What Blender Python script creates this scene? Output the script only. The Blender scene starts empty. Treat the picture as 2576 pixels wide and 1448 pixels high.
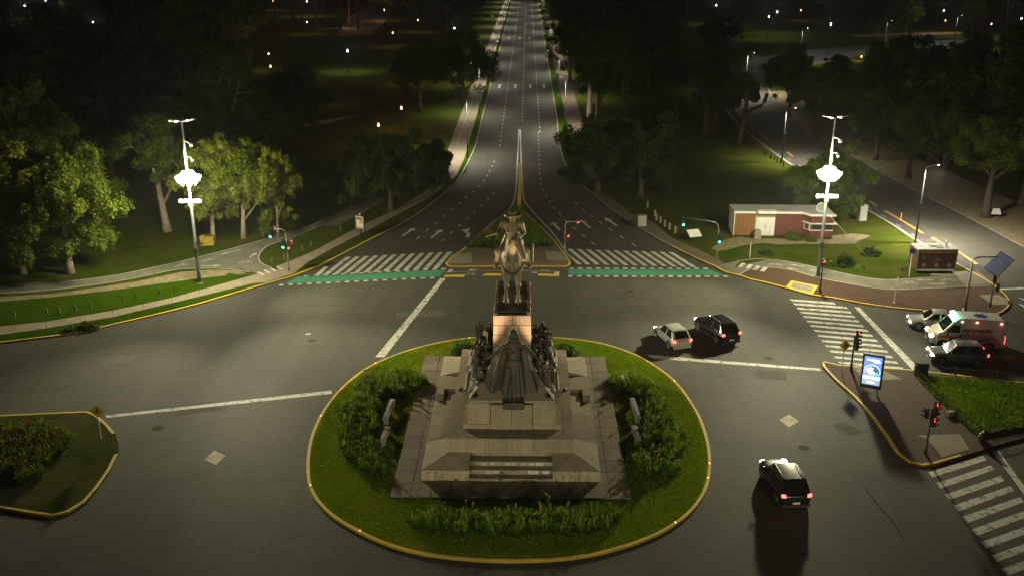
import bpy, bmesh, math, random
import numpy as np
from mathutils import Vector, Matrix
random.seed(7)
SC = bpy.context.scene
COL = SC.collection
R = math.radians

# ------------------------------------------------------------------ camera, sky, exposure
cd = bpy.data.cameras.new('camera'); cam = bpy.data.objects.new('camera', cd); COL.objects.link(cam)
cd.sensor_width = 36.0; cd.lens = 36.0 * 2469 / 2576; cd.clip_start = 0.5; cd.clip_end = 6000
cam.location = (0, 0, 30); cam.rotation_euler = (R(90 - 19.5), 0, R(0.86))
SC.camera = cam
w = bpy.data.worlds.new('World'); SC.world = w; w.use_nodes = True
nt = w.node_tree; bg = nt.nodes['Background']
sky = nt.nodes.new('ShaderNodeTexSky'); sky.sky_type = 'NISHITA'; sky.sun_disc = False
sky.sun_elevation = R(-4); sky.sun_rotation = R(200); sky.air_density = 1.2; sky.dust_density = 2.0
nt.links.new(sky.outputs[0], bg.inputs[0]); bg.inputs[1].default_value = 0.1
sl = bpy.data.lights.new('glow_fill', 'SUN'); sl.energy = 0.012; sl.angle = R(12); sl.color = (1, 0.93, 0.82)
so = bpy.data.objects.new('glow_fill', sl); COL.objects.link(so); so.rotation_euler = (R(42), 0, R(-20))  # soft fill added for city glow, shining from behind the camera
vs = SC.view_settings; vs.view_transform = 'Standard'; vs.look = 'None'; vs.exposure = 0.2; vs.gamma = 1.0
try: vs.use_curve_mapping = False
except Exception: pass
cy = SC.cycles
cy.use_denoising = True
try: cy.denoiser = 'OPENIMAGEDENOISE'
except Exception: pass
cy.max_bounces = 4; cy.diffuse_bounces = 2; cy.glossy_bounces = 2; cy.transmission_bounces = 3; cy.transparent_max_bounces = 6
cy.use_adaptive_sampling = True; cy.adaptive_threshold = 0.02; cy.use_light_tree = True; cy.sample_clamp_indirect = 3.0; cy.caustics_reflective = False; cy.caustics_refractive = False

# ------------------------------------------------------------------ materials
MATS = {}
def nmat(name):
    m = bpy.data.materials.new(name); m.use_nodes = True
    MATS[name] = m
    return m, m.node_tree, m.node_tree.nodes['Principled BSDF']
def noise(t, scale, detail=4, rough=0.55, vec=None, dist=0.0):
    n = t.nodes.new('ShaderNodeTexNoise'); n.inputs['Scale'].default_value = scale
    n.inputs['Detail'].default_value = detail; n.inputs['Roughness'].default_value = rough; n.inputs['Distortion'].default_value = dist
    if vec is not None: t.links.new(vec, n.inputs['Vector'])
    return n.outputs[0]
def coords(t, scale=None):
    c = t.nodes.new('ShaderNodeTexCoord').outputs['Object']
    if scale:
        mp = t.nodes.new('ShaderNodeMapping'); t.links.new(c, mp.inputs[0]); mp.inputs['Scale'].default_value = scale; c = mp.outputs[0]
    return c
def ramp(t, fac, stops):
    r = t.nodes.new('ShaderNodeValToRGB'); t.links.new(fac, r.inputs[0])
    el = r.color_ramp.elements
    while len(el) < len(stops): el.new(0.5)
    for e, (p, c) in zip(el, stops):
        e.position = p; e.color = (c if len(c) == 4 else tuple(c) + (1,)) if not isinstance(c, float) else (c, c, c, 1)
    return r.outputs[0]
def mixc(t, fac, a, b, mode='MIX'):
    m = t.nodes.new('ShaderNodeMix'); m.data_type = 'RGBA'; m.blend_type = mode
    for sock, v in ((m.inputs[0], fac), (m.inputs[6], a), (m.inputs[7], b)):
        if isinstance(v, bpy.types.NodeSocket): t.links.new(v, sock)
        elif isinstance(v, (int, float)): sock.default_value = v
        else: sock.default_value = tuple(v) + (1,)
    return m.outputs[2]
def bump(t, p, h, strength=0.4, dist=0.02):
    b = t.nodes.new('ShaderNodeBump'); b.inputs['Strength'].default_value = strength; b.inputs['Distance'].default_value = dist
    t.links.new(h, b.inputs['Height']); t.links.new(b.outputs[0], p.inputs['Normal'])
def flat(name, col, rough=0.6, metal=0.0, var=0.15, scale=3.0, bmp=0.0, spec=None):
    m, t, p = nmat(name)
    c = coords(t)
    a = tuple(max(0, v * (1 - var)) for v in col); b = tuple(min(1, v * (1 + var)) for v in col)
    n = noise(t, scale, 5, 0.6, c)
    t.links.new(ramp(t, n, [(0.3, a), (0.7, b)]), p.inputs['Base Color'])
    p.inputs['Roughness'].default_value = rough; p.inputs['Metallic'].default_value = metal
    if spec is not None: p.inputs['Specular IOR Level'].default_value = spec
    if bmp: bump(t, p, noise(t, scale * 6, 4, 0.6, c), bmp, 0.02)
    return m
def emis(name, col, strength, base=(0.6, 0.6, 0.6)):
    m, t, p = nmat(name)
    p.inputs['Base Color'].default_value = tuple(base) + (1,)
    p.inputs['Emission Color'].default_value = tuple(col) + (1,); p.inputs['Emission Strength'].default_value = strength
    return m

# asphalt: worn, with darker traffic bands, patches and fine aggregate
def asphalt():
    m, t, p = nmat('asphalt'); c = coords(t)
    big = noise(t, 0.07, 4, 0.6, c, 0.6)
    mid = noise(t, 0.5, 6, 0.65, c)
    streak = noise(t, 0.22, 5, 0.6, coords(t, (1.0, 0.12, 1)), 1.2)
    fine = noise(t, 14.0, 3, 0.7, c)
    col = ramp(t, big, [(0.3, (0.068, 0.0655, 0.048)), (0.7, (0.098, 0.094, 0.070))])
    col = mixc(t, ramp(t, mid, [(0.40, 0.0), (0.66, 0.75)]), col, (0.050, 0.048, 0.036))
    col = mixc(t, ramp(t, streak, [(0.45, 0.0), (0.72, 0.6)]), col, (0.125, 0.120, 0.090))
    streak2 = noise(t, 0.30, 5, 0.6, coords(t, (0.12, 1.0, 1)), 1.5)
    col = mixc(t, ramp(t, streak2, [(0.5, 0.0), (0.75, 0.5)]), col, (0.046, 0.045, 0.035))
    grit = noise(t, 5.0, 4, 0.75, c)
    col = mixc(t, ramp(t, grit, [(0.40, 0.75), (0.62, 0.0)]), col, (0.044, 0.042, 0.032))
    spot = noise(t, 1.1, 2, 0.5, c)
    col = mixc(t, ramp(t, spot, [(0.70, 0.0), (0.76, 0.6)]), col, (0.04, 0.038, 0.028))
    col = mixc(t, ramp(t, fine, [(0.35, 0.6), (0.65, 0.0)]), col, (0.034, 0.033, 0.026))
    # thin sealed cracks
    v = t.nodes.new('ShaderNodeTexVoronoi'); v.feature = 'DISTANCE_TO_EDGE'; v.inputs['Scale'].default_value = 0.035
    wv = t.nodes.new('ShaderNodeVectorMath'); wv.operation = 'ADD'; t.links.new(c, wv.inputs[0])
    nz = t.nodes.new('ShaderNodeTexNoise'); nz.inputs['Scale'].default_value = 0.25; nz.inputs['Detail'].default_value = 5; t.links.new(c, nz.inputs['Vector'])
    ns = t.nodes.new('ShaderNodeVectorMath'); ns.operation = 'SCALE'; ns.inputs[3].default_value = 9.0; t.links.new(nz.outputs[1], ns.inputs[0])
    t.links.new(ns.outputs[0], wv.inputs[1]); t.links.new(wv.outputs[0], v.inputs['Vector'])
    col = mixc(t, ramp(t, v.outputs[0], [(0.0, 0.35), (0.0035, 0.0)]), col, (0.035, 0.034, 0.03))
    t.links.new(col, p.inputs['Base Color']); p.inputs['Roughness'].default_value = 0.82
    p.inputs['Specular IOR Level'].default_value = 0.25
    bump(t, p, fine, 0.5, 0.02)
asphalt()
def grass(name, a, b, dry, dryamt):
    m, t, p = nmat(name); c = coords(t)
    n1 = noise(t, 0.35, 6, 0.62, c, 0.4); n2 = noise(t, 5.0, 5, 0.7, c); n3 = noise(t, 22.0, 2, 0.6, c)
    col = ramp(t, n2, [(0.3, a), (0.7, b)])
    col = mixc(t, ramp(t, n1, [(0.5 - dryamt * 0.2, 0.0), (0.72, dryamt)]), col, dry)
    col = mixc(t, ramp(t, n3, [(0.35, 0.4), (0.6, 0.0)]), col, tuple(v * 0.45 for v in a))
    t.links.new(col, p.inputs['Base Color']); p.inputs['Roughness'].default_value = 0.95; p.inputs['Specular IOR Level'].default_value = 0.0
    bump(t, p, n3, 1.0, 0.08)
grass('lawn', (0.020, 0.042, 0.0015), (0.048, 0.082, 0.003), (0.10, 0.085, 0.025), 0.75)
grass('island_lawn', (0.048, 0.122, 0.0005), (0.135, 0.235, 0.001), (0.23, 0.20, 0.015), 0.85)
grass('verge', (0.018, 0.048, 0.0005), (0.042, 0.085, 0.001), (0.07, 0.068, 0.012), 0.4)
grass('patchy_lawn', (0.022, 0.050, 0.0015), (0.055, 0.085, 0.004), (0.105, 0.086, 0.045), 1.0)
grass('far_ground', (0.015, 0.03, 0.007), (0.03, 0.055, 0.012), (0.05, 0.04, 0.02), 0.5)
flat('soil', (0.105, 0.085, 0.045), 0.95, 0, 0.35, 1.6, 0.5, 0.1)
flat('dry_soil', (0.17, 0.142, 0.082), 0.95, 0, 0.35, 2.2, 0.6, 0.1)
flat('pale_concrete', (0.21, 0.178, 0.125), 0.9, 0, 0.22, 1.2, 0.2, 0.2)
flat('cycle_asphalt', (0.125, 0.118, 0.088), 0.9, 0, 0.25, 1.0, 0.3, 0.2)
flat('dark_track', (0.055, 0.05, 0.042), 0.9, 0, 0.3, 1.0, 0.3, 0.2)
flat('pad', (0.21, 0.195, 0.135), 0.9, 0, 0.2, 1.5, 0.2, 0.2)
flat('kerb_stone', (0.23, 0.215, 0.18), 0.9, 0, 0.3, 1.4, 0.3, 0.2)
def paver(name, a, b, mortar, sc):
    m, t, p = nmat(name); c = coords(t)
    br = t.nodes.new('ShaderNodeTexBrick'); t.links.new(c, br.inputs['Vector']); br.inputs['Scale'].default_value = sc
    br.inputs['Color1'].default_value = a + (1,); br.inputs['Color2'].default_value = b + (1,); br.inputs['Mortar'].default_value = mortar + (1,)
    br.inputs['Mortar Size'].default_value = 0.02
    n = noise(t, 0.7, 5, 0.65, c)
    col = mixc(t, ramp(t, n, [(0.35, 0.0), (0.75, 0.6)]), br.outputs[0], tuple(v * 0.55 for v in a))
    t.links.new(col, p.inputs['Base Color']); p.inputs['Roughness'].default_value = 0.9; p.inputs['Specular IOR Level'].default_value = 0.2
    bump(t, p, br.outputs[1], 0.4, -0.01)
paver('red_paver', (0.088, 0.046, 0.028), (0.068, 0.041, 0.027), (0.05, 0.038, 0.026), 3.2)
paver('walk_paver', (0.15, 0.11, 0.07), (0.125, 0.096, 0.064), (0.08, 0.066, 0.046), 2.4)
def paint(name, col, wear, scale=2.2, thr=0.5, under=(0.07, 0.067, 0.058), fade=None):
    m, t, p = nmat(name); c = coords(t)
    n = noise(t, scale, 8, 0.72, c); n2 = noise(t, 0.45, 4, 0.6, c)
    col2 = mixc(t, ramp(t, n2, [(0.3, 0.0), (0.7, 0.35)]), col, tuple(v * 0.55 for v in col))
    if fade: col2 = mixc(t, ramp(t, noise(t, 0.16, 4, 0.6, c), [(0.46, 0.0), (0.62, 0.4)]), col2, fade)
    t.links.new(mixc(t, ramp(t, n, [(thr + 0.05, 0.0), (thr + 0.09, wear)]), col2, under), p.inputs['Base Color'])
    p.inputs['Roughness'].default_value = 0.75
paint('white_paint', (0.52, 0.51, 0.43), 0.85, 2.2, 0.49)
paint('thin_white', (0.40, 0.39, 0.33), 0.7, 3.0, 0.5)
paint('yellow_paint', (0.62, 0.40, 0.008), 0.8, 2.4, 0.53, (0.22, 0.18, 0.09), (0.36, 0.30, 0.12))
paint('yellow_road', (0.42, 0.28, 0.05), 0.6, 2.4, 0.55)
paint('green_paint', (0.04, 0.24, 0.13), 0.6, 1.6, 0.50)
paint('faded_yellow', (0.36, 0.28, 0.11), 0.4, 2.4, 0.58)
flat('bike_symbol', (0.13, 0.10, 0.05), 0.8, 0, 0.2, 3)
flat('dark_metal', (0.028, 0.032, 0.03), 0.5, 0.4, 0.2, 2)
flat('grey_metal', (0.22, 0.22, 0.21), 0.45, 0.6, 0.15, 2)
flat('pole_grey', (0.13, 0.135, 0.13), 0.5, 0.3, 0.15, 2)
flat('white_metal', (0.62, 0.61, 0.57), 0.5, 0.0, 0.08, 2)
flat('black_plastic', (0.012, 0.012, 0.012), 0.5, 0, 0.1, 3)
flat('signal_housing', (0.02, 0.022, 0.02), 0.45, 0, 0.15, 3)

# ------------------------------------------------------------------ mesh helpers
class MB:
    def __init__(s): s.v = []; s.f = []
    def add(s, vs, fs):
        o = len(s.v); s.v.extend([tuple(map(float, x)) for x in vs]); s.f.extend([tuple(i + o for i in f) for f in fs]); return s
    def box(s, c, d, rz=0.0, taper=1.0, rot=None):
        x, y, z = d[0] / 2, d[1] / 2, d[2] / 2
        vs = [(sx * x * (taper if sz > 0 else 1), sy * y * (taper if sz > 0 else 1), sz * z) for sz in (-1, 1) for sx, sy in ((-1, -1), (1, -1), (1, 1), (-1, 1))]
        M = rot if rot is not None else Matrix.Rotation(rz, 3, 'Z')
        vs = [tuple(M @ Vector(v) + Vector(c)) for v in vs]
        return s.add(vs, [(3, 2, 1, 0), (4, 5, 6, 7), (0, 1, 5, 4), (1, 2, 6, 5), (2, 3, 7, 6), (3, 0, 4, 7)])
    def prism(s, poly, z0, z1):
        n = len(poly)
        a = sum(poly[i][0] * poly[(i + 1) % n][1] - poly[(i + 1) % n][0] * poly[i][1] for i in range(n))
        if a < 0: poly = poly[::-1]
        s.add([(x, y, z0) for x, y in poly] + [(x, y, z1) for x, y in poly],
              [tuple(range(n, 2 * n))] + [(i, (i + 1) % n, n + (i + 1) % n, n + i) for i in range(n)])
        return s
    def sheet(s, poly, z):
        n = len(poly)
        a = sum(poly[i][0] * poly[(i + 1) % n][1] - poly[(i + 1) % n][0] * poly[i][1] for i in range(n))
        if a < 0: poly = poly[::-1]
        return s.add([(x, y, z) for x, y in poly], [tuple(range(n))])
    def tube(s, pts, rad, n=8, cap=True):
        pts = [Vector(p) for p in pts]
        if not isinstance(rad, (list, tuple)): rad = [rad] * len(pts)
        vs = []; fs = []
        for i, p in enumerate(pts):
            d = (pts[min(i + 1, len(pts) - 1)] - pts[max(i - 1, 0)]).normalized()
            a = Vector((0, 0, 1)) if abs(d.z) < 0.9 else Vector((1, 0, 0))
            u = d.cross(a).normalized(); v = d.cross(u).normalized()
            for k in range(n):
                an = 2 * math.pi * k / n; vs.append(p + (u * math.cos(an) + v * math.sin(an)) * rad[i])
        for i in range(len(pts) - 1):
            for k in range(n):
                fs.append((i * n + k, i * n + (k + 1) % n, (i + 1) * n + (k + 1) % n, (i + 1) * n + k))
        if cap: fs += [tuple(range(n))[::-1], tuple(range((len(pts) - 1) * n, len(pts) * n))]
        return s.add(vs, fs)
    def ell(s, c, r, rot=None, nu=12, nv=8):
        vs = [(0, 0, -1)]; fs = []
        for j in range(1, nv):
            ph = -math.pi / 2 + math.pi * j / nv
            for i in range(nu):
                th = 2 * math.pi * i / nu; vs.append((math.cos(ph) * math.cos(th), math.cos(ph) * math.sin(th), math.sin(ph)))
        vs.append((0, 0, 1)); top = len(vs) - 1
        for i in range(nu):
            fs.append((0, 1 + (i + 1) % nu, 1 + i)); b = 1 + (nv - 2) * nu; fs.append((b + i, b + (i + 1) % nu, top))
            for j in range(nv - 2):
                a0 = 1 + j * nu; fs.append((a0 + i, a0 + (i + 1) % nu, a0 + nu + (i + 1) % nu, a0 + nu + i))
        M = rot if rot is not None else Matrix.Identity(3)
        return s.add([tuple(M @ Vector((v[0] * r[0], v[1] * r[1], v[2] * r[2])) + Vector(c)) for v in vs], fs)
    def cap(s, p0, p1, r0, r1, n=10):
        p0, p1 = Vector(p0), Vector(p1); d = (p1 - p0); L_ = d.length; d.normalize()
        ps = [p0 - d * r0 * 0.95, p0 - d * r0 * 0.7, p0, p1, p1 + d * r1 * 0.7, p1 + d * r1 * 0.95]
        return s.tube(ps, [r0 * 0.25, r0 * 0.7, r0, r1, r1 * 0.7, r1 * 0.25], n)
    def mesh(s, name, smooth=False):
        me = bpy.data.meshes.new(name); me.from_pydata(s.v, [], s.f); me.update()
        if smooth: me.polygons.foreach_set('use_smooth', [True] * len(me.polygons))
        return me
    def obj(s, name, mat, parent=None, smooth=False, kind=None):
        return link(name, s.mesh(name, smooth), mat, parent, kind)
def link(name, me, mat=None, parent=None, kind=None):
    if mat is not None and not me.materials: me.materials.append(MATS[mat] if isinstance(mat, str) else mat)
    o = bpy.data.objects.new(name, me); COL.objects.link(o)
    if parent is not None: o.parent = parent
    if kind: o['kind'] = kind
    return o
def tag(o, label, cat, group=None):
    o['label'] = label; o['category'] = cat
    if group: o['group'] = group
    return o
def thing(name, label, cat, loc=(0, 0, 0), rz=0.0, group=None, scale=1.0):
    o = bpy.data.objects.new(name, None); COL.objects.link(o); o.empty_display_size = 0.2
    o.location = loc; o.rotation_euler = (0, 0, rz); o.scale = (scale,) * 3
    return tag(o, label, cat, group)
def copy_tree(o, parent=None):
    c = o.copy(); COL.objects.link(c); c.parent = parent
    for ch in list(o.children): copy_tree(ch, c)
    return c
def light(name, kind, energy, loc, parent=None, color=(1, 1, 1), size=0.3, target=None, cone=None, blend=0.6):
    l = bpy.data.lights.new(name, kind); l.energy = energy; l.color = color
    if kind in ('POINT', 'SPOT'): l.shadow_soft_size = size
    if kind == 'SPOT': l.spot_size = R(cone); l.spot_blend = blend
    o = bpy.data.objects.new(name, l); COL.objects.link(o); o.location = loc
    if target is not None: o.rotation_euler = (Vector(target) - Vector(loc)).to_track_quat('-Z', 'Y').to_euler()
    if parent is not None: o.parent = parent
    return o
def offset_line(pts, d):
    out = []
    n = len(pts)
    for i, p in enumerate(pts):
        a = Vector(pts[max(i - 1, 0)]); b = Vector(pts[min(i + 1, n - 1)]); t = (b - a).normalized()
        out.append((p[0] - t.y * d, p[1] + t.x * d))
    return out
def smooth_line(pts, k=4, closed=False):
    n = len(pts); out = []
    rng = range(n) if closed else range(n - 1)
    for i in rng:
        if closed: p0, p1, p2, p3 = (Vector(pts[(i + j) % n]) for j in (-1, 0, 1, 2))
        else: p0, p1, p2, p3 = (Vector(pts[min(max(i + j, 0), n - 1)]) for j in (-1, 0, 1, 2))
        for q in range(k):
            t = q / k
            out.append(tuple(0.5 * ((2 * p1) + (p2 - p0) * t + (2 * p0 - 5 * p1 + 4 * p2 - p3) * t * t + (3 * p1 - p0 - 3 * p2 + p3) * t ** 3)))
    if not closed: out.append(tuple(pts[-1]))
    return out
def band(mb, pts, w, z):
    a = offset_line(pts, w / 2); b = offset_line(pts, -w / 2); n = len(pts)
    return mb.add([(x, y, z) for x, y in a] + [(x, y, z) for x, y in b], [(i, n + i, n + i + 1, i + 1) for i in range(n - 1)])
def dash_band(name, pts, w, z, on, off, mat, parent, each=True):
    """dashes of length on, gaps off, along a polyline; each dash its own piece"""
    P_ = [Vector(p) for p in pts]; seg = [(P_[i + 1] - P_[i]).length for i in range(len(P_) - 1)]
    tot = sum(seg); s_ = 0.0
    def pt(d):
        for i, l in enumerate(seg):
            if d <= l or i == len(seg) - 1: return P_[i] + (P_[i + 1] - P_[i]) * (d / max(l, 1e-6))
            d -= l
    allb = MB()
    while s_ + on < tot:
        m = MB() if each else allb
        q = [tuple(pt(s_ + on * k / 2)) for k in range(3)]
        band(m, q, w, z)
        if each: m.obj(name, mat, parent)
        s_ += on + off
    if not each: return allb.obj(name, mat, parent, kind='stuff')
def kerb(pts, side, mat, parent, h=0.13, w_=0.2, closed=False):
    n = len(pts); q = offset_line(pts, side * w_)
    if closed:
        q = []
        for i in range(n):
            t = (Vector(pts[(i + 1) % n]) - Vector(pts[i - 1])).normalized(); q.append((pts[i][0] - t.y * side * w_, pts[i][1] + t.x * side * w_))
    vs = []
    for (x, y), (u, v) in zip(pts, q):
        ix, iy = x + (u - x) * 0.12, y + (v - y) * 0.12
        vs += [(x, y, -0.02), (x, y, h - 0.02), (ix, iy, h), (u, v, h), (u, v, h - 0.06)]
    fs = []
    for i in range(n if closed else n - 1):
        j = (i + 1) % n
        for k in range(4):
            f = (i * 5 + k, j * 5 + k, j * 5 + k + 1, i * 5 + k + 1); fs.append(f if side < 0 else f[::-1])
    return MB().add(vs, fs).obj('kerb', mat, parent)

GLOW_DENSITY = 0.00016  # density of the volume added to make lamps glow

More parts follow.
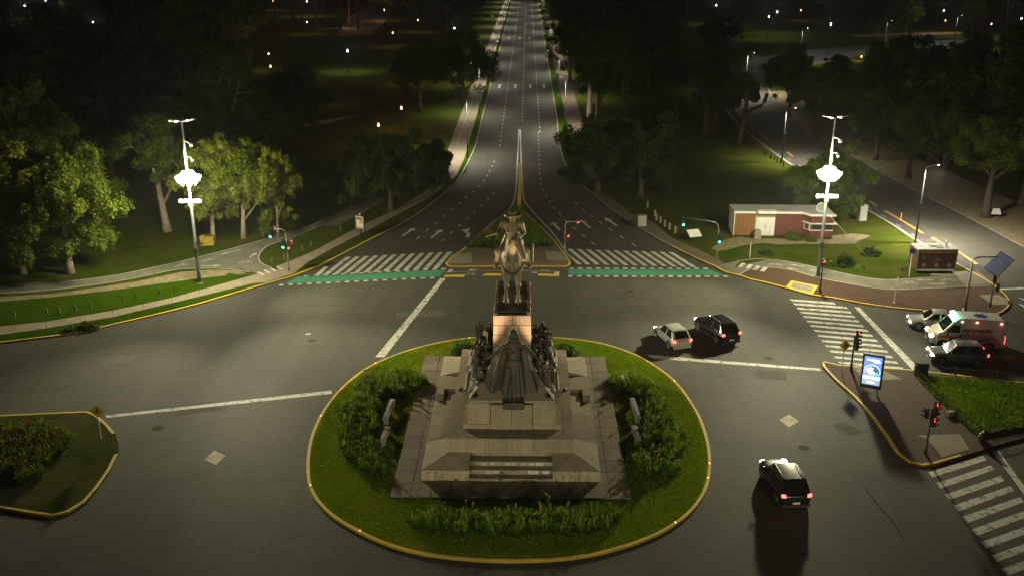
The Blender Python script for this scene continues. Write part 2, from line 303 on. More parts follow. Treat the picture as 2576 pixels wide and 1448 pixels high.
# ------------------------------------------------------------------ survey of the place (metres)
L = {
'west_kerb': [[-57.94,63.59],[-45.29,69.3],[-41.48,70.94],[-38.81,71.97],[-36.14,73.19],[-33.71,75.23],[-31.16,77.38],[-28.54,79.83],[-25.92,82.94],[-23.94,85.22],[-21.97,87.51],[-20.46,90.01],[-19.64,91.63],[-17.27,97.55],[-15.99,100.71],[-14.03,105.22],[-12.25,110.84],[-10.72,117.41],[-9.45,123.63],[-8.81,128.81],[-8.13,140.74],[-7.75,151.99]],
'east_kerb': [[4.94,155.09],[5.31,138.24],[6.46,129.75],[7.55,122.38],[8.45,119.09],[9.64,113.34],[11.22,108.42],[12.9,103.25],[14.4,99.1],[15.35,96.99],[16.27,94.97],[17.47,92.52],[18.35,90.91],[18.98,89.34],[20.14,88.3],[21.02,87.16],[22.4,86.08],[24.34,84.11],[25.69,82.9],[27.35,82.13],[29.3,80.91],[31.28,79.96],[33.34,79.34],[35.4,78.83],[37.4,78.24],[39.02,78.1],[40.2,78.5],[41.38,79.63],[42.31,80.94],[42.88,82.64],[43.08,84.39],[43.17,86.21],[42.94,88.47],[42.6,90.65]],
'east_cycle_edge': [[42.6,90.65],[42.25,92.92],[41.2,100.65],[40.94,105.51],[40.16,112.58],[37.33,138.46],[36.7,149.84],[36.23,168.31],[36.77,178.83],[37.2,184.12],[38.49,192.15],[46.26,230.8],[51.59,250.41]],
'far_east_kerb': [[52.71,219.0],[50.66,208.19],[49.27,199.41],[47.61,187.49],[46.58,178.13],[46.12,170.39],[47.04,157.72],[47.99,140.22],[48.6,130.38],[49.22,122.38],[49.94,115.81],[50.5,109.52],[51.0,103.83],[51.41,97.67],[52.18,85.95]],
'round_island': [[-1.03,72.87],[-4.52,72.57],[-7.57,71.13],[-10.11,68.98],[-11.86,66.51],[-13.06,63.26],[-13.65,59.8],[-13.75,56.38],[-13.43,53.29],[-12.81,50.47],[-12.01,48.52],[-10.77,46.78],[-9.46,45.55],[-7.76,44.28],[-6.2,43.48],[-4.5,42.98],[-2.43,42.67],[-0.6,42.59],[1.64,42.76],[3.71,43.27],[5.87,44.3],[7.72,45.62],[9.28,47.4],[10.41,49.49],[11.1,51.74],[11.56,54.66],[11.7,57.87],[11.52,60.78],[10.84,64.62],[9.5,67.77],[7.93,70.02],[5.59,71.81],[2.47,72.75]],
'centre_island': [[-7.94,91.63],[-7.73,90.89],[-7.34,90.4],[-1.67,90.73],[3.9,90.69],[4.31,91.32],[4.42,92.07],[4.07,94.26],[3.01,99.65],[1.6,105.14],[0.51,108.6],[-0.27,111.38],[-0.85,113.36],[-1.35,111.9],[-2.46,109.06],[-3.72,105.7],[-5.93,97.51],[-7.34,94.09]],
'left_island': [[-44.7,56.74],[-35.12,58.48],[-32.6,58.81],[-29.52,59.15],[-28.61,58.57],[-27.46,57.39],[-26.41,56.09],[-25.6,54.62],[-25.15,53.36],[-24.89,51.67],[-24.77,49.62],[-24.85,47.91],[-25.37,46.8],[-26.09,46.43],[-27.82,46.8],[-29.35,47.18],[-36.95,48.57]],
'right_corner': [[22.25,67.97],[22.55,68.26],[23.43,67.62],[28.76,66.83],[35.82,64.73],[43.67,62.5],[43.29,61.87],[31.86,56.37],[29.42,55.19],[26.9,53.89],[24.81,52.89],[24.01,52.69],[23.33,53.11],[23.0,54.23],[23.1,56.29],[23.09,59.35],[22.88,62.07],[22.36,65.0],[22.14,67.24]],
'west_cycle': [[-52.0,84.33],[-48.35,84.39],[-45.51,84.87],[-42.71,85.51],[-39.07,87.24],[-36.66,89.26],[-32.74,93.08],[-28.39,98.4],[-23.36,105.9],[-20.83,111.97],[-18.24,120.32],[-16.67,117.91],[-19.4,108.98],[-20.93,104.8],[-23.11,104.06],[-25.15,99.67],[-26.73,97.17],[-26.96,95.25],[-26.8,93.41],[-26.29,91.86],[-25.52,90.68],[-24.69,89.95],[-23.83,89.12],[-24.2,86.78],[-25.67,88.17],[-26.37,88.57],[-27.15,89.28],[-28.01,89.48],[-28.87,89.67],[-30.33,89.55],[-33.21,89.31],[-34.96,88.09],[-36.87,86.43],[-39.85,84.59],[-42.93,83.28],[-45.59,82.53],[-47.29,82.32],[-50.77,82.1]],
'west_cycle_line': [[-52.0,84.33],[-48.35,84.39],[-45.51,84.87],[-42.71,85.51],[-39.07,87.24],[-36.66,89.26],[-32.74,93.08],[-28.39,98.4],[-23.36,105.9],[-20.83,111.97],[-18.24,120.32]],
'west_cycle_line2': [[-22.1,106.12],[-23.11,104.06],[-25.15,99.67],[-26.73,97.17],[-26.96,95.25],[-26.8,93.41],[-26.29,91.86],[-25.52,90.68],[-24.69,89.95]],
'west_cycle_line3': [[-50.77,82.1],[-47.29,82.32],[-45.59,82.53],[-42.93,83.28],[-39.85,84.59],[-36.87,86.43],[-34.96,88.09],[-33.21,89.31],[-30.33,89.55],[-28.33,89.3],[-26.45,88.53]],
'west_walk': [[-45.87,73.17],[-43.2,74.31],[-39.89,75.45],[-35.39,78.06],[-31.38,81.35],[-27.81,85.33],[-25.64,87.91],[-26.8,87.04],[-25.67,88.17],[-24.2,86.78],[-23.83,89.12],[-24.31,90.16],[-23.46,91.69],[-21.72,95.1],[-18.72,103.72],[-17.2,109.02],[-10.39,122.54],[-8.66,157.56],[-8.0,151.98],[-8.9,135.42],[-9.16,126.96],[-11.94,117.39],[-16.59,104.85],[-20.32,95.12],[-21.53,91.28],[-22.11,88.12],[-24.1,85.61],[-24.42,86.48],[-25.17,85.3],[-27.02,83.29],[-27.38,83.87],[-30.92,80.01],[-34.8,76.59],[-39.21,73.99],[-42.28,72.51],[-44.8,71.23]],
'west_walk_far': [[-12.4,147.89],[-11.64,214.32],[-17.69,543.72],[-18.68,744.79],[-12.91,744.88],[-9.72,385.62],[-9.09,266.84],[-9.07,208.44],[-9.04,178.57],[-9.18,135.41],[-11.25,123.6]],
'west_soil': [[-50.02,80.73],[-46.76,81.29],[-42.44,82.22],[-38.48,84.24],[-35.51,86.15],[-32.94,88.51],[-30.21,89.15],[-27.6,88.99],[-26.57,88.02],[-28.42,87.4],[-30.68,86.6],[-33.88,85.05],[-37.97,82.99],[-42.05,81.36],[-46.16,80.11],[-49.38,79.57]],
'east_cycle': [[20.27,90.72],[22.2,91.99],[24.03,93.16],[25.62,92.67],[28.51,90.44],[31.53,87.92],[33.77,87.19],[37.7,87.82],[40.43,88.44],[43.37,90.06],[43.17,86.21],[39.13,85.23],[33.45,84.53],[30.75,85.47],[27.49,87.66],[25.74,89.59],[24.2,90.58],[22.68,90.63],[21.58,90.33],[20.15,88.33],[18.99,89.49],[18.36,90.9],[19.42,91.74],[21.19,92.82]],
'east_cycle_line': [[20.89,92.6],[22.17,93.13],[23.01,93.36],[24.04,93.2],[25.62,92.67],[28.51,90.44],[31.53,87.92],[33.77,87.19],[37.7,87.82],[40.43,88.44]],
'east_cycle_line2': [[20.22,88.33],[21.2,89.72],[22.38,90.47],[23.46,90.69],[24.2,90.58],[25.74,89.59],[27.49,87.66],[30.75,85.47],[33.45,84.53],[39.13,85.23],[42.73,85.76]],
'east_brick': [[20.27,88.29],[21.18,89.64],[22.36,90.39],[23.44,90.61],[24.18,90.49],[25.72,89.51],[27.45,87.55],[30.72,85.36],[33.42,84.42],[39.08,85.12],[42.67,85.61],[43.05,84.32],[42.82,82.57],[42.26,80.94],[41.41,79.75],[40.27,78.66],[39.09,78.26],[37.47,78.39],[35.46,78.99],[33.4,79.51],[31.34,80.12],[29.36,81.08],[27.4,82.3],[25.73,83.07],[24.39,84.29],[22.44,86.27]],
'east_walk': [[8.42,118.76],[7.57,121.13],[8.91,121.15],[10.59,117.14],[12.19,110.38],[14.24,107.0],[15.47,100.76],[16.52,98.36],[17.6,96.51],[19.13,93.0],[19.42,91.74],[18.38,91.02],[17.5,92.68],[16.29,95.05],[15.37,97.03],[14.41,99.13],[12.94,103.35],[11.24,108.47],[9.66,113.46]],
'east_walk_far': [[9.18,224.14],[8.42,163.07],[9.9,162.37],[10.25,224.16]],
'east_ramp': [[24.74,86.86],[26.8,85.3],[25.69,83.14],[23.68,84.81]],
'east_ramp_in': [[24.84,86.3],[26.42,85.15],[25.66,83.6],[24.12,84.89]],
'east_pad': [[40.51,83.12],[42.32,83.22],[42.5,81.45],[42.15,80.74],[40.59,80.65]],
'kiosk_soil': [[24.04,100.37],[29.67,100.46],[35.39,102.54],[36.92,101.67],[34.16,98.6],[29.16,98.53],[26.34,98.27],[24.92,98.78],[22.67,98.01],[21.14,96.75],[19.48,95.92],[19.06,96.92],[20.78,99.68],[22.84,101.23]],
'truck_pad': [[38.11,88.4],[38.73,89.19],[42.26,89.84],[42.27,89.25],[40.43,88.44]],
'cycle_track': [[42.52,90.45],[42.25,92.92],[41.2,100.65],[40.94,105.51],[40.16,112.58],[37.33,138.46],[36.7,149.84],[36.23,168.31],[36.77,178.83],[37.2,184.12],[38.49,192.15],[46.26,230.8],[49.84,230.85],[41.73,192.19],[38.88,184.06],[38.37,176.54],[38.18,164.38],[38.52,155.41],[39.09,146.29],[39.13,142.82],[41.75,116.96],[42.91,109.4],[43.4,100.93],[44.27,96.23],[44.51,92.12],[44.44,88.5]],
'yellow_blocks': [[[40.68,193.08],[39.09,184.45],[39.42,184.85],[40.82,194.81]],[[39.07,184.06],[38.32,176.9],[38.73,178.0],[39.41,184.46]],[[38.23,172.64],[38.09,164.51],[38.45,165.34],[38.58,173.14]],[[38.16,163.13],[38.37,155.69],[38.65,156.09],[38.48,163.63]],[[38.86,146.14],[39.08,142.82],[39.34,143.31],[39.25,146.55]],[[41.67,116.83],[41.75,114.31],[42.1,114.75],[42.07,117.22]],[[41.99,112.48],[42.95,103.08],[43.27,103.09],[42.42,112.61]],[[43.2,101.32],[43.48,99.0],[43.83,99.0],[43.64,101.53]],[[44.13,96.55],[44.08,92.32],[44.47,92.32],[44.29,96.59]]],
'cycle_dashes': [[39.3,192.21],[37.1,175.08],[36.97,166.28],[37.26,157.11],[37.42,145.76],[38.08,141.84],[40.94,112.59],[41.41,107.69],[41.9,101.4],[42.33,97.81]],
'corner_lawn': [[28.36,65.69],[31.0,65.1],[33.7,64.64],[35.5,64.05],[38.49,63.25],[36.7,59.81],[32.42,57.54],[29.41,56.59],[28.95,56.38],[28.66,59.36],[28.46,62.63]],
'corner_pad': [[25.11,56.52],[27.94,56.76],[27.69,54.73],[25.61,53.73],[25.59,56.04]],
'corner_pad_in': [[25.55,55.89],[26.06,56.29],[27.61,56.31],[27.65,54.73],[25.65,53.73]],
'corner_pad2': [[24.94,67.53],[26.32,66.95],[27.23,65.1],[25.65,64.96],[24.4,65.51],[24.34,67.16]],
'corner_fence_a': [[28.47,65.7],[31.03,65.16],[33.75,64.74],[35.53,64.11],[38.03,63.36]],
'corner_fence_b': [[28.36,65.69],[28.47,63.46],[28.57,61.35],[28.67,59.15],[28.95,56.38],[29.72,56.64],[32.42,57.54],[35.77,58.94]],
'centre_bed': [[-6.11,96.62],[-2.69,96.35],[-1.45,96.69],[2.65,96.98],[1.07,104.64],[-0.74,111.96],[-1.38,112.86],[-2.11,109.01],[-3.73,103.0]],
'centre_pad_l': [[-7.49,94.46],[-5.53,94.95],[-5.3,91.71],[-7.54,91.42],[-7.79,91.94]],
'centre_pad_r': [[1.9,95.72],[3.8,95.37],[4.31,92.65],[3.8,92.11],[2.15,92.7]],
'line_yield': [[-11.49,68.8],[-10.79,68.81],[-7.56,87.3],[-8.05,87.3]],
'line_left': [[-28.17,58.76],[-13.74,62.86],[-13.56,62.34],[-27.92,58.41]],
'line_right': [[9.32,69.57],[21.91,67.16],[21.88,66.73],[9.63,68.89]],
'line_right_stop': [[28.52,80.24],[28.95,80.15],[29.32,66.87],[28.7,66.91]],
'line_corner_stop': [[29.12,54.75],[29.53,54.67],[29.12,50.27],[28.7,45.67],[28.27,45.67],[28.76,50.49]],
'line_far_right': [[43.02,85.18],[47.92,85.98],[47.63,85.39],[42.98,84.82]],
'crosswalk_avenue': [[[-19.34,88.05],[-18.86,88.05],[-17.59,93.7],[-18.07,93.7]],[[-18.42,88.24],[-17.94,88.25],[-16.69,93.88],[-17.17,93.87]],[[-17.5,88.43],[-17.02,88.44],[-15.78,94.05],[-16.27,94.04]],[[-16.57,88.63],[-16.09,88.63],[-14.88,94.22],[-15.36,94.22]],[[-15.64,88.82],[-15.16,88.83],[-13.97,94.4],[-14.45,94.39]],[[-14.7,89.01],[-14.22,89.02],[-13.06,94.57],[-13.54,94.57]],[[-13.77,89.21],[-13.28,89.22],[-12.14,94.75],[-12.63,94.74]],[[-12.83,89.41],[-12.34,89.41],[-11.23,94.93],[-11.71,94.92]],[[-11.88,89.6],[-11.4,89.61],[-10.31,95.1],[-10.79,95.09]],[[-10.93,89.8],[-10.45,89.81],[-9.38,95.28],[-9.87,95.27]],[[-9.98,90.0],[-9.5,90.01],[-8.46,95.46],[-8.95,95.45]],[[-9.03,90.2],[-8.54,90.21],[-7.53,95.64],[-8.02,95.63]],[[-20.12,87.8],[-19.62,87.81],[-19.24,90.62],[-19.63,90.61]],[[5.88,91.7],[6.33,91.71],[4.73,96.77],[4.24,96.76]],[[6.81,91.64],[7.26,91.65],[5.67,96.67],[5.18,96.67]],[[7.75,91.58],[8.2,91.59],[6.61,96.58],[6.12,96.58]],[[8.69,91.52],[9.14,91.53],[7.55,96.49],[7.06,96.49]],[[9.62,91.46],[10.07,91.47],[8.49,96.4],[7.99,96.4]],[[10.55,91.4],[11.0,91.41],[9.42,96.31],[8.93,96.31]],[[11.49,91.34],[11.93,91.34],[10.35,96.22],[9.86,96.22]],[[12.42,91.28],[12.86,91.28],[11.28,96.13],[10.79,96.13]],[[13.34,91.22],[13.79,91.22],[12.21,96.04],[11.72,96.04]],[[14.27,91.15],[14.72,91.16],[13.14,95.96],[12.65,95.95]],[[15.2,91.09],[15.64,91.1],[14.07,95.87],[13.58,95.86]],[[16.12,91.03],[16.57,91.04],[14.99,95.78],[14.5,95.77]],[[5.05,91.75],[5.49,91.73],[4.33,94.96],[4.04,95.08]]],
'crosswalk_right': [[[23.44,82.17],[23.47,81.66],[27.11,80.78],[27.09,81.38]],[[23.45,81.16],[23.49,80.66],[27.85,79.75],[27.83,80.33]],[[23.46,80.07],[23.5,79.58],[27.84,78.63],[27.83,79.2]],[[23.48,79.1],[23.51,78.62],[27.86,77.6],[27.84,78.16]],[[23.49,78.09],[23.52,77.62],[27.86,76.56],[27.85,77.11]],[[23.5,77.01],[23.53,76.56],[27.88,75.52],[27.87,76.05]],[[23.51,76.02],[23.54,75.57],[27.92,74.47],[27.9,74.99]],[[23.52,74.93],[23.56,74.5],[27.95,73.43],[27.93,73.93]],[[23.54,73.84],[23.57,73.42],[27.98,72.38],[27.96,72.87]],[[23.55,72.75],[23.58,72.34],[27.98,71.3],[27.96,71.78]],[[23.56,71.72],[23.59,71.31],[28.03,70.2],[28.02,70.67]],[[23.58,70.65],[23.61,70.26],[28.05,69.18],[28.04,69.64]],[[23.59,69.49],[23.62,69.11],[28.05,68.11],[28.04,68.55]],[[23.6,68.49],[23.63,68.12],[28.1,67.07],[28.09,67.5]],[[43.82,82.89],[45.66,81.39],[45.33,80.73],[44.05,82.14]],[[43.16,81.36],[44.57,79.19],[44.18,78.4],[43.2,80.24]]],
'crosswalk_corner': [[[24.15,52.08],[24.15,51.47],[28.27,53.61],[28.32,54.15]],[[24.12,50.82],[24.15,50.23],[28.26,52.46],[28.25,52.98]],[[24.14,49.58],[24.18,49.01],[28.26,51.18],[28.32,51.76]],[[24.14,48.42],[24.19,47.81],[28.29,50.04],[28.33,50.58]],[[24.16,47.28],[24.2,46.66],[28.29,48.83],[28.32,49.37]],[[24.16,46.04],[24.23,45.46],[28.29,47.6],[28.32,48.14]],[[24.16,44.84],[24.18,44.26],[28.26,46.36],[28.31,46.92]],[[24.17,43.65],[24.22,43.08],[28.26,45.15],[28.29,45.69]],[[24.18,42.51],[24.22,41.93],[28.24,43.95],[28.27,44.49]],[[24.19,41.34],[24.21,40.76],[28.23,42.76],[28.23,43.27]]],
'green_left': [[-22.2,85.6],[-21.62,87.43],[-7.82,89.77],[-8.18,87.9]],
'green_right': [[4.1,90.15],[17.74,90.28],[18.82,88.58],[4.03,88.44]],
'cycle_crossing_dashes': [[[-21.03,87.63],[-20.63,87.64],[-20.61,88.03],[-21.02,88.02]],[[-20.2,87.78],[-19.79,87.78],[-19.77,88.18],[-20.17,88.17]],[[-19.35,87.93],[-18.95,87.93],[-18.93,88.32],[-19.33,88.32]],[[-18.51,88.07],[-18.11,88.08],[-18.08,88.47],[-18.49,88.47]],[[-17.67,88.22],[-17.26,88.23],[-17.23,88.62],[-17.64,88.62]],[[-16.82,88.37],[-16.42,88.38],[-16.38,88.77],[-16.79,88.77]],[[-15.97,88.52],[-15.57,88.53],[-15.53,88.93],[-15.93,88.92]],[[-15.12,88.67],[-14.71,88.68],[-14.67,89.08],[-15.08,89.07]],[[-14.26,88.82],[-13.86,88.83],[-13.81,89.23],[-14.22,89.22]],[[-13.41,88.97],[-13.0,88.98],[-12.95,89.38],[-13.36,89.37]],[[-12.55,89.12],[-12.14,89.13],[-12.09,89.53],[-12.5,89.53]],[[-11.69,89.28],[-11.28,89.28],[-11.22,89.69],[-11.63,89.68]],[[-10.82,89.43],[-10.42,89.43],[-10.36,89.84],[-10.77,89.83]],[[-9.96,89.58],[-9.55,89.59],[-9.48,89.99],[-9.9,89.99]],[[-9.09,89.73],[-8.68,89.74],[-8.61,90.15],[-9.02,90.14]],[[-8.22,89.89],[-7.81,89.89],[-7.74,90.3],[-8.15,90.29]],[[-22.81,85.03],[-22.4,85.04],[-22.39,85.41],[-22.8,85.4]],[[-21.97,85.17],[-21.56,85.17],[-21.54,85.54],[-21.96,85.54]],[[-21.13,85.3],[-20.71,85.31],[-20.7,85.68],[-21.11,85.68]],[[-20.29,85.44],[-19.87,85.45],[-19.85,85.82],[-20.27,85.82]],[[-19.44,85.58],[-19.02,85.59],[-19.0,85.96],[-19.42,85.96]],[[-18.59,85.72],[-18.17,85.73],[-18.14,86.1],[-18.56,86.09]],[[-17.74,85.86],[-17.32,85.86],[-17.29,86.24],[-17.71,86.23]],[[-16.88,86.0],[-16.46,86.0],[-16.43,86.38],[-16.85,86.38]],[[-16.03,86.14],[-15.61,86.14],[-15.57,86.52],[-15.99,86.52]],[[-15.17,86.28],[-14.75,86.28],[-14.71,86.66],[-15.13,86.66]],[[-14.31,86.42],[-13.89,86.42],[-13.84,86.81],[-14.27,86.8]],[[-13.45,86.56],[-13.03,86.57],[-12.98,86.95],[-13.4,86.94]],[[-12.58,86.7],[-12.16,86.71],[-12.11,87.09],[-12.53,87.08]],[[-11.71,86.84],[-11.29,86.85],[-11.24,87.23],[-11.66,87.23]],[[-10.84,86.98],[-10.42,86.99],[-10.36,87.37],[-10.79,87.37]],[[-9.97,87.13],[-9.55,87.13],[-9.49,87.52],[-9.91,87.51]],[[-9.1,87.27],[-8.67,87.28],[-8.61,87.66],[-9.04,87.66]],[[4.22,90.28],[4.68,90.28],[4.62,90.69],[4.16,90.68]],[[5.08,90.28],[5.54,90.29],[5.49,90.7],[5.02,90.69]],[[5.95,90.29],[6.41,90.3],[6.36,90.71],[5.89,90.7]],[[6.81,90.3],[7.27,90.31],[7.23,90.71],[6.76,90.71]],[[7.68,90.31],[8.14,90.31],[8.09,90.72],[7.63,90.71]],[[8.54,90.31],[9.0,90.32],[8.96,90.73],[8.5,90.72]],[[9.41,90.32],[9.87,90.33],[9.83,90.74],[9.37,90.73]],[[10.27,90.33],[10.73,90.34],[10.7,90.74],[10.23,90.74]],[[11.13,90.34],[11.6,90.34],[11.56,90.75],[11.1,90.74]],[[12.0,90.34],[12.46,90.35],[12.43,90.76],[11.97,90.75]],[[12.86,90.35],[13.32,90.36],[13.3,90.77],[12.84,90.76]],[[13.73,90.36],[14.19,90.37],[14.17,90.77],[13.7,90.77]],[[14.59,90.37],[15.05,90.37],[15.04,90.78],[14.57,90.77]],[[15.45,90.37],[15.92,90.38],[15.9,90.79],[15.44,90.78]],[[16.32,90.38],[16.78,90.39],[16.77,90.8],[16.31,90.79]],[[17.18,90.39],[17.64,90.4],[17.64,90.8],[17.17,90.8]],[[4.01,87.93],[4.46,87.94],[4.4,88.32],[3.95,88.32]],[[4.87,87.94],[5.32,87.94],[5.27,88.33],[4.82,88.33]],[[5.74,87.95],[6.19,87.95],[6.14,88.34],[5.68,88.33]],[[6.6,87.95],[7.05,87.96],[7.0,88.35],[6.55,88.34]],[[7.46,87.96],[7.91,87.97],[7.87,88.36],[7.41,88.35]],[[8.32,87.97],[8.77,87.98],[8.73,88.37],[8.28,88.36]],[[9.19,87.98],[9.64,87.99],[9.6,88.37],[9.15,88.37]],[[10.05,87.99],[10.5,87.99],[10.46,88.38],[10.01,88.38]],[[10.91,88.0],[11.36,88.0],[11.33,88.39],[10.88,88.38]],[[11.77,88.0],[12.22,88.01],[12.19,88.4],[11.74,88.39]],[[12.63,88.01],[13.08,88.02],[13.06,88.41],[12.61,88.4]],[[13.5,88.02],[13.95,88.03],[13.93,88.42],[13.47,88.41]],[[14.36,88.03],[14.81,88.04],[14.79,88.43],[14.34,88.42]],[[15.22,88.04],[15.67,88.04],[15.66,88.43],[15.2,88.43]],[[16.08,88.05],[16.53,88.05],[16.52,88.44],[16.07,88.44]],[[16.94,88.05],[17.39,88.06],[17.39,88.45],[16.93,88.44]],[[17.8,88.06],[18.25,88.07],[18.25,88.46],[17.8,88.45]],[[18.67,88.07],[19.12,88.08],[19.12,88.47],[18.66,88.46]]],
'lane_west_a': [[-4.61,139.43],[-5.07,132.96],[-5.83,125.44],[-7.52,117.85],[-8.14,114.93],[-8.74,112.14],[-9.47,109.47],[-10.13,106.53],[-10.81,103.78],[-11.48,100.85],[-12.27,97.83]],
'lane_west_b': [[-4.0,120.61],[-4.63,117.43],[-5.32,114.35],[-6.04,111.46],[-6.64,108.77],[-7.3,105.97],[-8.01,103.04],[-8.7,100.25],[-9.37,97.4]],
'lane_east_a': [[1.96,161.71],[1.79,136.38],[1.86,126.7],[2.09,122.32],[2.47,119.14],[2.93,115.86],[3.34,113.24],[3.86,110.49],[4.44,107.69],[5.08,105.13],[5.87,102.52],[6.63,99.94],[7.41,97.51]],
'lane_east_b': [[5.91,116.03],[6.53,113.29],[7.21,110.89],[7.95,108.25],[8.72,105.67],[9.61,103.04],[10.57,100.19],[11.53,97.58]],
'arrows': [[-12.31,104.55],[-13.3,101.17],[-9.24,103.96],[-10.16,100.47],[2.89,107.11],[3.68,103.73],[6.13,108.11],[7.09,104.73],[9.04,108.89],[10.09,105.58]],
'turn_arrow': [[-7.15,103.2],[-6.31,102.44],[-6.35,100.78]],
'median_left': [[-1.26,164.38],[-1.3,140.85],[-1.34,123.75],[-1.55,116.18],[-2.28,111.52],[-3.55,107.35],[-5.1,101.91],[-6.98,94.76]],
'median_right': [[-1.06,164.38],[-0.78,140.85],[-0.52,123.76],[-0.19,116.2],[0.75,111.57],[1.72,107.43],[3.06,101.73],[4.21,94.92]],
'median_hatch': [[-1.4,138.67],[-1.0,138.68],[-0.81,113.73],[-1.28,113.73]],
'apron_line': [[-7.84,89.07],[-3.14,89.61],[0.31,89.62],[2.75,89.44],[3.28,89.37]],
'apron_blocks': [[[-7.72,87.65],[-5.95,87.62],[-5.76,88.0],[-5.98,88.24],[-7.75,88.05]],[[-4.14,88.1],[-2.36,88.16],[-2.37,88.62],[-3.9,88.6]],[[1.1,88.26],[1.31,88.68],[2.62,88.5],[3.14,88.3],[3.13,87.97],[1.31,88.11]]],
'apron_white': [[[-7.6,89.04],[-7.15,89.05],[-7.02,89.92],[-7.4,89.91]],[[2.7,88.53],[3.15,88.46],[3.2,89.45],[2.75,89.49]],[[-5.46,89.65],[-4.54,89.97],[-5.51,90.07]],[[1.05,88.92],[0.31,89.16],[1.05,89.33]]],
'diamonds': [[-19.08,53.2],[17.49,58.69]],
'lone_dash': [[-17.79,73.21],[-17.43,73.3],[-17.42,73.55],[-17.79,73.46]],
'mast_left': [[-30.12,85.16]],
'mast_right': [[27.47,87.83]],
'signal_west': [[-22.74,88.96]],
'signal_centre': [[3.8,92.31]],
'signal_east': [[18.87,92.92]],
'signal_east_b': [[26.51,83.73]],
'signal_corner_a': [[24.08,66.83]],
'signal_corner_b': [[24.74,54.16]],
'signal_far': [[40.23,80.27]],
'sign_left': [[-26.93,55.22]],
'sign_right': [[23.27,66.4]],
'solar': [[37.39,78.78]],
'white_post': [[32.2,80.94]],
'disc_post': [[36.08,88.08]],
'thin_post': [[22.37,93.88]],
'centre_post': [[0.7,92.02]],
'truck_a': [[36.93,90.21]],
'truck_b': [[40.97,89.67]],
'totem': [[24.06,62.65]],
'advert': [[-17.7,100.67]],
'cabinet': [[37.94,107.81]],
'lamp_ne': [[40.79,99.21]],
'litter': [[28.33,59.37]],
'lamp_e2': [[36.37,138.44]],
'panel_sign': [[17.71,99.72]],
'board': [[53.52,109.39]],
'cabinet2': [[14.33,109.49]],
'truck_base': [[36.77,90.79],[37.01,89.05],[40.69,89.11],[40.6,90.85]],
'kiosk_base': [[22.26,101.34],[21.96,104.41],[24.47,101.81],[25.33,101.72],[26.5,101.96],[29.66,100.9],[31.67,101.26]],
'solar_panel': [[45.63,93.05],[45.16,90.16],[43.04,86.68],[43.76,90.05]],
'bollards_e': [[14.37,113.1],[14.77,109.26],[14.71,107.45],[15.02,106.36],[15.32,104.96],[15.7,103.81],[16.12,102.37]],
'bollards_w': [[-42.86,76.17],[-40.58,77.13],[-39.66,77.39],[-38.41,77.79],[-37.51,78.76],[-35.34,80.28],[-34.47,81.07],[-32.8,82.19],[-31.67,82.91],[-22.82,95.32],[-22.29,96.99],[-20.23,102.62],[-24.93,91.44],[-24.0,92.56]],
'bollards_c': [[34.55,172.24],[34.34,169.86],[34.25,167.54],[34.22,165.27],[34.21,164.01],[34.25,163.38],[34.36,162.45],[34.45,161.22],[34.67,157.07],[34.65,155.63],[34.66,153.38],[34.64,152.28],[34.82,150.13],[35.29,149.6],[35.2,145.23],[35.33,144.23],[35.25,143.01],[35.41,141.33],[35.5,140.85],[35.67,139.68],[35.74,138.53],[35.91,137.4],[35.91,135.61]],
'benches': [[-8.71,62.03],[-9.08,57.95],[-8.86,54.46],[6.89,62.72],[7.33,58.37],[7.04,54.85]],
'van': [[29.47,69.61]],
}
# ------------------------------------------------------------------ the ground, roads, islands
AV_L, AV_R = -7.9, 5.3
MB().sheet([(-900, -120), (900, -120), (900, 1500), (-900, 1500)], -0.3).obj('ground', 'far_ground', kind='structure')
road = MB().sheet([(-130, -40), (160, -40), (160, 720), (-130, 720)], 0.0).obj('road', 'asphalt', kind='structure')
def slab(name, poly, mat):
    return MB().prism(poly, -0.25, 0.115).obj(name, mat, kind='structure')
wk = smooth_line(L['west_kerb'], 3) + [(AV_L, 175), (AV_L, 700)]
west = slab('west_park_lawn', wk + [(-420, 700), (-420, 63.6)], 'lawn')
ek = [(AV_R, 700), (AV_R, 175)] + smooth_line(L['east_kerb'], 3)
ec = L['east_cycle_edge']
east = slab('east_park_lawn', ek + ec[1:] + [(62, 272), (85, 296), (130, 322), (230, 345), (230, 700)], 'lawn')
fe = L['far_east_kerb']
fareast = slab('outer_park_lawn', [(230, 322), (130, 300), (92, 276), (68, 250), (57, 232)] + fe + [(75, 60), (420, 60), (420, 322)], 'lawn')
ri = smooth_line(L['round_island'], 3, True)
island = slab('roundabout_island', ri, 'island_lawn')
ci = smooth_line(L['centre_island'], 2, True)
centre = slab('traffic_island', L['centre_island'], 'walk_paver')
li = L['left_island']
lefti = slab('verge_island', li, 'patchy_lawn')
rc = L['right_corner']
corner = slab('corner_pavement', rc, 'red_paver')
# kerbs
nW = len(smooth_line(L['west_kerb'], 3))
kerb(wk[:44], 1, 'yellow_paint', west); kerb(wk[43:nW + 2], 1, 'kerb_stone', west)
iy = next(i for i, p in enumerate(ek) if p[1] < 97.5)
kerb(ek[:iy], 1, 'kerb_stone', east); kerb(ek[iy - 1:], 1, 'yellow_paint', east)
kerb(ec, 1, 'kerb_stone', east)
kerb(fe, 1, 'kerb_stone', fareast)
kerb(ri, 1, 'yellow_paint', island, closed=True)
kerb(L['centre_island'], 1, 'yellow_paint', centre, closed=True)
kerb(li[1:7], -1, 'yellow_paint', lefti); kerb(li[8:], -1, 'yellow_paint', lefti)
kerb(rc[9:] + rc[:1], -1, 'yellow_paint', corner); kerb(rc[0:6], -1, 'yellow_paint', corner)
def sheet(name, poly, z, mat, parent): return MB().sheet(poly, z).obj(name, mat, parent)
Z = 0.12
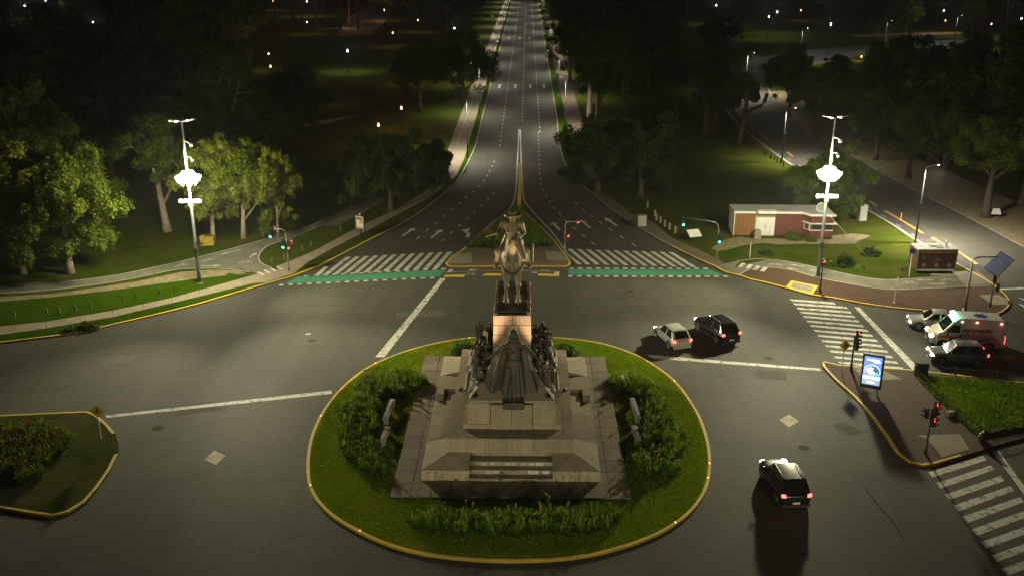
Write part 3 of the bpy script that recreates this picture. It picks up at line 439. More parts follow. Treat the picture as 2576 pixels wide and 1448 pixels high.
# west park: cycle way, footpath, worn soil, green verge
sheet('soil_strip', L['west_soil'], Z, 'dry_soil', west)
sheet('cycle_way', L['west_cycle'], Z + 0.004, 'cycle_asphalt', west)
ww = L['west_walk']
WALK = ww[0:7] + [(-24.6, 89.0), (-23.8, 89.2), (-24.3, 90.2)] + ww[12:15] + [(-15.3, 112), (-12.9, 120), (-11.8, 130), (-11.9, 148), (-11.9, 158), (-9.05, 158), (-9.05, 140), (-9.5, 128), (-11.94, 117.39)] + ww[22:27] + [(-25.2, 85.3)] + ww[31:]
sheet('footpath', WALK, Z + 0.008, 'pale_concrete', west)
sheet('footpath', [(-12.0, 158), (-12.0, 700), (-9.05, 700), (-9.05, 158)], Z + 0.008, 'pale_concrete', west)
sheet('verge_strip', [(-9.0, 128), (-9.0, 700), (-8.2, 700), (-8.2, 150), (-8.3, 132)], Z, 'verge', west)
mb = MB(); band(mb, [(-10.8, 150), (-10.8, 400)], 0.1, Z + 0.012); mb.obj('path_line', 'thin_white', west)
vp = offset_line(smooth_line(L['west_kerb'], 3), 0.3)
sheet('verge_strip', [p for p in vp[2:26]] + [tuple(p) for p in [(-25.3, 85.1), (-27.3, 83.6), (-30.92, 79.9), (-34.8, 76.5), (-39.2, 73.9), (-42.28, 72.4), (-44.8, 71.15)]], Z, 'verge', west)
sheet('verge_strip', [tuple(p) for p in L['west_soil'][9:16]][::-1][1:] + [(-28.3, 88.2), (-26.2, 87.2), (-27.9, 85.5), (-31.4, 81.5), (-35.4, 78.2), (-39.9, 75.6), (-43.2, 74.5), (-45.9, 73.3)], Z + 0.002, 'verge', west)
for k in ('west_cycle_line', 'west_cycle_line2', 'west_cycle_line3'):
    mb = MB(); band(mb, smooth_line(L[k], 3), 0.13, Z + 0.012); mb.obj('path_line', 'thin_white', west)
def bike(parent, c, rz, s, z, mat, name='bicycle_marking'):
    m = MB(); M = Matrix.Rotation(rz, 2)
    def P2(x, y): v = M @ Vector((x * s, y * s)); return (c[0] + v.x, c[1] + v.y)
    for wx in (-0.55, 0.55):
        ring = [P2(wx + 0.34 * math.cos(a * math.pi / 8), 0.34 * math.sin(a * math.pi / 8)) for a in range(17)]
        band(m, ring, 0.09 * s, z)
    for ln in ([(-0.55, 0), (-0.2, 0.5), (0.4, 0.5), (0.55, 0)], [(-0.2, 0.5), (0.05, 0), (0.4, 0.5)], [(0.36, 0.48), (0.3, 0.72), (0.52, 0.74)], [(-0.2, 0.5), (-0.3, 0.66)], [(-0.42, 0.68), (-0.18, 0.68)]):
        band(m, [P2(*q) for q in ln], 0.08 * s, z)
    return m.obj(name, mat, parent)
def arrow(parent, tip, tail, wd, z, mat, name='arrow_marking'):
    tip, tail = Vector(tip), Vector(tail); d = tip - tail; ln = d.length; d.normalize(); n = Vector((-d.y, d.x))
    hl = min(ln * 0.45, wd * 1.6)
    pts = [tail + n * wd * 0.2, tail - n * wd * 0.2, tip - d * hl - n * wd * 0.2, tip - d * hl - n * wd * 0.62, tip, tip - d * hl + n * wd * 0.62, tip - d * hl + n * wd * 0.2]
    m = MB(); m.sheet([tuple(p) for p in pts], z); return m.obj(name, mat, parent)
for c, rz in (((-31.5, 92.1), 0.8), ((-27.6, 91.4), 0.2), ((-33.6, 90.4), 0.75)): bike(west, c, rz, 0.75, Z + 0.013, 'thin_white')
for a, b in (((-27.3, 94.6), (-27.6, 93.0)), ((-30.9, 93.9), (-29.2, 95.6)), ((-29.6, 90.4), (-31.6, 90.3))): arrow(west, a, b, 0.5, Z + 0.013, 'thin_white')
for i in range(4):
    t = i / 3; a = Vector((-25.2, 88.3)).lerp(Vector((-24.1, 89.7)), t) if i else Vector((-25.2, 88.3)); 
    o = Vector((-24.95, 87.55)).lerp(Vector((-23.55, 89.2)), t); dr = Vector((-0.75, 0.9))
    m = MB(); m.sheet([tuple(o), tuple(o + Vector((0.18, 0.22))), tuple(o + Vector((0.18, 0.22)) + dr), tuple(o + dr)], Z + 0.016); m.obj('crossing_stripe', 'white_paint', west)
# joints across the pale footpath
for i in range(9):
    y0 = [(-43.2, 74.3, -42.3, 72.5), (-39.9, 75.45, -39.2, 74.0), (-37.6, 76.7, -37.0, 75.3), (-35.4, 78.06, -34.8, 76.6), (-33.4, 79.7, -32.8, 78.3), (-31.4, 81.35, -30.9, 80.0), (-29.6, 83.3, -29.1, 82.0), (-27.8, 85.3, -27.2, 83.9), (-26.6, 86.8, -25.9, 85.4)][i]
    mb = MB(); band(mb, [(y0[0], y0[1]), (y0[2], y0[3])], 0.05, Z + 0.0125); mb.obj('path_joint', 'soil', west)
# east side: brick pavement, cycle way, worn soil round the kiosk
sheet('soil_patch', L['kiosk_soil'], Z, 'dry_soil', east)
sheet('brick_pavement', L['east_brick'], Z + 0.004, 'red_paver', east)
sheet('brick_pavement', L['east_walk'], Z + 0.006, 'walk_paver', east)
sheet('footpath', [(8.2, 128), (7.0, 150), (7.0, 400), (9.6, 400), (9.8, 150), (10.5, 128)], Z + 0.004, 'walk_paver', east)
sheet('verge_strip', [(AV_R + 0.3, 152), (AV_R + 0.3, 400), (6.9, 400), (6.9, 150)], Z, 'verge', east)
sheet('cycle_way', L['east_cycle'], Z + 0.008, 'cycle_asphalt', east)
for k in ('east_cycle_line', 'east_cycle_line2'):
    mb = MB(); band(mb, smooth_line(L[k], 3), 0.12, Z + 0.014); mb.obj('path_line', 'thin_white', east)
sheet('ramp_border', L['east_ramp'], Z + 0.010, 'yellow_paint', east)
sheet('ramp_pad', L['east_ramp_in'], Z + 0.014, 'pad', east)
sheet('ramp_pad', L['east_pad'], Z + 0.010, 'pad', east)
sheet('ramp_pad', L['truck_pad'], Z + 0.004, 'pad', east)
for i in range(4):
    m = MB(); o = Vector((20.55 + i * 0.62, 90.75 - i * 0.42)); m.sheet([tuple(o), tuple(o + Vector((0.36, -0.2))), tuple(o + Vector((1.0, 1.05))), tuple(o + Vector((0.64, 1.25)))], Z + 0.016); m.obj('crossing_stripe', 'white_paint', east)
for c, rz in (((24.3, 91.4), -0.1), ((27.9, 89.5), -0.7), ((35.6, 86.3), 0.05), ((39.4, 87.1), 0.05)): bike(east, c, rz, 0.75, Z + 0.015, 'thin_white')
for a, b in (((25.8, 91.7), (27.0, 90.8)), ((25.2, 90.6), (26.2, 89.9)), ((36.3, 87.1), (38.0, 87.2)), ((38.9, 86.2), (37.3, 86.0))): arrow(east, a, b, 0.4, Z + 0.015, 'thin_white')
# cycle track beside the park road
sheet('cycle_track', L['cycle_track'], 0.004, 'dark_track', road)
for s_ in L['yellow_blocks']: sheet('lane_separator', s_, 0.008, 'yellow_road', road)
dash_band('lane_dash', smooth_line(L['cycle_dashes'], 2), 0.1, 0.008, 1.3, 2.6, 'thin_white', road)
mb = MB(); band(mb, offset_line(L['cycle_track'][1:12], -0.25), 0.14, 0.008); mb.obj('lane_line', 'thin_white', road)
# corner pavement
sheet('corner_lawn', L['corner_lawn'], Z, 'verge', corner)
sheet('ramp_pad', L['corner_pad'], Z, 'pad', corner); sheet('ramp_pad', L['corner_pad_in'], Z + 0.004, 'pale_concrete', corner); sheet('ramp_pad', L['corner_pad2'], Z, 'pad', corner)
# traffic island: flower bed soil, pads
sheet('bed_soil', L['centre_bed'], Z, 'soil', centre)
sheet('ramp_pad', L['centre_pad_l'], Z + 0.004, 'pad', centre); sheet('ramp_pad', L['centre_pad_r'], Z + 0.004, 'pad', centre)
# verge island: green patches on soil
# ---- road markings
def mk(name, poly, mat='white_paint', z=0.004): return sheet(name, poly, z, mat, road)
mk('give_way_line', L['line_yield']); mk('lane_line', L['line_left']); mk('lane_line', L['line_right'])
mk('stop_line', L['line_right_stop']); mk('stop_line', L['line_corner_stop']); mk('stop_line', L['line_far_right']); mk('lane_dash', L['lone_dash'])
for k in ('crosswalk_avenue', 'crosswalk_right', 'crosswalk_corner'):
    for s_ in L[k]: mk('crosswalk_stripe', s_)
mk('cycle_crossing', L['green_left'], 'green_paint'); mk('cycle_crossing', L['green_right'], 'green_paint')
for s_ in L['cycle_crossing_dashes']: mk('crossing_dash', s_, 'white_paint', 0.008)
for s_ in L['apron_blocks']:
    MB().prism(s_, 0.0, 0.07).obj('lane_separator', 'yellow_paint', road)
for s_ in L['apron_white']: mk('apron_marking', s_)
mb = MB(); band(mb, L['apron_line'], 0.1, 0.008); mb.obj('lane_line', 'yellow_road', road)
for c, rz in (((-5.3, 88.5), -0.05), ((1.8, 89.6), 0.0)): bike(road, c, rz, 0.6, 0.008, 'thin_white')
for k in ('lane_west_a', 'lane_west_b', 'lane_east_a', 'lane_east_b'):
    dash_band('lane_dash', smooth_line(L[k], 3), 0.13, 0.004, 1.1, 1.9, 'white_paint', road)
for x, y0 in ((-4.15, 150), (-0.8, 172), (2.2, 162)):
    dash_band('lane_dash', [(x, y0), (x, 330)], 0.14, 0.004, 1.6, 2.2, 'white_paint', road)
    mb = MB(); band(mb, [(x, 332), (x, 560)], 0.15, 0.004); mb.obj('lane_line', 'thin_white', road)
ar = L['arrows']
for i in range(0, len(ar), 2): arrow(road, ar[i], ar[i + 1], 0.75, 0.004, 'white_paint')
for x in (-6.0, -2.5, 0.75, 3.7): arrow(road, (x, 219), (x, 213), 0.95, 0.004, 'white_paint')
for x in (-5.9, -2.4, 0.8): arrow(road, (x, 331), (x, 323), 0.95, 0.004, 'white_paint')
ta = L['turn_arrow']
mb = MB(); band(mb, smooth_line([ta[2], (ta[1][0] + 0.05, ta[1][1] - 0.6), ta[1], ((ta[0][0] + ta[1][0]) / 2, ta[1][1] + 0.55)], 4), 0.4, 0.004); mb.obj('arrow_marking', 'white_paint', road)
tx, ty = ta[0]; mk('arrow_marking', [(tx - 0.1, ty + 0.35), (tx + 1.0, ty + 1.15), (tx + 0.75, ty - 0.5)])
for k in ('median_left', 'median_right'):
    mb = MB(); band(mb, smooth_line(L[k], 3), 0.17, 0.004); mb.obj('median_line', 'white_paint', road)
mh = L['median_hatch']
for i in range(34):
    t0 = i / 34; y0 = 113.9 + (mh[0][1] - 114.5) * t0
    MB().box((-0.86, y0, 0.03), (0.44, 0.34, 0.06), 0, 0.8).obj('median_separator', 'yellow_paint', road)
for c, rz in zip(L['diamonds'], (0.35, -0.25)):
    M = Matrix.Rotation(rz, 2); mk('painted_sign', [tuple(Vector(c) + M @ Vector(v)) for v in ((-0.62, -0.05), (0, -0.95), (0.62, 0.05), (0.0, 0.95))], 'faded_yellow')
    bike(road, c, rz, 0.52, 0.008, 'bike_symbol')
# far roads and paths seen between the trees
sheet('far_path', [(-74, 420), (-63, 330), (-52, 335), (-58, 440), (-60, 560), (-76, 560)], Z, 'pale_concrete', west)
sheet('far_path', [(-48, 150), (-34, 170), (-30, 178), (-48, 160)], Z, 'pale_concrete', west)
sheet('far_path', [(-95, 190), (-60, 196), (-40, 205), (-40, 209), (-62, 201), (-95, 196)], Z, 'cycle_asphalt', west)
sheet('far_path', [(108, 330), (150, 345), (150, 352), (108, 340)], Z, 'pale_concrete', east)

# dusty verge beyond the park road
sheet('dusty_verge', [(a + 0.3, b) for a, b in fe[1:]] + [(62, 84), (60, 110), (57, 140), (56, 170), (58, 200), (60, 212)], Z, 'dry_soil', fareast)
# tar seams, repair patches and manholes in the road
rq = random.Random(17)
def seam(a, b, w_=0.07):
    a, b = Vector(a), Vector(b); n_ = max(3, int((b - a).length / 1.2)); nn = Vector((-(b - a).y, (b - a).x)).normalized()
    mb = MB(); band(mb, [tuple(a.lerp(b, k / n_) + nn * rq.uniform(-0.14, 0.14)) for k in range(n_ + 1)], w_, 0.003); mb.obj('tar_seam', 'tar', road)
flat('tar', (0.055, 0.052, 0.04), 0.95, 0, 0.3, 2, 0, 0.05); flat('patch_dark', (0.064, 0.061, 0.046), 0.9, 0, 0.25, 2.5, 0.4, 0.2); flat('patch_pale', (0.095, 0.091, 0.068), 0.9, 0, 0.25, 2.5, 0.4, 0.2); flat('iron', (0.045, 0.042, 0.032), 0.9, 0.0, 0.3, 6, 0.3, 0.1)
for a, b in (((-27.4, 73.5), (-25.6, 66)), ((19.9, 50.6), (20.2, 45)), ((2.0, 88), (3.5, 76)), ((-14, 75), (-9.5, 84)), ((-40, 60), (-31, 64)), ((-5, 120), (-6.4, 160)), ((4.2, 130), (3.9, 180)), ((12, 80), (24, 79)), ((-20, 80), (-8, 79.5))): seam(a, b)
for (x, y, w_, d_, r_, m_) in ((-22, 60, 3.2, 1.4, 0.3, 'patch_dark'), (18, 66, 2.2, 1.6, -0.2, 'patch_dark'), (-9, 78, 4, 1.3, 0.1, 'patch_pale'), (6, 80, 2.6, 1.2, 0.05, 'patch_dark'), (21, 57.5, 1.2, 1.6, 0.4, 'patch_dark'), (-31, 68, 2.4, 1.2, 0.35, 'patch_pale'), (-2.5, 205, 2.6, 6, 0, 'patch_dark'), (3.8, 236, 2.4, 9, 0, 'patch_dark'), (-6, 150, 2.0, 7, 0, 'patch_dark'), (8.5, 103, 1.6, 3, 0.5, 'patch_dark')):
    M = Matrix.Rotation(r_, 2); pts = [(-w_ / 2, -d_ / 2), (0, -d_ / 2 - 0.05), (w_ / 2, -d_ / 2 + 0.04), (w_ / 2 + 0.05, 0), (w_ / 2 - 0.04, d_ / 2), (0, d_ / 2 + 0.05), (-w_ / 2, d_ / 2 - 0.05)]
    sheet('repair_patch', [tuple(Vector((x, y)) + M @ Vector(p_)) for p_ in pts], 0.002, m_, road)
for x, y in ((-17, 72), (9.5, 84), (18.5, 69), (-24, 57), (-3, 118), (17.5, 55)):
    sheet('manhole_cover', [(x + 0.36 * math.cos(k * math.pi / 8), y + 0.36 * math.sin(k * math.pi / 8)) for k in range(16)], 0.005, 'iron', road)

# ------------------------------------------------------------------ the monument
def granite(name, a, b, stain, sc=1.0):
    m, t, p = nmat(name); c = coords(t)
    n1 = noise(t, 0.8 * sc, 6, 0.65, c); n2 = noise(t, 30, 3, 0.7, c); n3 = noise(t, 1.6, 5, 0.7, coords(t, (3.0, 3.0, 0.35)))
    col = ramp(t, n1, [(0.3, a), (0.7, b)])
    col = mixc(t, ramp(t, n2, [(0.4, 0.3), (0.62, 0.0)]), col, tuple(v * 0.45 for v in a))
    col = mixc(t, ramp(t, n3, [(0.5, 0.0), (0.72, 0.65)]), col, stain)
    oi = t.nodes.new('ShaderNodeObjectInfo')
    col = mixc(t, 1.0, col, ramp(t, oi.outputs['Random'], [(0.0, (0.82, 0.82, 0.82)), (1.0, (1.12, 1.1, 1.06))]), 'MULTIPLY')
    t.links.new(col, p.inputs['Base Color']); p.inputs['Roughness'].default_value = 0.8; p.inputs['Specular IOR Level'].default_value = 0.3
    bump(t, p, n2, 0.25, 0.01)
granite('granite', (0.25, 0.205, 0.145), (0.34, 0.28, 0.20), (0.13, 0.105, 0.07))
granite('flagstone', (0.17, 0.138, 0.098), (0.235, 0.19, 0.135), (0.10, 0.08, 0.058))
granite('pink_granite', (0.36, 0.25, 0.19), (0.46, 0.33, 0.25), (0.19, 0.13, 0.09), 1.4)
flat('limewash', (0.42, 0.41, 0.36), 0.9, 0, 0.5, 5, 0.2)
def bronze(name, a, b, rough, metal):
    m, t, p = nmat(name); c = coords(t)
    n = noise(t, 2.5, 6, 0.65, c); n2 = noise(t, 5, 5, 0.7, coords(t, (2, 2, 0.4)))
    col = ramp(t, n, [(0.3, a), (0.7, b)])
    col = mixc(t, ramp(t, n2, [(0.48, 0.0), (0.7, 0.55)]), col, (0.05, 0.05, 0.034))
    t.links.new(col, p.inputs['Base Color']); p.inputs['Roughness'].default_value = rough; p.inputs['Metallic'].default_value = metal
    bump(t, p, noise(t, 9, 5, 0.65, c), 0.7, 0.05)
bronze('dark_bronze', (0.026, 0.023, 0.015), (0.080, 0.064, 0.040), 0.65, 0.0)
bronze('pale_bronze', (0.115, 0.082, 0.044), (0.29, 0.22, 0.13), 0.58, 0.1)
flat('moss', (0.03, 0.035, 0.015), 0.95, 0, 0.6, 3, 0.8)

MX, MY = -0.83, 58.7        # centre of the monument
mon = thing('granite_monument', 'stepped brown granite base with tall pink pedestal on the round grass island', 'monument', (MX, MY, 0.115))
def Lm(y): return y - MY    # world depth to local
def part(mb, name, mat, par=mon, smooth=False): return mb.obj(name, mat, par, smooth)
# paving around the base, slab by slab
pvx = np.linspace(-6.85, 6.85, 13); pvy = np.linspace(Lm(48.6), Lm(68.75), 15)
rr = random.Random(3)
for i in range(12):
    for j in range(14):
        x0, x1, y0, y1 = pvx[i], pvx[i + 1], pvy[j], pvy[j + 1]
        if x0 > -4.9 and x1 < 4.9 and y0 > Lm(51.2) and y1 < Lm(66.2): continue
        h = 0.07 + rr.uniform(-0.006, 0.006)
        part(MB().box(((x0 + x1) / 2, (y0 + y1) / 2, h / 2), (x1 - x0 - 0.025, y1 - y0 - 0.025, h), 0, 0.992), 'paving_slab', 'flagstone')
part(MB().box((0, 0, 0.015), (13.66, 20.1, 0.03)), 'paving_bed', 'soil')
F1 = Lm(50.38); B1 = -F1    # lower tier front/back
HW1 = 5.23
F2 = Lm(51.94); HW2 = 3.76; B2 = -F2
z1, z2, z3 = 0.74, 1.08, 2.0
# hipped corner blocks of the lower tier (front and back), open steps between them
def corner(sx, sy):
    xo, xi = HW1 * sx, 2.45 * sx; yo = F1 if sy < 0 else B1; yi = F2 if sy < 0 else B2; ye = yo + (-sy) * 3.4
    X2 = HW2 * sx
    v = [(xo, yo, 0.07), (xi, yo, 0.07), (xi, yi, 0.07), (X2, yi, 0.07), (X2, ye, 0.07), (xo, ye, 0.07),
         (xo, yo, z1), (xi, yo, z1), (xi, yi, z2), (X2, yi, z2), (X2, ye, z2), (xo, ye, z1)]
    f = [(0, 1, 7, 6), (1, 2, 8, 7), (2, 3, 9, 8), (3, 4, 10, 9), (4, 5, 11, 10), (5, 0, 6, 11), (6, 7, 8, 9), (6, 9, 10, 11)]
    if sx * sy < 0: f = [q[::-1] for q in f]
    part(MB().add(v, f), 'corner_block', 'granite')
for sx in (-1, 1):
    for sy in (-1, 1): corner(sx, sy)
# front and back steps
for sy in (-1, 1):
    yo = F1 if sy < 0 else B1
    for k in range(3):
        d = 1.56 - k * 0.5; h = 0.16 + k * 0.28
        for q in range(4):
            part(MB().box((-1.84 + q * 1.225, yo - sy * (1.56 - d / 2), (0.07 + h) / 2 + 0.03), (1.215, d, h), 0, 1.0), 'step', 'granite')
        if sy < 0 and k < 2:
            mb = MB(); rs = random.Random(k)
            xx = -2.2
            while xx < 2.2:
                ww_ = rs.uniform(0.15, 0.7)
                if rs.random() < 0.6: mb.box((xx + ww_ / 2, yo + 0.02 + k * 0.5 + 0.47, 0.0 + h + 0.07 + 0.14 + rs.uniform(-.02, .02)), (ww_, 0.012, rs.uniform(0.10, 0.24)))
                xx += ww_ + rs.uniform(0.02, 0.3)
            o = part(mb, 'lime_stain', 'limewash'); o['kind'] = 'stuff'
# side benches and steps along the long sides
for sx in (-1, 1):
    for k in range(2):
        wd = 1.45 - k * 0.72; h = 0.22 + k * 0.3
        for q in range(5):
            yy0 = F1 + 3.42; ln = (-2 * yy0 - 0.02 - 2.2) / 5
            part(MB().box((sx * (HW2 + wd / 2), yy0 + ln * (q + 0.5), 0.07 + h / 2), (wd, ln - 0.015, h)), 'step', 'granite')
    part(MB().box((sx * 4.5, B1 - 4.55, 0.07 + 0.36), (1.45, 2.2, 0.72)), 'side_block', 'granite')
    part(MB().box((sx * 5.0, B1 - 6.1, 0.07 + 0.36), (0.5, 0.85, 0.72)), 'side_block', 'granite')
    part(MB().box((sx * 5.28, 0.2, 0.07 + 0.1), (0.16, 9.6, 0.2)), 'edging', 'granite')
# second tier, front face in blocks
part(MB().box((0, 0, 1.0), (2 * HW2 - 0.3, B2 - F2 - 0.3, 1.98)), 'core', 'granite')
xs = [-HW2, -1.35, -0.2, 1.2, 2.6, HW2]
for sy in (-1, 1):
    yy = F2 if sy < 0 else B2
    for i in range(5):
        part(MB().box(((xs[i] + xs[i + 1]) / 2, yy - sy * 0.3, 1.53), (xs[i + 1] - xs[i] - 0.014, 0.6, 0.94)), 'facing_block', 'granite')
for sx in (-1, 1):
    for q in range(7):
        ln = (B2 - F2 - 1.2) / 7
        part(MB().box((sx * (HW2 - 0.3), F2 + 0.6 + ln * (q + 0.5), 1.53), (0.6, ln - 0.014, 0.94)), 'facing_block', 'granite')
for i in range(4):
    for j in range(7):
        wx = (2 * HW2 - 1.24) / 4; ly = (B2 - F2 - 1.24) / 7
        cx_, cy_ = -HW2 + 0.62 + wx * (i + 0.5), F2 + 0.62 + ly * (j + 0.5)
        part(MB().box((cx_, cy_, 1.985), (wx - 0.014, ly - 0.014, 0.03)), 'top_slab', 'granite')
# third tier: plinth, die blocks, flared cap
F3 = Lm(53.2); B3 = Lm(64.6); HW3 = 2.95
part(MB().box((0, (F3 + B3) / 2, z3 + 0.14), (2 * HW3, B3 - F3, 0.28)), 'plinth', 'granite')
zb0, zb1 = z3 + 0.28, 3.66
part(MB().box((0, (F3 + B3) / 2 + 0.05, (zb0 + zb1) / 2), (5.0, B3 - F3 - 0.5, zb1 - zb0)), 'die', 'granite')
for sx in (-1, 1):
    part(MB().box((sx * 1.96, F3 + 0.42, (zb0 + zb1) / 2), (1.4, 0.74, zb1 - zb0 - 0.004), 0, 0.985), 'die_block', 'granite')
    for q in range(4):
        part(MB().box((sx * 2.52, F3 + 1.2 + q * 2.55 + 1.1, (zb0 + zb1) / 2 - 0.05), (0.34, 2.4, zb1 - zb0 - 0.1)), 'die_block', 'granite')
    for q in range(2):
        part(MB().tube([(sx * 2.83, F3 + 1.7 + q * 3.6, zb1 + 0.1), (sx * 2.83, F3 + 4.2 + q * 3.6, zb1 + 0.1)], 0.11, 10), 'stone_roll', 'granite')
        part(MB().box((sx * 2.78, F3 + 1.1 + q * 3.6, zb1 - 0.1), (0.4, 0.8, 0.5)), 'roll_block', 'granite')
for sx in (-0.5, 0.5):
    part(MB().box((sx * 1.24, F3 + 0.2, (z3 + zb1 - 0.1) / 2 + 0.02), (1.226, 0.62, zb1 - z3 - 0.12), 0, 0.99), 'die_block', 'granite')
part(MB().box((0, F3 + 0.16, zb1 - 0.02), (2.5, 0.7, 0.13)), 'die_cap', 'granite')
part(MB().box((0, (F3 + B3) / 2, zb1 + 0.1), (5.25, B3 - F3 - 0.2, 0.2)), 'cornice', 'granite')
def flare(sy):
    m = MB(); N = 10; rings = []
    for i in range(N + 1):
        t = i / N; k = (1 - t) ** 2.0
        hw = 1.22 + 1.36 * k; yf = Lm(55.72) - 2.4 * k; z = zb1 + 0.2 + 1.9 * t
        rings.append([(-hw, yf, z), (hw, yf, z), (hw, Lm(56.4) + 0.9 * k, z), (-hw, Lm(56.4) + 0.9 * k, z)])
    for i in range(N):
        for k in range(4): m.add([rings[i][k], rings[i][(k + 1) % 4], rings[i + 1][(k + 1) % 4], rings[i + 1][k]], [(0, 1, 2, 3)])
    part(m, 'flared_cap', 'granite')
flare(-1)
# pedestal, course by course
PF, PB, PHW = Lm(55.7), Lm(62.0), 1.155
PT = 8.385
zc0 = zb1 + 0.2; n = 7
for k in range(n):
    za = zc0 + (PT - zc0) * k / n; zb = zc0 + (PT - zc0) * (k + 1) / n
    g = 1.04 - 0.04 * k / (n - 1)
    nx = 3 if k % 2 else 2; ny = 4
    for i in range(nx):
        for j in range(ny):
            x0 = -PHW * g + 2 * PHW * g * i / nx; x1 = -PHW * g + 2 * PHW * g * (i + 1) / nx
            y0 = PF * g + (PB - PF) * g * j / ny; y1 = PF * g + (PB - PF) * g * (j + 1) / ny
            e = rr.uniform(-0.008, 0.008)
            part(MB().box(((x0 + x1) / 2, (y0 + y1) / 2 + e, (za + zb) / 2), (x1 - x0 - 0.018, y1 - y0 - 0.018, zb - za - 0.02)), 'pedestal_block', 'pink_granite')
# rough rim round the bronze plinth
for k in range(34):
    for sx in (-1, 1):
        yy = PF + 0.2 + k * (PB - PF - 0.3) / 34
        part(MB().box((sx * (PHW - 0.13 + rr.uniform(-0.03, 0.02)), yy, PT + 0.06), (0.22, 0.19, rr.uniform(0.10, 0.2)), rr.uniform(-.3, .3), 0.8), 'rim_stone', 'pink_granite')
part(MB().box((0, (PF + PB) / 2 + 0.15, PT + 0.06), (1.75, PB - PF - 0.5, 0.12)), 'bronze_plinth', 'dark_bronze')
part(MB().box((0, PF + 0.35, PT + 0.03), (1.6, 0.6, 0.08), 0, 0.9), 'moss_bed', 'moss')

# ---- sculpture helper: union of primitives into one continuous skin
def sculpt(name, mb, voxel, mat, parent, smooth=3, factor=0.5):
    me = mb.mesh(name + '_src'); o = bpy.data.objects.new(name + '_src', me); COL.objects.link(o)
    r = o.modifiers.new('r', 'REMESH'); r.mode = 'VOXEL'; r.voxel_size = voxel
    s_ = o.modifiers.new('s', 'SMOOTH'); s_.iterations = smooth; s_.factor = factor
    dg = bpy.context.evaluated_depsgraph_get(); dg.update()
    me2 = bpy.data.meshes.new_from_object(o.evaluated_get(dg)); me2.name = name
    bpy.data.objects.remove(o); bpy.data.meshes.remove(me)
    me2.materials.clear(); me2.polygons.foreach_set('use_smooth', [True] * len(me2.polygons))
    return link(name, me2, mat, parent)
def rx(a): return Matrix.Rotation(R(a), 3, 'X')
def ry(a): return Matrix.Rotation(R(a), 3, 'Y')
def rz_(a): return Matrix.Rotation(R(a), 3, 'Z')
# ---- equestrian statue (modelled life size, 2.14 times enlarged)
eq = thing('equestrian_statue', 'pale bronze rider in a wide hat on a standing horse atop the pink pedestal', 'statue', (MX - 0.03, 59.15, 0.115 + PT + 0.12), 0, None, 2.12)
h = MB()
h.ell((0, -0.50, 1.24), (0.31, 0.36, 0.37)).ell((0, 0.02, 1.2), (0.33, 0.62, 0.36)).ell((0, 0.62, 1.3), (0.31, 0.40, 0.34)).ell((0, -0.68, 1.16), (0.25, 0.22, 0.30))
h.cap((0, -0.58, 1.40), (0.03, -0.80, 1.80), 0.23, 0.15).cap((0.03, -0.77, 1.74), (0.09, -0.96, 2.02), 0.165, 0.115)
h.ell((0.14, -1.04, 2.0), (0.125, 0.135, 0.13)).cap((0.15, -1.06, 1.98), (0.27, -1.24, 1.76), 0.13, 0.10).cap((0.27, -1.24, 1.76), (0.34, -1.34, 1.58), 0.098, 0.085).ell((0.345, -1.35, 1.56), (0.088, 0.085, 0.08)).ell((0.33, -1.30, 1.52), (0.06, 0.06, 0.05))
h.ell((0.09, -1.16, 1.98), (0.03, 0.03, 0.03)).ell((0.27, -1.08, 2.0), (0.03, 0.03, 0.03)).ell((0.15, -1.0, 1.86), (0.09, 0.10, 0.11))
for sx in (-1, 1):
    h.cap((0.12 + sx * 0.075, -0.98, 2.10), (0.12 + sx * 0.105, -1.0, 2.26), 0.045, 0.014)
    h.cap((sx * 0.18, -0.60, 1.12), (sx * 0.18, -0.64, 0.86), 0.15, 0.105).cap((sx * 0.18, -0.64, 0.86), (sx * 0.18, -0.66, 0.58), 0.10, 0.072)
    h.ell((sx * 0.18, -0.665, 0.55), (0.078, 0.082, 0.095)).cap((sx * 0.18, -0.66, 0.52), (sx * 0.18, -0.66, 0.2), 0.06, 0.052)
    h.ell((sx * 0.18, -0.66, 0.185), (0.068, 0.072, 0.065)).cap((sx * 0.18, -0.67, 0.15), (sx * 0.18, -0.72, 0.09), 0.055, 0.065)
    h.tube([(sx * 0.18, -0.71, 0.10), (sx * 0.18, -0.735, 0.0)], [0.07, 0.098], 12)
    yb = 0.12 if sx < 0 else 0.0
    h.cap((sx * 0.19, 0.62, 1.18), (sx * 0.20, 0.52, 0.88), 0.21, 0.14).cap((sx * 0.20, 0.52, 0.88), (sx * 0.19, 0.82 - yb, 0.55), 0.13, 0.075)
    h.ell((sx * 0.19, 0.84 - yb, 0.54), (0.07, 0.085, 0.09)).cap((sx * 0.19, 0.82 - yb, 0.5), (sx * 0.19, 0.79 - yb, 0.2), 0.06, 0.052)
    h.ell((sx * 0.19, 0.785 - yb, 0.18), (0.066, 0.07, 0.06)).tube([(sx * 0.19, 0.76 - yb, 0.15), (sx * 0.19, 0.74 - yb, 0.08), (sx * 0.19, 0.72 - yb, 0.0)], [0.055, 0.07, 0.095], 12)
    h.ell((sx * 0.13, -0.84, 1.2), (0.12, 0.10, 0.17))
h.cap((0, 0.95, 1.45), (0, 1.12, 1.2), 0.07, 0.10).cap((0, 1.12, 1.2), (0, 1.14, 0.6), 0.10, 0.05)
horse = sculpt('horse', h, 0.022, 'pale_bronze', eq, 3)
mane = MB()
for k in range(9):
    t = k / 8; c = Vector((-0.06, -0.58, 1.72)).lerp(Vector((0.0, -0.93, 2.14)), t)
    mane.ell(tuple(c + Vector((-0.09, 0.03, -0.06))), (0.05, 0.075, 0.16), ry(18))
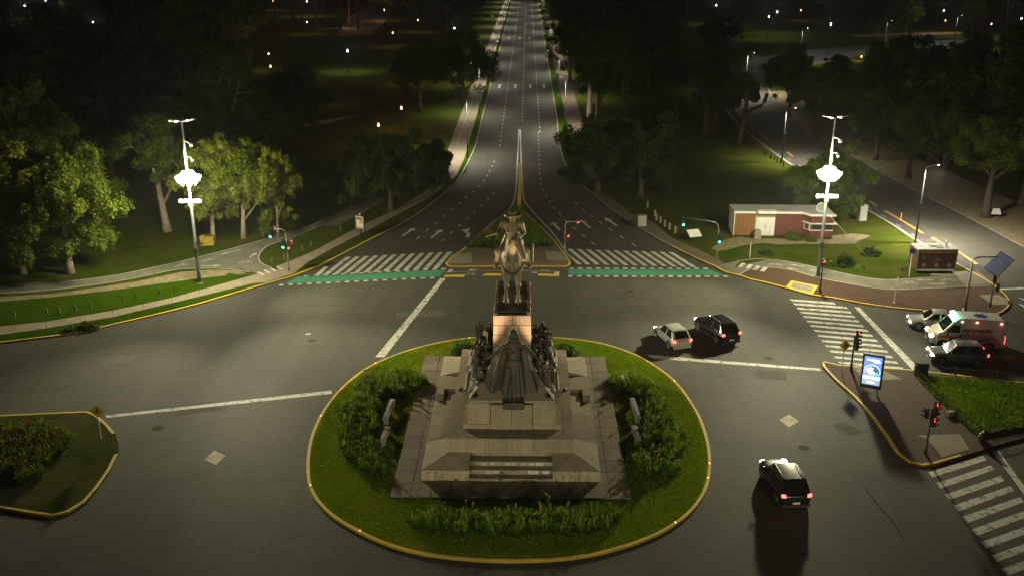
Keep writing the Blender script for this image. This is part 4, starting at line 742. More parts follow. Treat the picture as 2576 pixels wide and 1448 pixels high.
mane.ell((0.13, -1.12, 2.06), (0.05, 0.06, 0.13), rx(-30))
sculpt('mane', mane, 0.02, 'pale_bronze', horse, 2)
tk = MB()
def arc(c, rx_, rz2, y, a0, a1, n=14): return [(c[0] + rx_ * math.cos(R(a0 + (a1 - a0) * k / n)), y(k / n), c[1] + rz2 * math.sin(R(a0 + (a1 - a0) * k / n))) for k in range(n + 1)]
tk.tube(arc((0, 1.27), 0.335, 0.33, lambda t: -0.50 - 0.36 * math.sin(math.pi * t), 175, 365), 0.018, 6)
tk.box((0.0, -0.925, 0.86), (0.06, 0.02, 0.2)); tk.box((0.05, -0.915, 0.88), (0.03, 0.02, 0.16))
tk.tube([(0.03, -0.93, 1.98), (0.02, -0.7, 1.62), (-0.12, -0.4, 1.78)], 0.014, 6); tk.tube([(0.36, -1.24, 1.68), (0.30, -0.7, 1.6), (0.14, -0.36, 1.8)], 0.016, 6)
tk.tube([(0.19, -1.28, 1.78), (0.29, -1.36, 1.71), (0.40, -1.22, 1.70)], 0.017, 6); tk.tube([(0.0, -1.03, 2.06), (0.11, -1.20, 2.03), (0.29, -1.03, 2.05)], 0.017, 6); tk.tube([(0.01, -1.05, 2.05), (0.17, -1.26, 1.8)], 0.015, 6)
tk.obj('harness', 'dark_bronze', horse)
sd = MB(); sd.ell((0, 0.12, 1.42), (0.36, 0.42, 0.2)).ell((0, 0.5, 1.55), (0.3, 0.14, 0.1)).ell((0.0, -0.22, 1.58), (0.16, 0.1, 0.09))
sculpt('saddle', sd, 0.03, 'pale_bronze', horse, 2)
rd = MB()
rd.ell((0, 0.08, 1.68), (0.21, 0.19, 0.17)).ell((0, 0.06, 1.86), (0.185, 0.14, 0.2)).ell((0, 0.04, 2.07), (0.225, 0.155, 0.2)).ell((0, 0.05, 2.2), (0.25, 0.13, 0.09))
rd.cap((0, 0.04, 2.24), (0, 0.0, 2.33), 0.075, 0.07).ell((0, -0.02, 2.40), (0.088, 0.108, 0.125)).ell((0, -0.125, 2.385), (0.02, 0.025, 0.03)).ell((0, -0.10, 2.335), (0.05, 0.04, 0.03)).ell((-0.09, 0, 2.40), (0.015, 0.025, 0.035)).ell((0.09, 0, 2.40), (0.015, 0.025, 0.035))
rd.cap((-0.25, 0.05, 2.19), (-0.39, -0.04, 1.98), 0.095, 0.07).cap((-0.39, -0.04, 1.98), (-0.47, -0.34, 2.0), 0.068, 0.045)
rd.ell((-0.475, -0.40, 2.0), (0.035, 0.06, 0.045))
for k in range(4): rd.cap((-0.50 + k * 0.018, -0.44, 2.03 - k * 0.022), (-0.50 + k * 0.018, -0.50, 2.0 - k * 0.025), 0.014, 0.011)
rd.cap((-0.445, -0.40, 2.03), (-0.42, -0.45, 2.05), 0.015, 0.012)
rd.cap((0.25, 0.05, 2.19), (0.345, 0.04, 1.92), 0.095, 0.07).cap((0.345, 0.04, 1.92), (0.15, -0.28, 1.84), 0.068, 0.045).ell((0.125, -0.32, 1.83), (0.045, 0.055, 0.05))
for sx in (-1, 1):
    rd.cap((sx * 0.13, 0.04, 1.64), (sx * 0.40, -0.26, 1.42), 0.125, 0.092).cap((sx * 0.40, -0.26, 1.42), (sx * 0.475, -0.14, 1.0), 0.09, 0.062)
    rd.cap((sx * 0.475, -0.14, 0.99), (sx * 0.52, -0.32, 0.95), 0.058, 0.04).tube([(sx * 0.41, -0.25, 1.43), (sx * 0.425, -0.24, 1.34)], [0.108, 0.105], 12)
for k in range(9):
    a = math.pi * (1.05 + 0.9 * k / 8); rd.cap((0.2 * math.cos(a), 0.06 + 0.15 * math.sin(a), 1.86), (0.30 * math.cos(a), 0.06 + 0.26 * math.sin(a), 1.58), 0.045, 0.055)
rd.tube([(0.0, -0.115, 2.2), (-0.02, -0.13, 2.02), (0.0, -0.1, 1.82)], [0.02, 0.025, 0.02], 6); rd.tube([(-0.19 + 0.38 * k / 8, 0.05 - 0.17 * math.sin(math.pi * k / 8), 1.80) for k in range(9)], 0.03, 6)
for sx in (-1, 1): rd.ell((sx * 0.26, 0.05, 2.235), (0.08, 0.07, 0.03)); rd.cap((sx * 0.06, -0.06, 2.28), (sx * 0.12, -0.11, 2.12), 0.025, 0.02)
rider = sculpt('rider', rd, 0.018, 'pale_bronze', eq, 2)
hat = MB(); hat.ell((0.0, 0.0, 2.47), (0.27, 0.235, 0.028), ry(-7)).ell((0, 0.01, 2.52), (0.115, 0.13, 0.085)).ell((-0.16, -0.03, 2.49), (0.1, 0.14, 0.03), ry(18)).ell((0.2, -0.06, 2.44), (0.08, 0.12, 0.022), ry(-26))
sculpt('hat', hat, 0.02, 'pale_bronze', rider, 2)
bt = MB(); bt.cap((-0.47, -0.50, 2.06), (-0.72, -0.52, 1.98), 0.028, 0.022).ell((-0.73, -0.52, 1.98), (0.045, 0.04, 0.04)); bt.obj('baton', 'pale_bronze', rider, True)
for sx in (-1, 1):
    st = MB(); st.tube([(sx * (0.5 + 0.075 * math.cos(a * math.pi / 6)), -0.26, 0.95 + 0.085 * math.sin(a * math.pi / 6)) for a in range(13)], 0.014, 6); st.box((sx * 0.5, -0.26, 0.885), (0.14, 0.1, 0.02)); st.tube([(sx * 0.46, -0.1, 1.4), (sx * 0.5, -0.24, 1.03)], 0.014, 6)
    st.obj('stirrup', 'dark_bronze', rider)

# ---- draped woman with open arms in front of the pedestal
wo = thing('draped_woman_statue', 'dark bronze woman in a wide cloak, arms held open, before the pedestal', 'statue', (MX + 0.12, 54.2, 0.115 + zb1 + 0.05), 0, None, 2.56)
b = MB()
b.ell((0, 0.0, 0.82), (0.19, 0.14, 0.24)).ell((0, 0.0, 1.06), (0.165, 0.12, 0.18)).ell((0, 0, 1.24), (0.19, 0.125, 0.17)).ell((0, 0.02, 1.34), (0.22, 0.10, 0.07))
b.cap((0, 0.0, 1.36), (0.0, -0.02, 1.46), 0.06, 0.055).ell((0, -0.03, 1.555), (0.082, 0.10, 0.12)).ell((0, -0.13, 1.54), (0.016, 0.022, 0.03)).ell((0, -0.115, 1.49), (0.04, 0.03, 0.022))
b.ell((0, 0.02, 1.59), (0.11, 0.115, 0.115)).ell((-0.10, 0.0, 1.46), (0.045, 0.06, 0.14)).ell((0.10, 0.0, 1.46), (0.045, 0.06, 0.14)).ell((0, -0.05, 1.665), (0.10, 0.085, 0.035))
for sx in (-1, 1):
    b.cap((sx * 0.2, 0.02, 1.32), (sx * 0.38, -0.06, 1.18), 0.072, 0.055).cap((sx * 0.38, -0.06, 1.18), (sx * 0.53, -0.22, 1.10), 0.054, 0.036).ell((sx * 0.565, -0.26, 1.09), (0.045, 0.05, 0.02))
    for k in range(4): b.cap((sx * (0.575 + 0.012 * k), -0.30 + k * 0.018, 1.09), (sx * (0.615 + 0.014 * k), -0.345 + k * 0.025, 1.085), 0.011, 0.009)
    b.cap((sx * 0.55, -0.29, 1.10), (sx * 0.53, -0.335, 1.115), 0.012, 0.009)
    b.ell((sx * 0.085, -0.10, 1.22), (0.075, 0.06, 0.065))
for k in range(16):      # dress folds
    a = -math.pi * (0.02 + 0.96 * k / 15); r0 = 0.17; r1 = 0.25 + (0.05 if k % 2 else -0.02) + 0.02 * math.sin(k * 2.3)
    b.cap((r0 * math.cos(a), r0 * 0.75 * math.sin(a), 0.95), (r1 * math.cos(a), r1 * 0.95 * math.sin(a) - 0.02, 0.04), 0.038, 0.05)
b.ell((0, 0.05, 0.4), (0.24, 0.2, 0.5))
b.cap((-0.12, -0.14, 0.75), (-0.2, -0.32, 0.3), 0.10, 0.085)     # advancing knee under the cloth
body = sculpt('figure', b, 0.013, 'dark_bronze', wo, 1, 0.35)
ck = MB()
for sx in (-1, 1):
    for k in range(13):
        t = k / 12; x0 = sx * (0.12 + 0.15 * t); x1 = sx * (0.22 + 0.32 * t + 0.03 * math.sin(k * 1.9)); y0 = 0.14 - 0.06 * t; y1 = 0.06 - 0.12 * t + (0.075 if k % 2 else -0.075) + 0.03 * math.sin(k * 2.6 + sx)
        ck.cap((x0, y0, 1.34 - 0.14 * t), (x1, y1, 0.05 + 0.09 * math.sin(k * 1.3 + sx) + 0.10 * t), 0.034, 0.055)
    ck.ell((sx * 0.13, 0.0, 1.36), (0.13, 0.13, 0.06), ry(sx * 22))
ck.ell((0, 0.12, 0.75), (0.3, 0.07, 0.65))
sculpt('cloak', ck, 0.016, 'dark_bronze', wo, 1, 0.3)
rk = MB(); rk.box((0, -0.28, -0.02), (0.5, 0.5, 0.18), 0, 0.93).ell((0, -0.1, 0.02), (0.42, 0.36, 0.12)).ell((0.2, 0.1, 0.06), (0.3, 0.3, 0.16))
sculpt('rock_base', rk, 0.03, 'dark_bronze', wo, 1)

# ---- bronze crowds flanking the pedestal
def person_proto(kind):
    b = MB(); rs = random.Random(kind * 11 + 5)
    if kind == 3:      # seated
        b.ell((0, 0.05, 0.55), (0.2, 0.17, 0.2)).ell((0, 0.02, 0.82), (0.2, 0.14, 0.25)).cap((0, 0, 1.05), (0, -0.03, 1.15), 0.06, 0.055).ell((0, -0.05, 1.25), (0.085, 0.1, 0.12)).ell((0, -0.03, 1.31), (0.12, 0.13, 0.06))
        for sx in (-1, 1):
            b.cap((sx * 0.1, 0, 0.55), (sx * 0.16, -0.42, 0.55), 0.1, 0.08).cap((sx * 0.16, -0.42, 0.55), (sx * 0.15, -0.4, 0.08), 0.075, 0.055).cap((sx * 0.15, -0.4, 0.06), (sx * 0.16, -0.55, 0.04), 0.05, 0.04)
            b.cap((sx * 0.21, 0, 1.0), (sx * 0.25, -0.2, 0.72), 0.065, 0.05).cap((sx * 0.25, -0.2, 0.72), (sx * 0.12, -0.42, 0.68), 0.048, 0.035).ell((sx * 0.10, -0.45, 0.68), (0.035, 0.05, 0.035))
        b.box((0, 0.1, 0.2), (0.5, 0.5, 0.42), 0, 0.85)
        return b
    rob = kind in (1, 2)
    b.ell((0, 0, 0.95), (0.17, 0.125, 0.17)).ell((0, 0, 1.2), (0.18, 0.125, 0.22)).ell((0, 0.01, 1.38), (0.21, 0.10, 0.08)).cap((0, 0, 1.42), (0, -0.02, 1.5), 0.058, 0.052).ell((0, -0.02, 1.6), (0.08, 0.098, 0.115)).ell((0, -0.11, 1.59), (0.015, 0.02, 0.025))
    if kind == 0: b.ell((0, 0, 1.69), (0.1, 0.115, 0.06)).ell((0, -0.02, 1.66), (0.14, 0.15, 0.015))
    elif kind == 1: b.ell((0, 0.03, 1.6), (0.105, 0.11, 0.15)).ell((0, 0.05, 1.42), (0.15, 0.1, 0.14))
    else: b.ell((0, 0, 1.64), (0.088, 0.1, 0.09))
    for sx in (-1, 1):
        if rob: pass
        else:
            b.cap((sx * 0.09, 0, 0.92), (sx * 0.105, -0.03 - 0.05 * sx, 0.5), 0.095, 0.068).cap((sx * 0.105, -0.03 - 0.05 * sx, 0.5), (sx * 0.11, -0.05 * sx, 0.1), 0.064, 0.045).cap((sx * 0.11, -0.05 * sx, 0.06), (sx * 0.125, -0.14 - 0.05 * sx, 0.04), 0.045, 0.04)
        hx, hy, hz = (sx * 0.2, -0.2, 1.05) if kind != 2 else (sx * 0.12, -0.24, 1.15)
        b.cap((sx * 0.21, 0, 1.36), (sx * 0.255, 0.0, 1.1), 0.062, 0.05).cap((sx * 0.255, 0, 1.1), (hx, hy, hz), 0.048, 0.035).ell((hx, hy - 0.04, hz), (0.035, 0.05, 0.04))
    if rob:
        for k in range(14):
            a = 2 * math.pi * k / 14; r1 = 0.22 + 0.03 * math.sin(k * 2.7); b.cap((0.14 * math.cos(a), 0.11 * math.sin(a), 1.0), (r1 * math.cos(a), r1 * 0.85 * math.sin(a), 0.04), 0.045, 0.05)
        b.ell((0, 0, 0.5), (0.17, 0.15, 0.5))
    else:
        for k in range(9):
            a = 2 * math.pi * k / 9; b.cap((0.15 * math.cos(a), 0.11 * math.sin(a), 1.05), (0.2 * math.cos(a), 0.15 * math.sin(a), 0.68), 0.04, 0.04)
    if kind == 0: b.cap((0.2, -0.24, 0.7), (0.26, -0.16, 1.75), 0.022, 0.014)
    b.ell((0, 0, 0.0), (0.25, 0.25, 0.05))
    return b
protos = []
for k in range(4):
    o = sculpt('bronze_figure', person_proto(k), 0.022, 'dark_bronze', None, 1); protos.append(o.data); bpy.data.objects.remove(o)
# a horse for the mounted man of the west crowd
ZG = 0.115 + zb1 + 0.2
GR = {-1: 'bronze crowd west of the pedestal', 1: 'bronze crowd east of the pedestal'}
kinds_ = ['standing soldier with a rifle', 'robed woman', 'robed man with folded hands', 'seated man']
side_ = {-1: 'left', 1: 'right'}
ordn = ['nearest', 'second', 'third', 'fourth', 'fifth', 'sixth', 'seventh', 'eighth', 'ninth', 'tenth', 'eleventh', 'twelfth', 'thirteenth', 'fourteenth', 'farthest']
spots = {1: [(1.75, 55.25, 1, 5, .30), (2.15, 54.9, 2, -5, .22), (1.45, 55.8, 0, 10, .42), (2.4, 55.5, 1, -20, .15), (1.8, 56.3, 2, 0, .38), (2.2, 56.7, 0, -10, .35), (1.42, 56.9, 1, 20, .5), (1.8, 57.4, 0, 5, .55), (2.2, 57.8, 2, -12, .6), (1.45, 58.2, 2, 0, .6), (1.85, 58.8, 1, 12, .6), (2.3, 59.2, 0, -8, .62), (1.5, 59.7, 0, 0, .62), (1.95, 60.4, 1, 0, .62)],
         -1: [(-2.0, 54.9, 3, 15, .1), (-1.75, 55.5, 3, -20, .25), (-2.25, 56.0, 2, 10, .2), (-1.6, 56.3, 0, -15, .4), (-2.15, 56.8, 0, 10, .35), (-1.5, 57.2, 2, 0, .5), (-2.3, 57.5, 1, -10, .4), (-2.25, 60.3, 0, 0, .6), (-1.5, 60.2, 2, 5, .6)]}
for sx in (-1, 1):
    base = MB()
    for k in range(9):
        t = k / 8; base.ell((sx * (1.95 - 0.15 * math.sin(t * 9)) , Lm(54.7) + 6.2 * t, ZG - 0.115 + 0.05 + 0.42 * t ** 0.5), (0.82, 0.75, 0.16 + 0.22 * t))
    sculpt('crowd_base', base, 0.06, 'dark_bronze', mon, 2)
    for i, (x, y, k, a, dz) in enumerate(spots[sx]):
        o = link('bronze_figure', protos[k]); o.location = (MX + x, y, ZG + dz - 0.04); o.rotation_euler = (0, 0, R(a)); s_ = rr.uniform(1.0, 1.1); o.scale = (s_, s_, s_)
        tag(o, '%s of the bronze figures %s of the pedestal, a %s' % (ordn[i] if i < len(spots[sx]) - 1 else 'farthest', side_[sx], kinds_[k]), 'statue', GR[sx])
mt = thing('bronze_mounted_figure', 'small dark bronze rider on a horse in the crowd left of the pedestal', 'statue', (MX - 1.95, 58.7, ZG + 0.55), R(12), None, 0.62)
for ch in list(horse.children) + []: pass
ho = link('horse', horse.data.copy(), None, mt); ho.data.materials.clear(); ho.data.materials.append(MATS['dark_bronze'])
rd2 = link('rider', rider.data.copy(), None, mt); rd2.data.materials.clear(); rd2.data.materials.append(MATS['dark_bronze'])
# statue floodlights on the base, warm, aimed up at pedestal and rider
for sx in (-1, 1):
    fl = thing('monument_floodlight', 'small warm floodlight on the granite ledge %s of the draped woman' % ('left' if sx < 0 else 'right'), 'floodlight', (MX + sx * 2.2, 53.62, 0.115 + zb1 + 0.2), 0, 'monument floodlights')
    MB().box((0, 0, 0.14), (0.28, 0.2, 0.16), 0, 1, rx(35)).box((0, 0.05, 0.03), (0.2, 0.06, 0.06)).obj('housing', 'black_plastic', fl)
    light('flood', 'SPOT', 3600, (0, 0.05, 0.35), fl, (1.0, 0.74, 0.42), 0.15, (-sx * 1.8, 4.4, 9.4), 34, 0.8)
    fl2 = thing('monument_floodlight', 'small warm floodlight on the granite tier %s of the pedestal side' % ('left' if sx < 0 else 'right'), 'floodlight', (MX + sx * 3.4, 58.5, 0.115 + z3), 0, 'monument floodlights')
    MB().box((0, 0, 0.14), (0.28, 0.2, 0.16), 0, 1, ry(-sx * 35)).box((0, 0.0, 0.03), (0.2, 0.06, 0.06)).obj('housing', 'black_plastic', fl2)
    light('flood', 'SPOT', 1800, (0, 0.0, 0.35), fl2, (1.0, 0.68, 0.40), 0.12, (-sx * 2.6, 0.6, 8.5), 45, 0.8)

FLOOD = 14500.0; NEAR = 42000.0; AVL = 2000.0; LMP = 0.7; SIG = 0.22
LAMPS = [
 (-20.8, 163.2, 3.6, 'warm', 'warm orange globe lantern on the dark lawn left of the avenue footpath'),
 (-22.5, 148.4, 3.4, 'warm', 'warm orange globe lantern above the dark bushes left of the avenue'),
 (-26.5, 217.6, 3.8, 'warm', 'warm orange globe lantern under the trees near the avenue, left side'),
 (-41.4, 188.9, 3.5, 'warm', 'warm orange globe lantern dim behind the big dark tree on the left'),
 (-42.7, 238.3, 5, 'white', 'white lamp glinting deep in the left trees'),
 (-20.0, 277.8, 7, 'white', 'white lamp on a tall pole left of the avenue far away'),
 (-37.5, 347.3, 4, 'warm', 'warm orange globe lantern far off left of the avenue, high in the picture'),
 (-66.6, 361.6, 4, 'warm', 'warm orange globe lantern near the palm trunks at the upper left'),
 (-73.7, 338.2, 4, 'warm', 'warm orange globe lantern among the palm trunks at the upper left'),
 (-90.9, 419.5, 6, 'white', 'white lamp behind the palms at the top edge'),
 (-114.3, 457.3, 4, 'warm', 'warm orange globe lantern left of the palms at the top edge'),
 (-62.4, 241.3, 4, 'warm', 'warm orange globe lantern reddish in the left trees below the palms'),
 (-55.7, 216.2, 4, 'warm', 'warm orange globe lantern lowest reddish one in the left trees'),
 (-39.8, 298.5, 4, 'warm', 'warm orange globe lantern faint one between avenue and palms'),
 (-55.9, 397.4, 4, 'warm', 'warm orange globe lantern faint one near the top between avenue and palms'),
 (-185.5, 373.4, 7, 'white', 'white lamp leftmost at the top edge of the park'),
 (-192.8, 405.8, 7, 'white', 'white lamp second from left at the top edge of the park'),
 (-150.9, 350.1, 3, 'white', 'white lamp low between dark trees at the upper left'),
 (84.1, 343.7, 7, 'white', 'white lamp above the dark trees right of the avenue, upper one of two'),
 (76.7, 323.6, 7, 'white', 'white lamp above the dark trees right of the avenue, lower one of two'),
 (107.1, 399.9, 4, 'warm', 'warm orange globe lantern beyond the right trees at the top'),
 (83.6, 280.1, 8, 'white', 'white lamp bright one above the bend of the park road'),
 (137.1, 337.1, 8, 'white', 'white lamp bright one high above the far green bush'),
 (142.7, 348.3, 4, 'warm', 'warm orange globe lantern right of the far green bush'),
 (151.7, 333.4, 4, 'warm', 'warm orange globe lantern at the upper right under the trees'),
 (152.9, 316.4, 7, 'white', 'white lamp at the right edge high in the picture'),
 (105.3, 219.9, 3, 'white', 'white lamp low one at the right edge among trees'),
 (70.2, 379.5, 7, 'white', 'white lamp between dark crowns at the top right of the avenue'),
 (87.3, 263.0, 1.2, 'warm', 'low warm light at the near kerb of the bend'),
 (94.3, 266.9, 1.2, 'warm', 'low warm light at the kerb before the hoarding'),
]
# ------------------------------------------------------------------ lamps and street furniture
COOL = (1.0, 0.93, 0.60)
emis('lamp_white', (1.0, 0.96, 0.88), 45); emis('lamp_row', (1.0, 0.86, 0.74), 30); emis('lamp_warm', (1.0, 0.50, 0.20), 7); emis('lamp_small', (0.95, 0.93, 1.0), 12)
emis('red_lens', (1.0, 0.03, 0.02), 6); emis('green_lens', (0.05, 1.0, 0.62), 9); emis('amber_stud', (1.0, 0.35, 0.06), 2.2)
flat('dead_lens', (0.03, 0.02, 0.015), 0.3)
def v2(k, i=0): return L[k][i]
def mast(name, label, xy, aim, floods, rz=0.0):
    t = thing(name, label, 'lamp mast', (xy[0], xy[1], 0.1), rz, 'floodlight masts')
    MB().tube([(0, 0, 0), (0, 0, 1.2), (0, 0, 7.5), (0, 0, 9.6)], [0.19, 0.17, 0.13, 0.11], 12).tube([(0, 0, 0), (0, 0, 0.12)], 0.32, 12).obj('pole', 'pole_grey', t, True)
    MB().tube([(0, 0, 9.6), (0, 0, 12.4), (0, 0, 15)], [0.11, 0.09, 0.06], 10).obj('upper_pole', 'white_metal', t, True)
    ring = MB().tube([(0.62 * math.cos(a * math.pi / 8), 0.62 * math.sin(a * math.pi / 8), 10.02) for a in range(17)], 0.03, 6)
    for a in range(4): ring.tube([(0, 0, 10.02), (0.62 * math.cos(a * math.pi / 2), 0.62 * math.sin(a * math.pi / 2), 10.02)], 0.03, 6)
    ring.obj('head_ring', 'grey_metal', t)
    for k in range(9):
        a = k * 2 * math.pi / 9 + 0.3; c = Vector((0.92 * math.cos(a), 0.92 * math.sin(a), 9.92)); M = Matrix.Rotation(a, 3, 'Z') @ Matrix.Rotation(R(24), 3, 'Y')
        hd = MB().box(tuple(c), (0.10, 0.52, 0.46), 0, 1, M).obj('floodlight_head', 'grey_metal', t)
        MB().box(tuple(c + M @ Vector((0.075, 0, 0))), (0.05, 0.50, 0.44), 0, 1, M).obj('lens', 'lamp_white', hd)
        MB().box(tuple(c + M @ Vector((-0.075, 0, 0))), (0.05, 0.34, 0.30), 0, 1, M).obj('lens', 'lamp_white', hd)
    for k in range(11):  # extra small heads added above and below to round out the lamp bloom
        a = k * 2 * math.pi / (6 if k < 6 else 5) + 0.1; rr_, zz_ = (0.46, 10.34) if k < 6 else (0.62, 9.52); c = Vector((rr_ * math.cos(a), rr_ * math.sin(a), zz_)); M = Matrix.Rotation(a, 3, 'Z') @ Matrix.Rotation(R(-30 if k < 6 else 40), 3, 'Y')
        hd = MB().box(tuple(c), (0.09, 0.36, 0.30), 0, 1, M).obj('floodlight_head', 'grey_metal', t); MB().box(tuple(c + M @ Vector((0.07, 0, 0))), (0.05, 0.37, 0.31), 0, 1, M).obj('lens', 'lamp_white', hd)
    MB().box((0, 0, 7.72), (1.9, 0.08, 0.08)).box((0, 0.0, 7.55), (0.3, 0.3, 0.35)).obj('crossbar', 'white_metal', t)
    for k in range(5):
        hd = MB().box((-0.8 + k * 0.4, -0.05, 7.86), (0.3, 0.12, 0.26), 0, 1, rx(-20)).obj('lamp_head', 'grey_metal', t)
        MB().box((-0.8 + k * 0.4, -0.13, 7.86), (0.34, 0.03, 0.27), 0, 1, rx(-20)).obj('lens', 'lamp_row', hd)
    for k, a in enumerate((10, 40, 170, 215)):
        e = (1.15 * math.cos(R(a)), 1.15 * math.sin(R(a)), 15.12)
        MB().tube([(0, 0, 14.95), e], 0.022, 6).obj('spur', 'grey_metal', t)
        MB().box((e[0] * 0.42, e[1] * 0.42, 15.0), (0.2, 0.09, 0.06), R(a)).obj('spur_lamp', 'lamp_small', t)
    MB().tube([(0, 0, 13.3), (0.5, -0.1, 13.1)], 0.03, 6).ell((0.62, -0.1, 12.95), (0.16, 0.16, 0.18)).obj('camera', 'white_metal', t)
    MB().tube([(0, 0, 11.9), (0.55, -0.1, 11.8)], 0.025, 6).ell((0.6, -0.1, 11.6), (0.12, 0.12, 0.15)).obj('camera', 'white_metal', t)
    MB().box((0.0, -0.2, 3.2), (0.36, 0.06, 0.5)).obj('control_box', 'signal_housing', t)
    MB().box((0.32, -0.12, 3.9), (0.9, 0.03, 0.2)).obj('street_plate', 'dark_metal', t)
    for kind, e, off, tgt, cone in floods:
        light('flood', kind, e, off, t, COOL, 0.45, tgt, cone, 0.85)
    return t
PF_ = FLOOD
mL = v2('mast_left'); mR = v2('mast_right')
def rel(m, x, y, z=0): return (x - m[0], y - m[1], z - 0.1)
mast('floodlight_mast', 'tall floodlight mast on the left verge beside the cycle path', mL, None,
     [('POINT', PF_ * 0.5, (0.9, -1.2, 9.3), None, None), ('SPOT', PF_ * 1.5, (0.9, -1.1, 9.7), rel(mL, 0, 76), 80), ('SPOT', PF_ * 2.6, (0.9, -1.1, 9.7), rel(mL, 4, 46), 60), ('SPOT', PF_ * 1.4, (0.4, -1.4, 9.7), rel(mL, -28, 26), 66), ('POINT', PF_ * 0.5, (-0.6, 0.5, 11.0), None, None)])
mast('floodlight_mast', 'tall floodlight mast on the brick pavement beside the red kiosk', mR, None,
     [('POINT', PF_ * 0.5, (-0.9, -1.2, 9.3), None, None), ('SPOT', PF_ * 1.5, (-0.9, -1.1, 9.7), rel(mR, -3, 76), 80), ('SPOT', PF_ * 2.6, (-0.9, -1.1, 9.7), rel(mR, -5, 46), 60), ('SPOT', PF_ * 2.0, (-0.2, -1.4, 9.7), rel(mR, 24, 30), 66), ('POINT', PF_ * 0.5, (0.6, 0.5, 11.0), None, None)])
# unseen masts added behind the viewer to light the monument's front faces
mast('floodlight_mast', 'unseen floodlight mast added behind the viewer on the left for the monument front', (-27, -8), None, [('SPOT', NEAR, (0.4, 1.1, 9.9), (24, 66, 4), 48)])
mast('floodlight_mast', 'unseen floodlight mast added behind the viewer on the right for the monument front', (27, -9), None, [('SPOT', NEAR, (-0.4, 1.1, 9.9), (-24, 67, 4), 48)])
mb = MB(); a0 = Vector((mR[0] + 0.15, mR[1], 6.4)); a1 = Vector((33.6, 82.0, 0.12)); mb.tube([tuple(a0), tuple(a1)], 0.018, 6)
gw = mb.obj('guy_wire', 'grey_metal'); tag(gw, 'thin pale guy wire slanting from the right mast to the brick pavement', 'wire')

# ---- avenue lamp posts with arms over road and path
def lamp_post(label, x, y, side, e, group, h_=9.2):
    t = thing('lamp_post', label, 'street lamp', (x, y, 0.1), 0, group)
    MB().tube([(0, 0, 0), (0, 0, 1.0), (0, 0, h_)], [0.11, 0.09, 0.055], 8).obj('pole', 'dark_metal', t, True)
    MB().tube([(0, 0, h_ - 0.1), (side * 0.8, 0, h_ + 0.15), (side * 1.9, 0, h_ + 0.2)], 0.04, 6).tube([(0, 0, h_ - 0.1), (-side * 1.3, 0, h_ - 0.02)], 0.035, 6).obj('arm', 'dark_metal', t)
    hd = MB().box((side * 2.15, 0, h_ + 0.2), (0.62, 0.26, 0.1), 0, 0.8).obj('lamp_head', 'dark_metal', t); MB().box((side * 2.15, 0, h_ + 0.155), (0.46, 0.18, 0.02)).obj('lens', 'lamp_white', hd)
    hd = MB().box((-side * 1.5, 0, h_), (0.5, 0.22, 0.09), 0, 0.8).obj('lamp_head', 'dark_metal', t); MB().box((-side * 1.5, 0, h_ - 0.04), (0.36, 0.15, 0.02)).obj('lens', 'lamp_white', hd)
    MB().box((side * 0.12, 0, 4.6), (0.16, 0.3, 0.3)).box((0, 0, 4.2), (0.26, 0.05, 0.34)).obj('bracket_box', 'grey_metal', t)
    light('road_light', 'SPOT', e, (side * 2.15, 0, h_ + 0.05), t, (1.0, 0.97, 0.78), 0.25, (side * 3.2, 0, 0), 150, 0.5)
    light('path_light', 'SPOT', e * 2.6, (-side * 1.5, 0, h_ - 0.12), t, (1.0, 0.9, 0.78), 0.2, (-side * 2.2, 0, 0), 140, 1.0)
    return t
for i, y in enumerate((141, 179, 217, 255, 293, 331, 369, 407, 445, 483, 521)):
    lamp_post('avenue lamp post on the left verge, %s from the junction' % (ordn[i] if i else 'nearest'), -8.6, y, 1, AVL * (1.7 if i == 0 else 1), 'lamp posts on the left of the avenue')
for i, y in enumerate((162, 198, 236, 274, 312, 350, 388, 426, 464, 502)):
    lamp_post('avenue lamp post on the right verge, %s from the junction' % (ordn[i] if i else 'nearest'), 6.3, y, -1, AVL * (1.7 if i == 0 else 1), 'lamp posts on the right of the avenue')
def road_lamp(label, x, y, e, h_=8.0, side=1):
    t = thing('road_lamp', label, 'street lamp', (x, y, 0.1), 0, 'lamps along the park road')
    MB().tube([(0, 0, 0), (0, 0, h_)], [0.11, 0.06], 8).obj('pole', 'dark_metal', t, True)
    MB().tube([(0, 0, h_), (side * 0.9, 0, h_ + 0.3)], 0.04, 6).obj('arm', 'grey_metal', t)
    hd = MB().box((side * 1.1, 0, h_ + 0.32), (0.6, 0.24, 0.09), 0, 0.8, ry(-side * 12)).obj('lamp_head', 'grey_metal', t); MB().box((side * 1.1, 0, h_ + 0.275), (0.40, 0.15, 0.02)).obj('lens', 'lamp_row', hd)
    MB().box((0, -0.1, 4.2), (0.9, 0.03, 0.18)).obj('street_plate', 'dark_metal', t)
    if e: light('road_light', 'SPOT', e, (side * 1.1, 0, h_ + 0.15), t, (1.0, 0.9, 0.74), 0.25, (side * 2.0, 0, 0), 165, 1.0)
p = v2('lamp_ne'); road_lamp('dark street lamp behind the food truck by the yellow lane blocks', p[0], p[1], AVL * 11)
p = v2('lamp_e2'); road_lamp('street lamp beside the curving cycle track before the trees', p[0], p[1], AVL * 5, 7.5)
road_lamp('street lamp at the bend of the park road, half hidden by trees', 45.0, 205, AVL * 6, 8.0)
for i, (x, y) in enumerate(((70, 258), (100, 283), (128, 304))): road_lamp(['lit street lamp left of the far green bush', 'lit street lamp in front of the far green bush', 'lit street lamp right of the far green bush'][i], x, y, AVL * 2.0, 8.5)
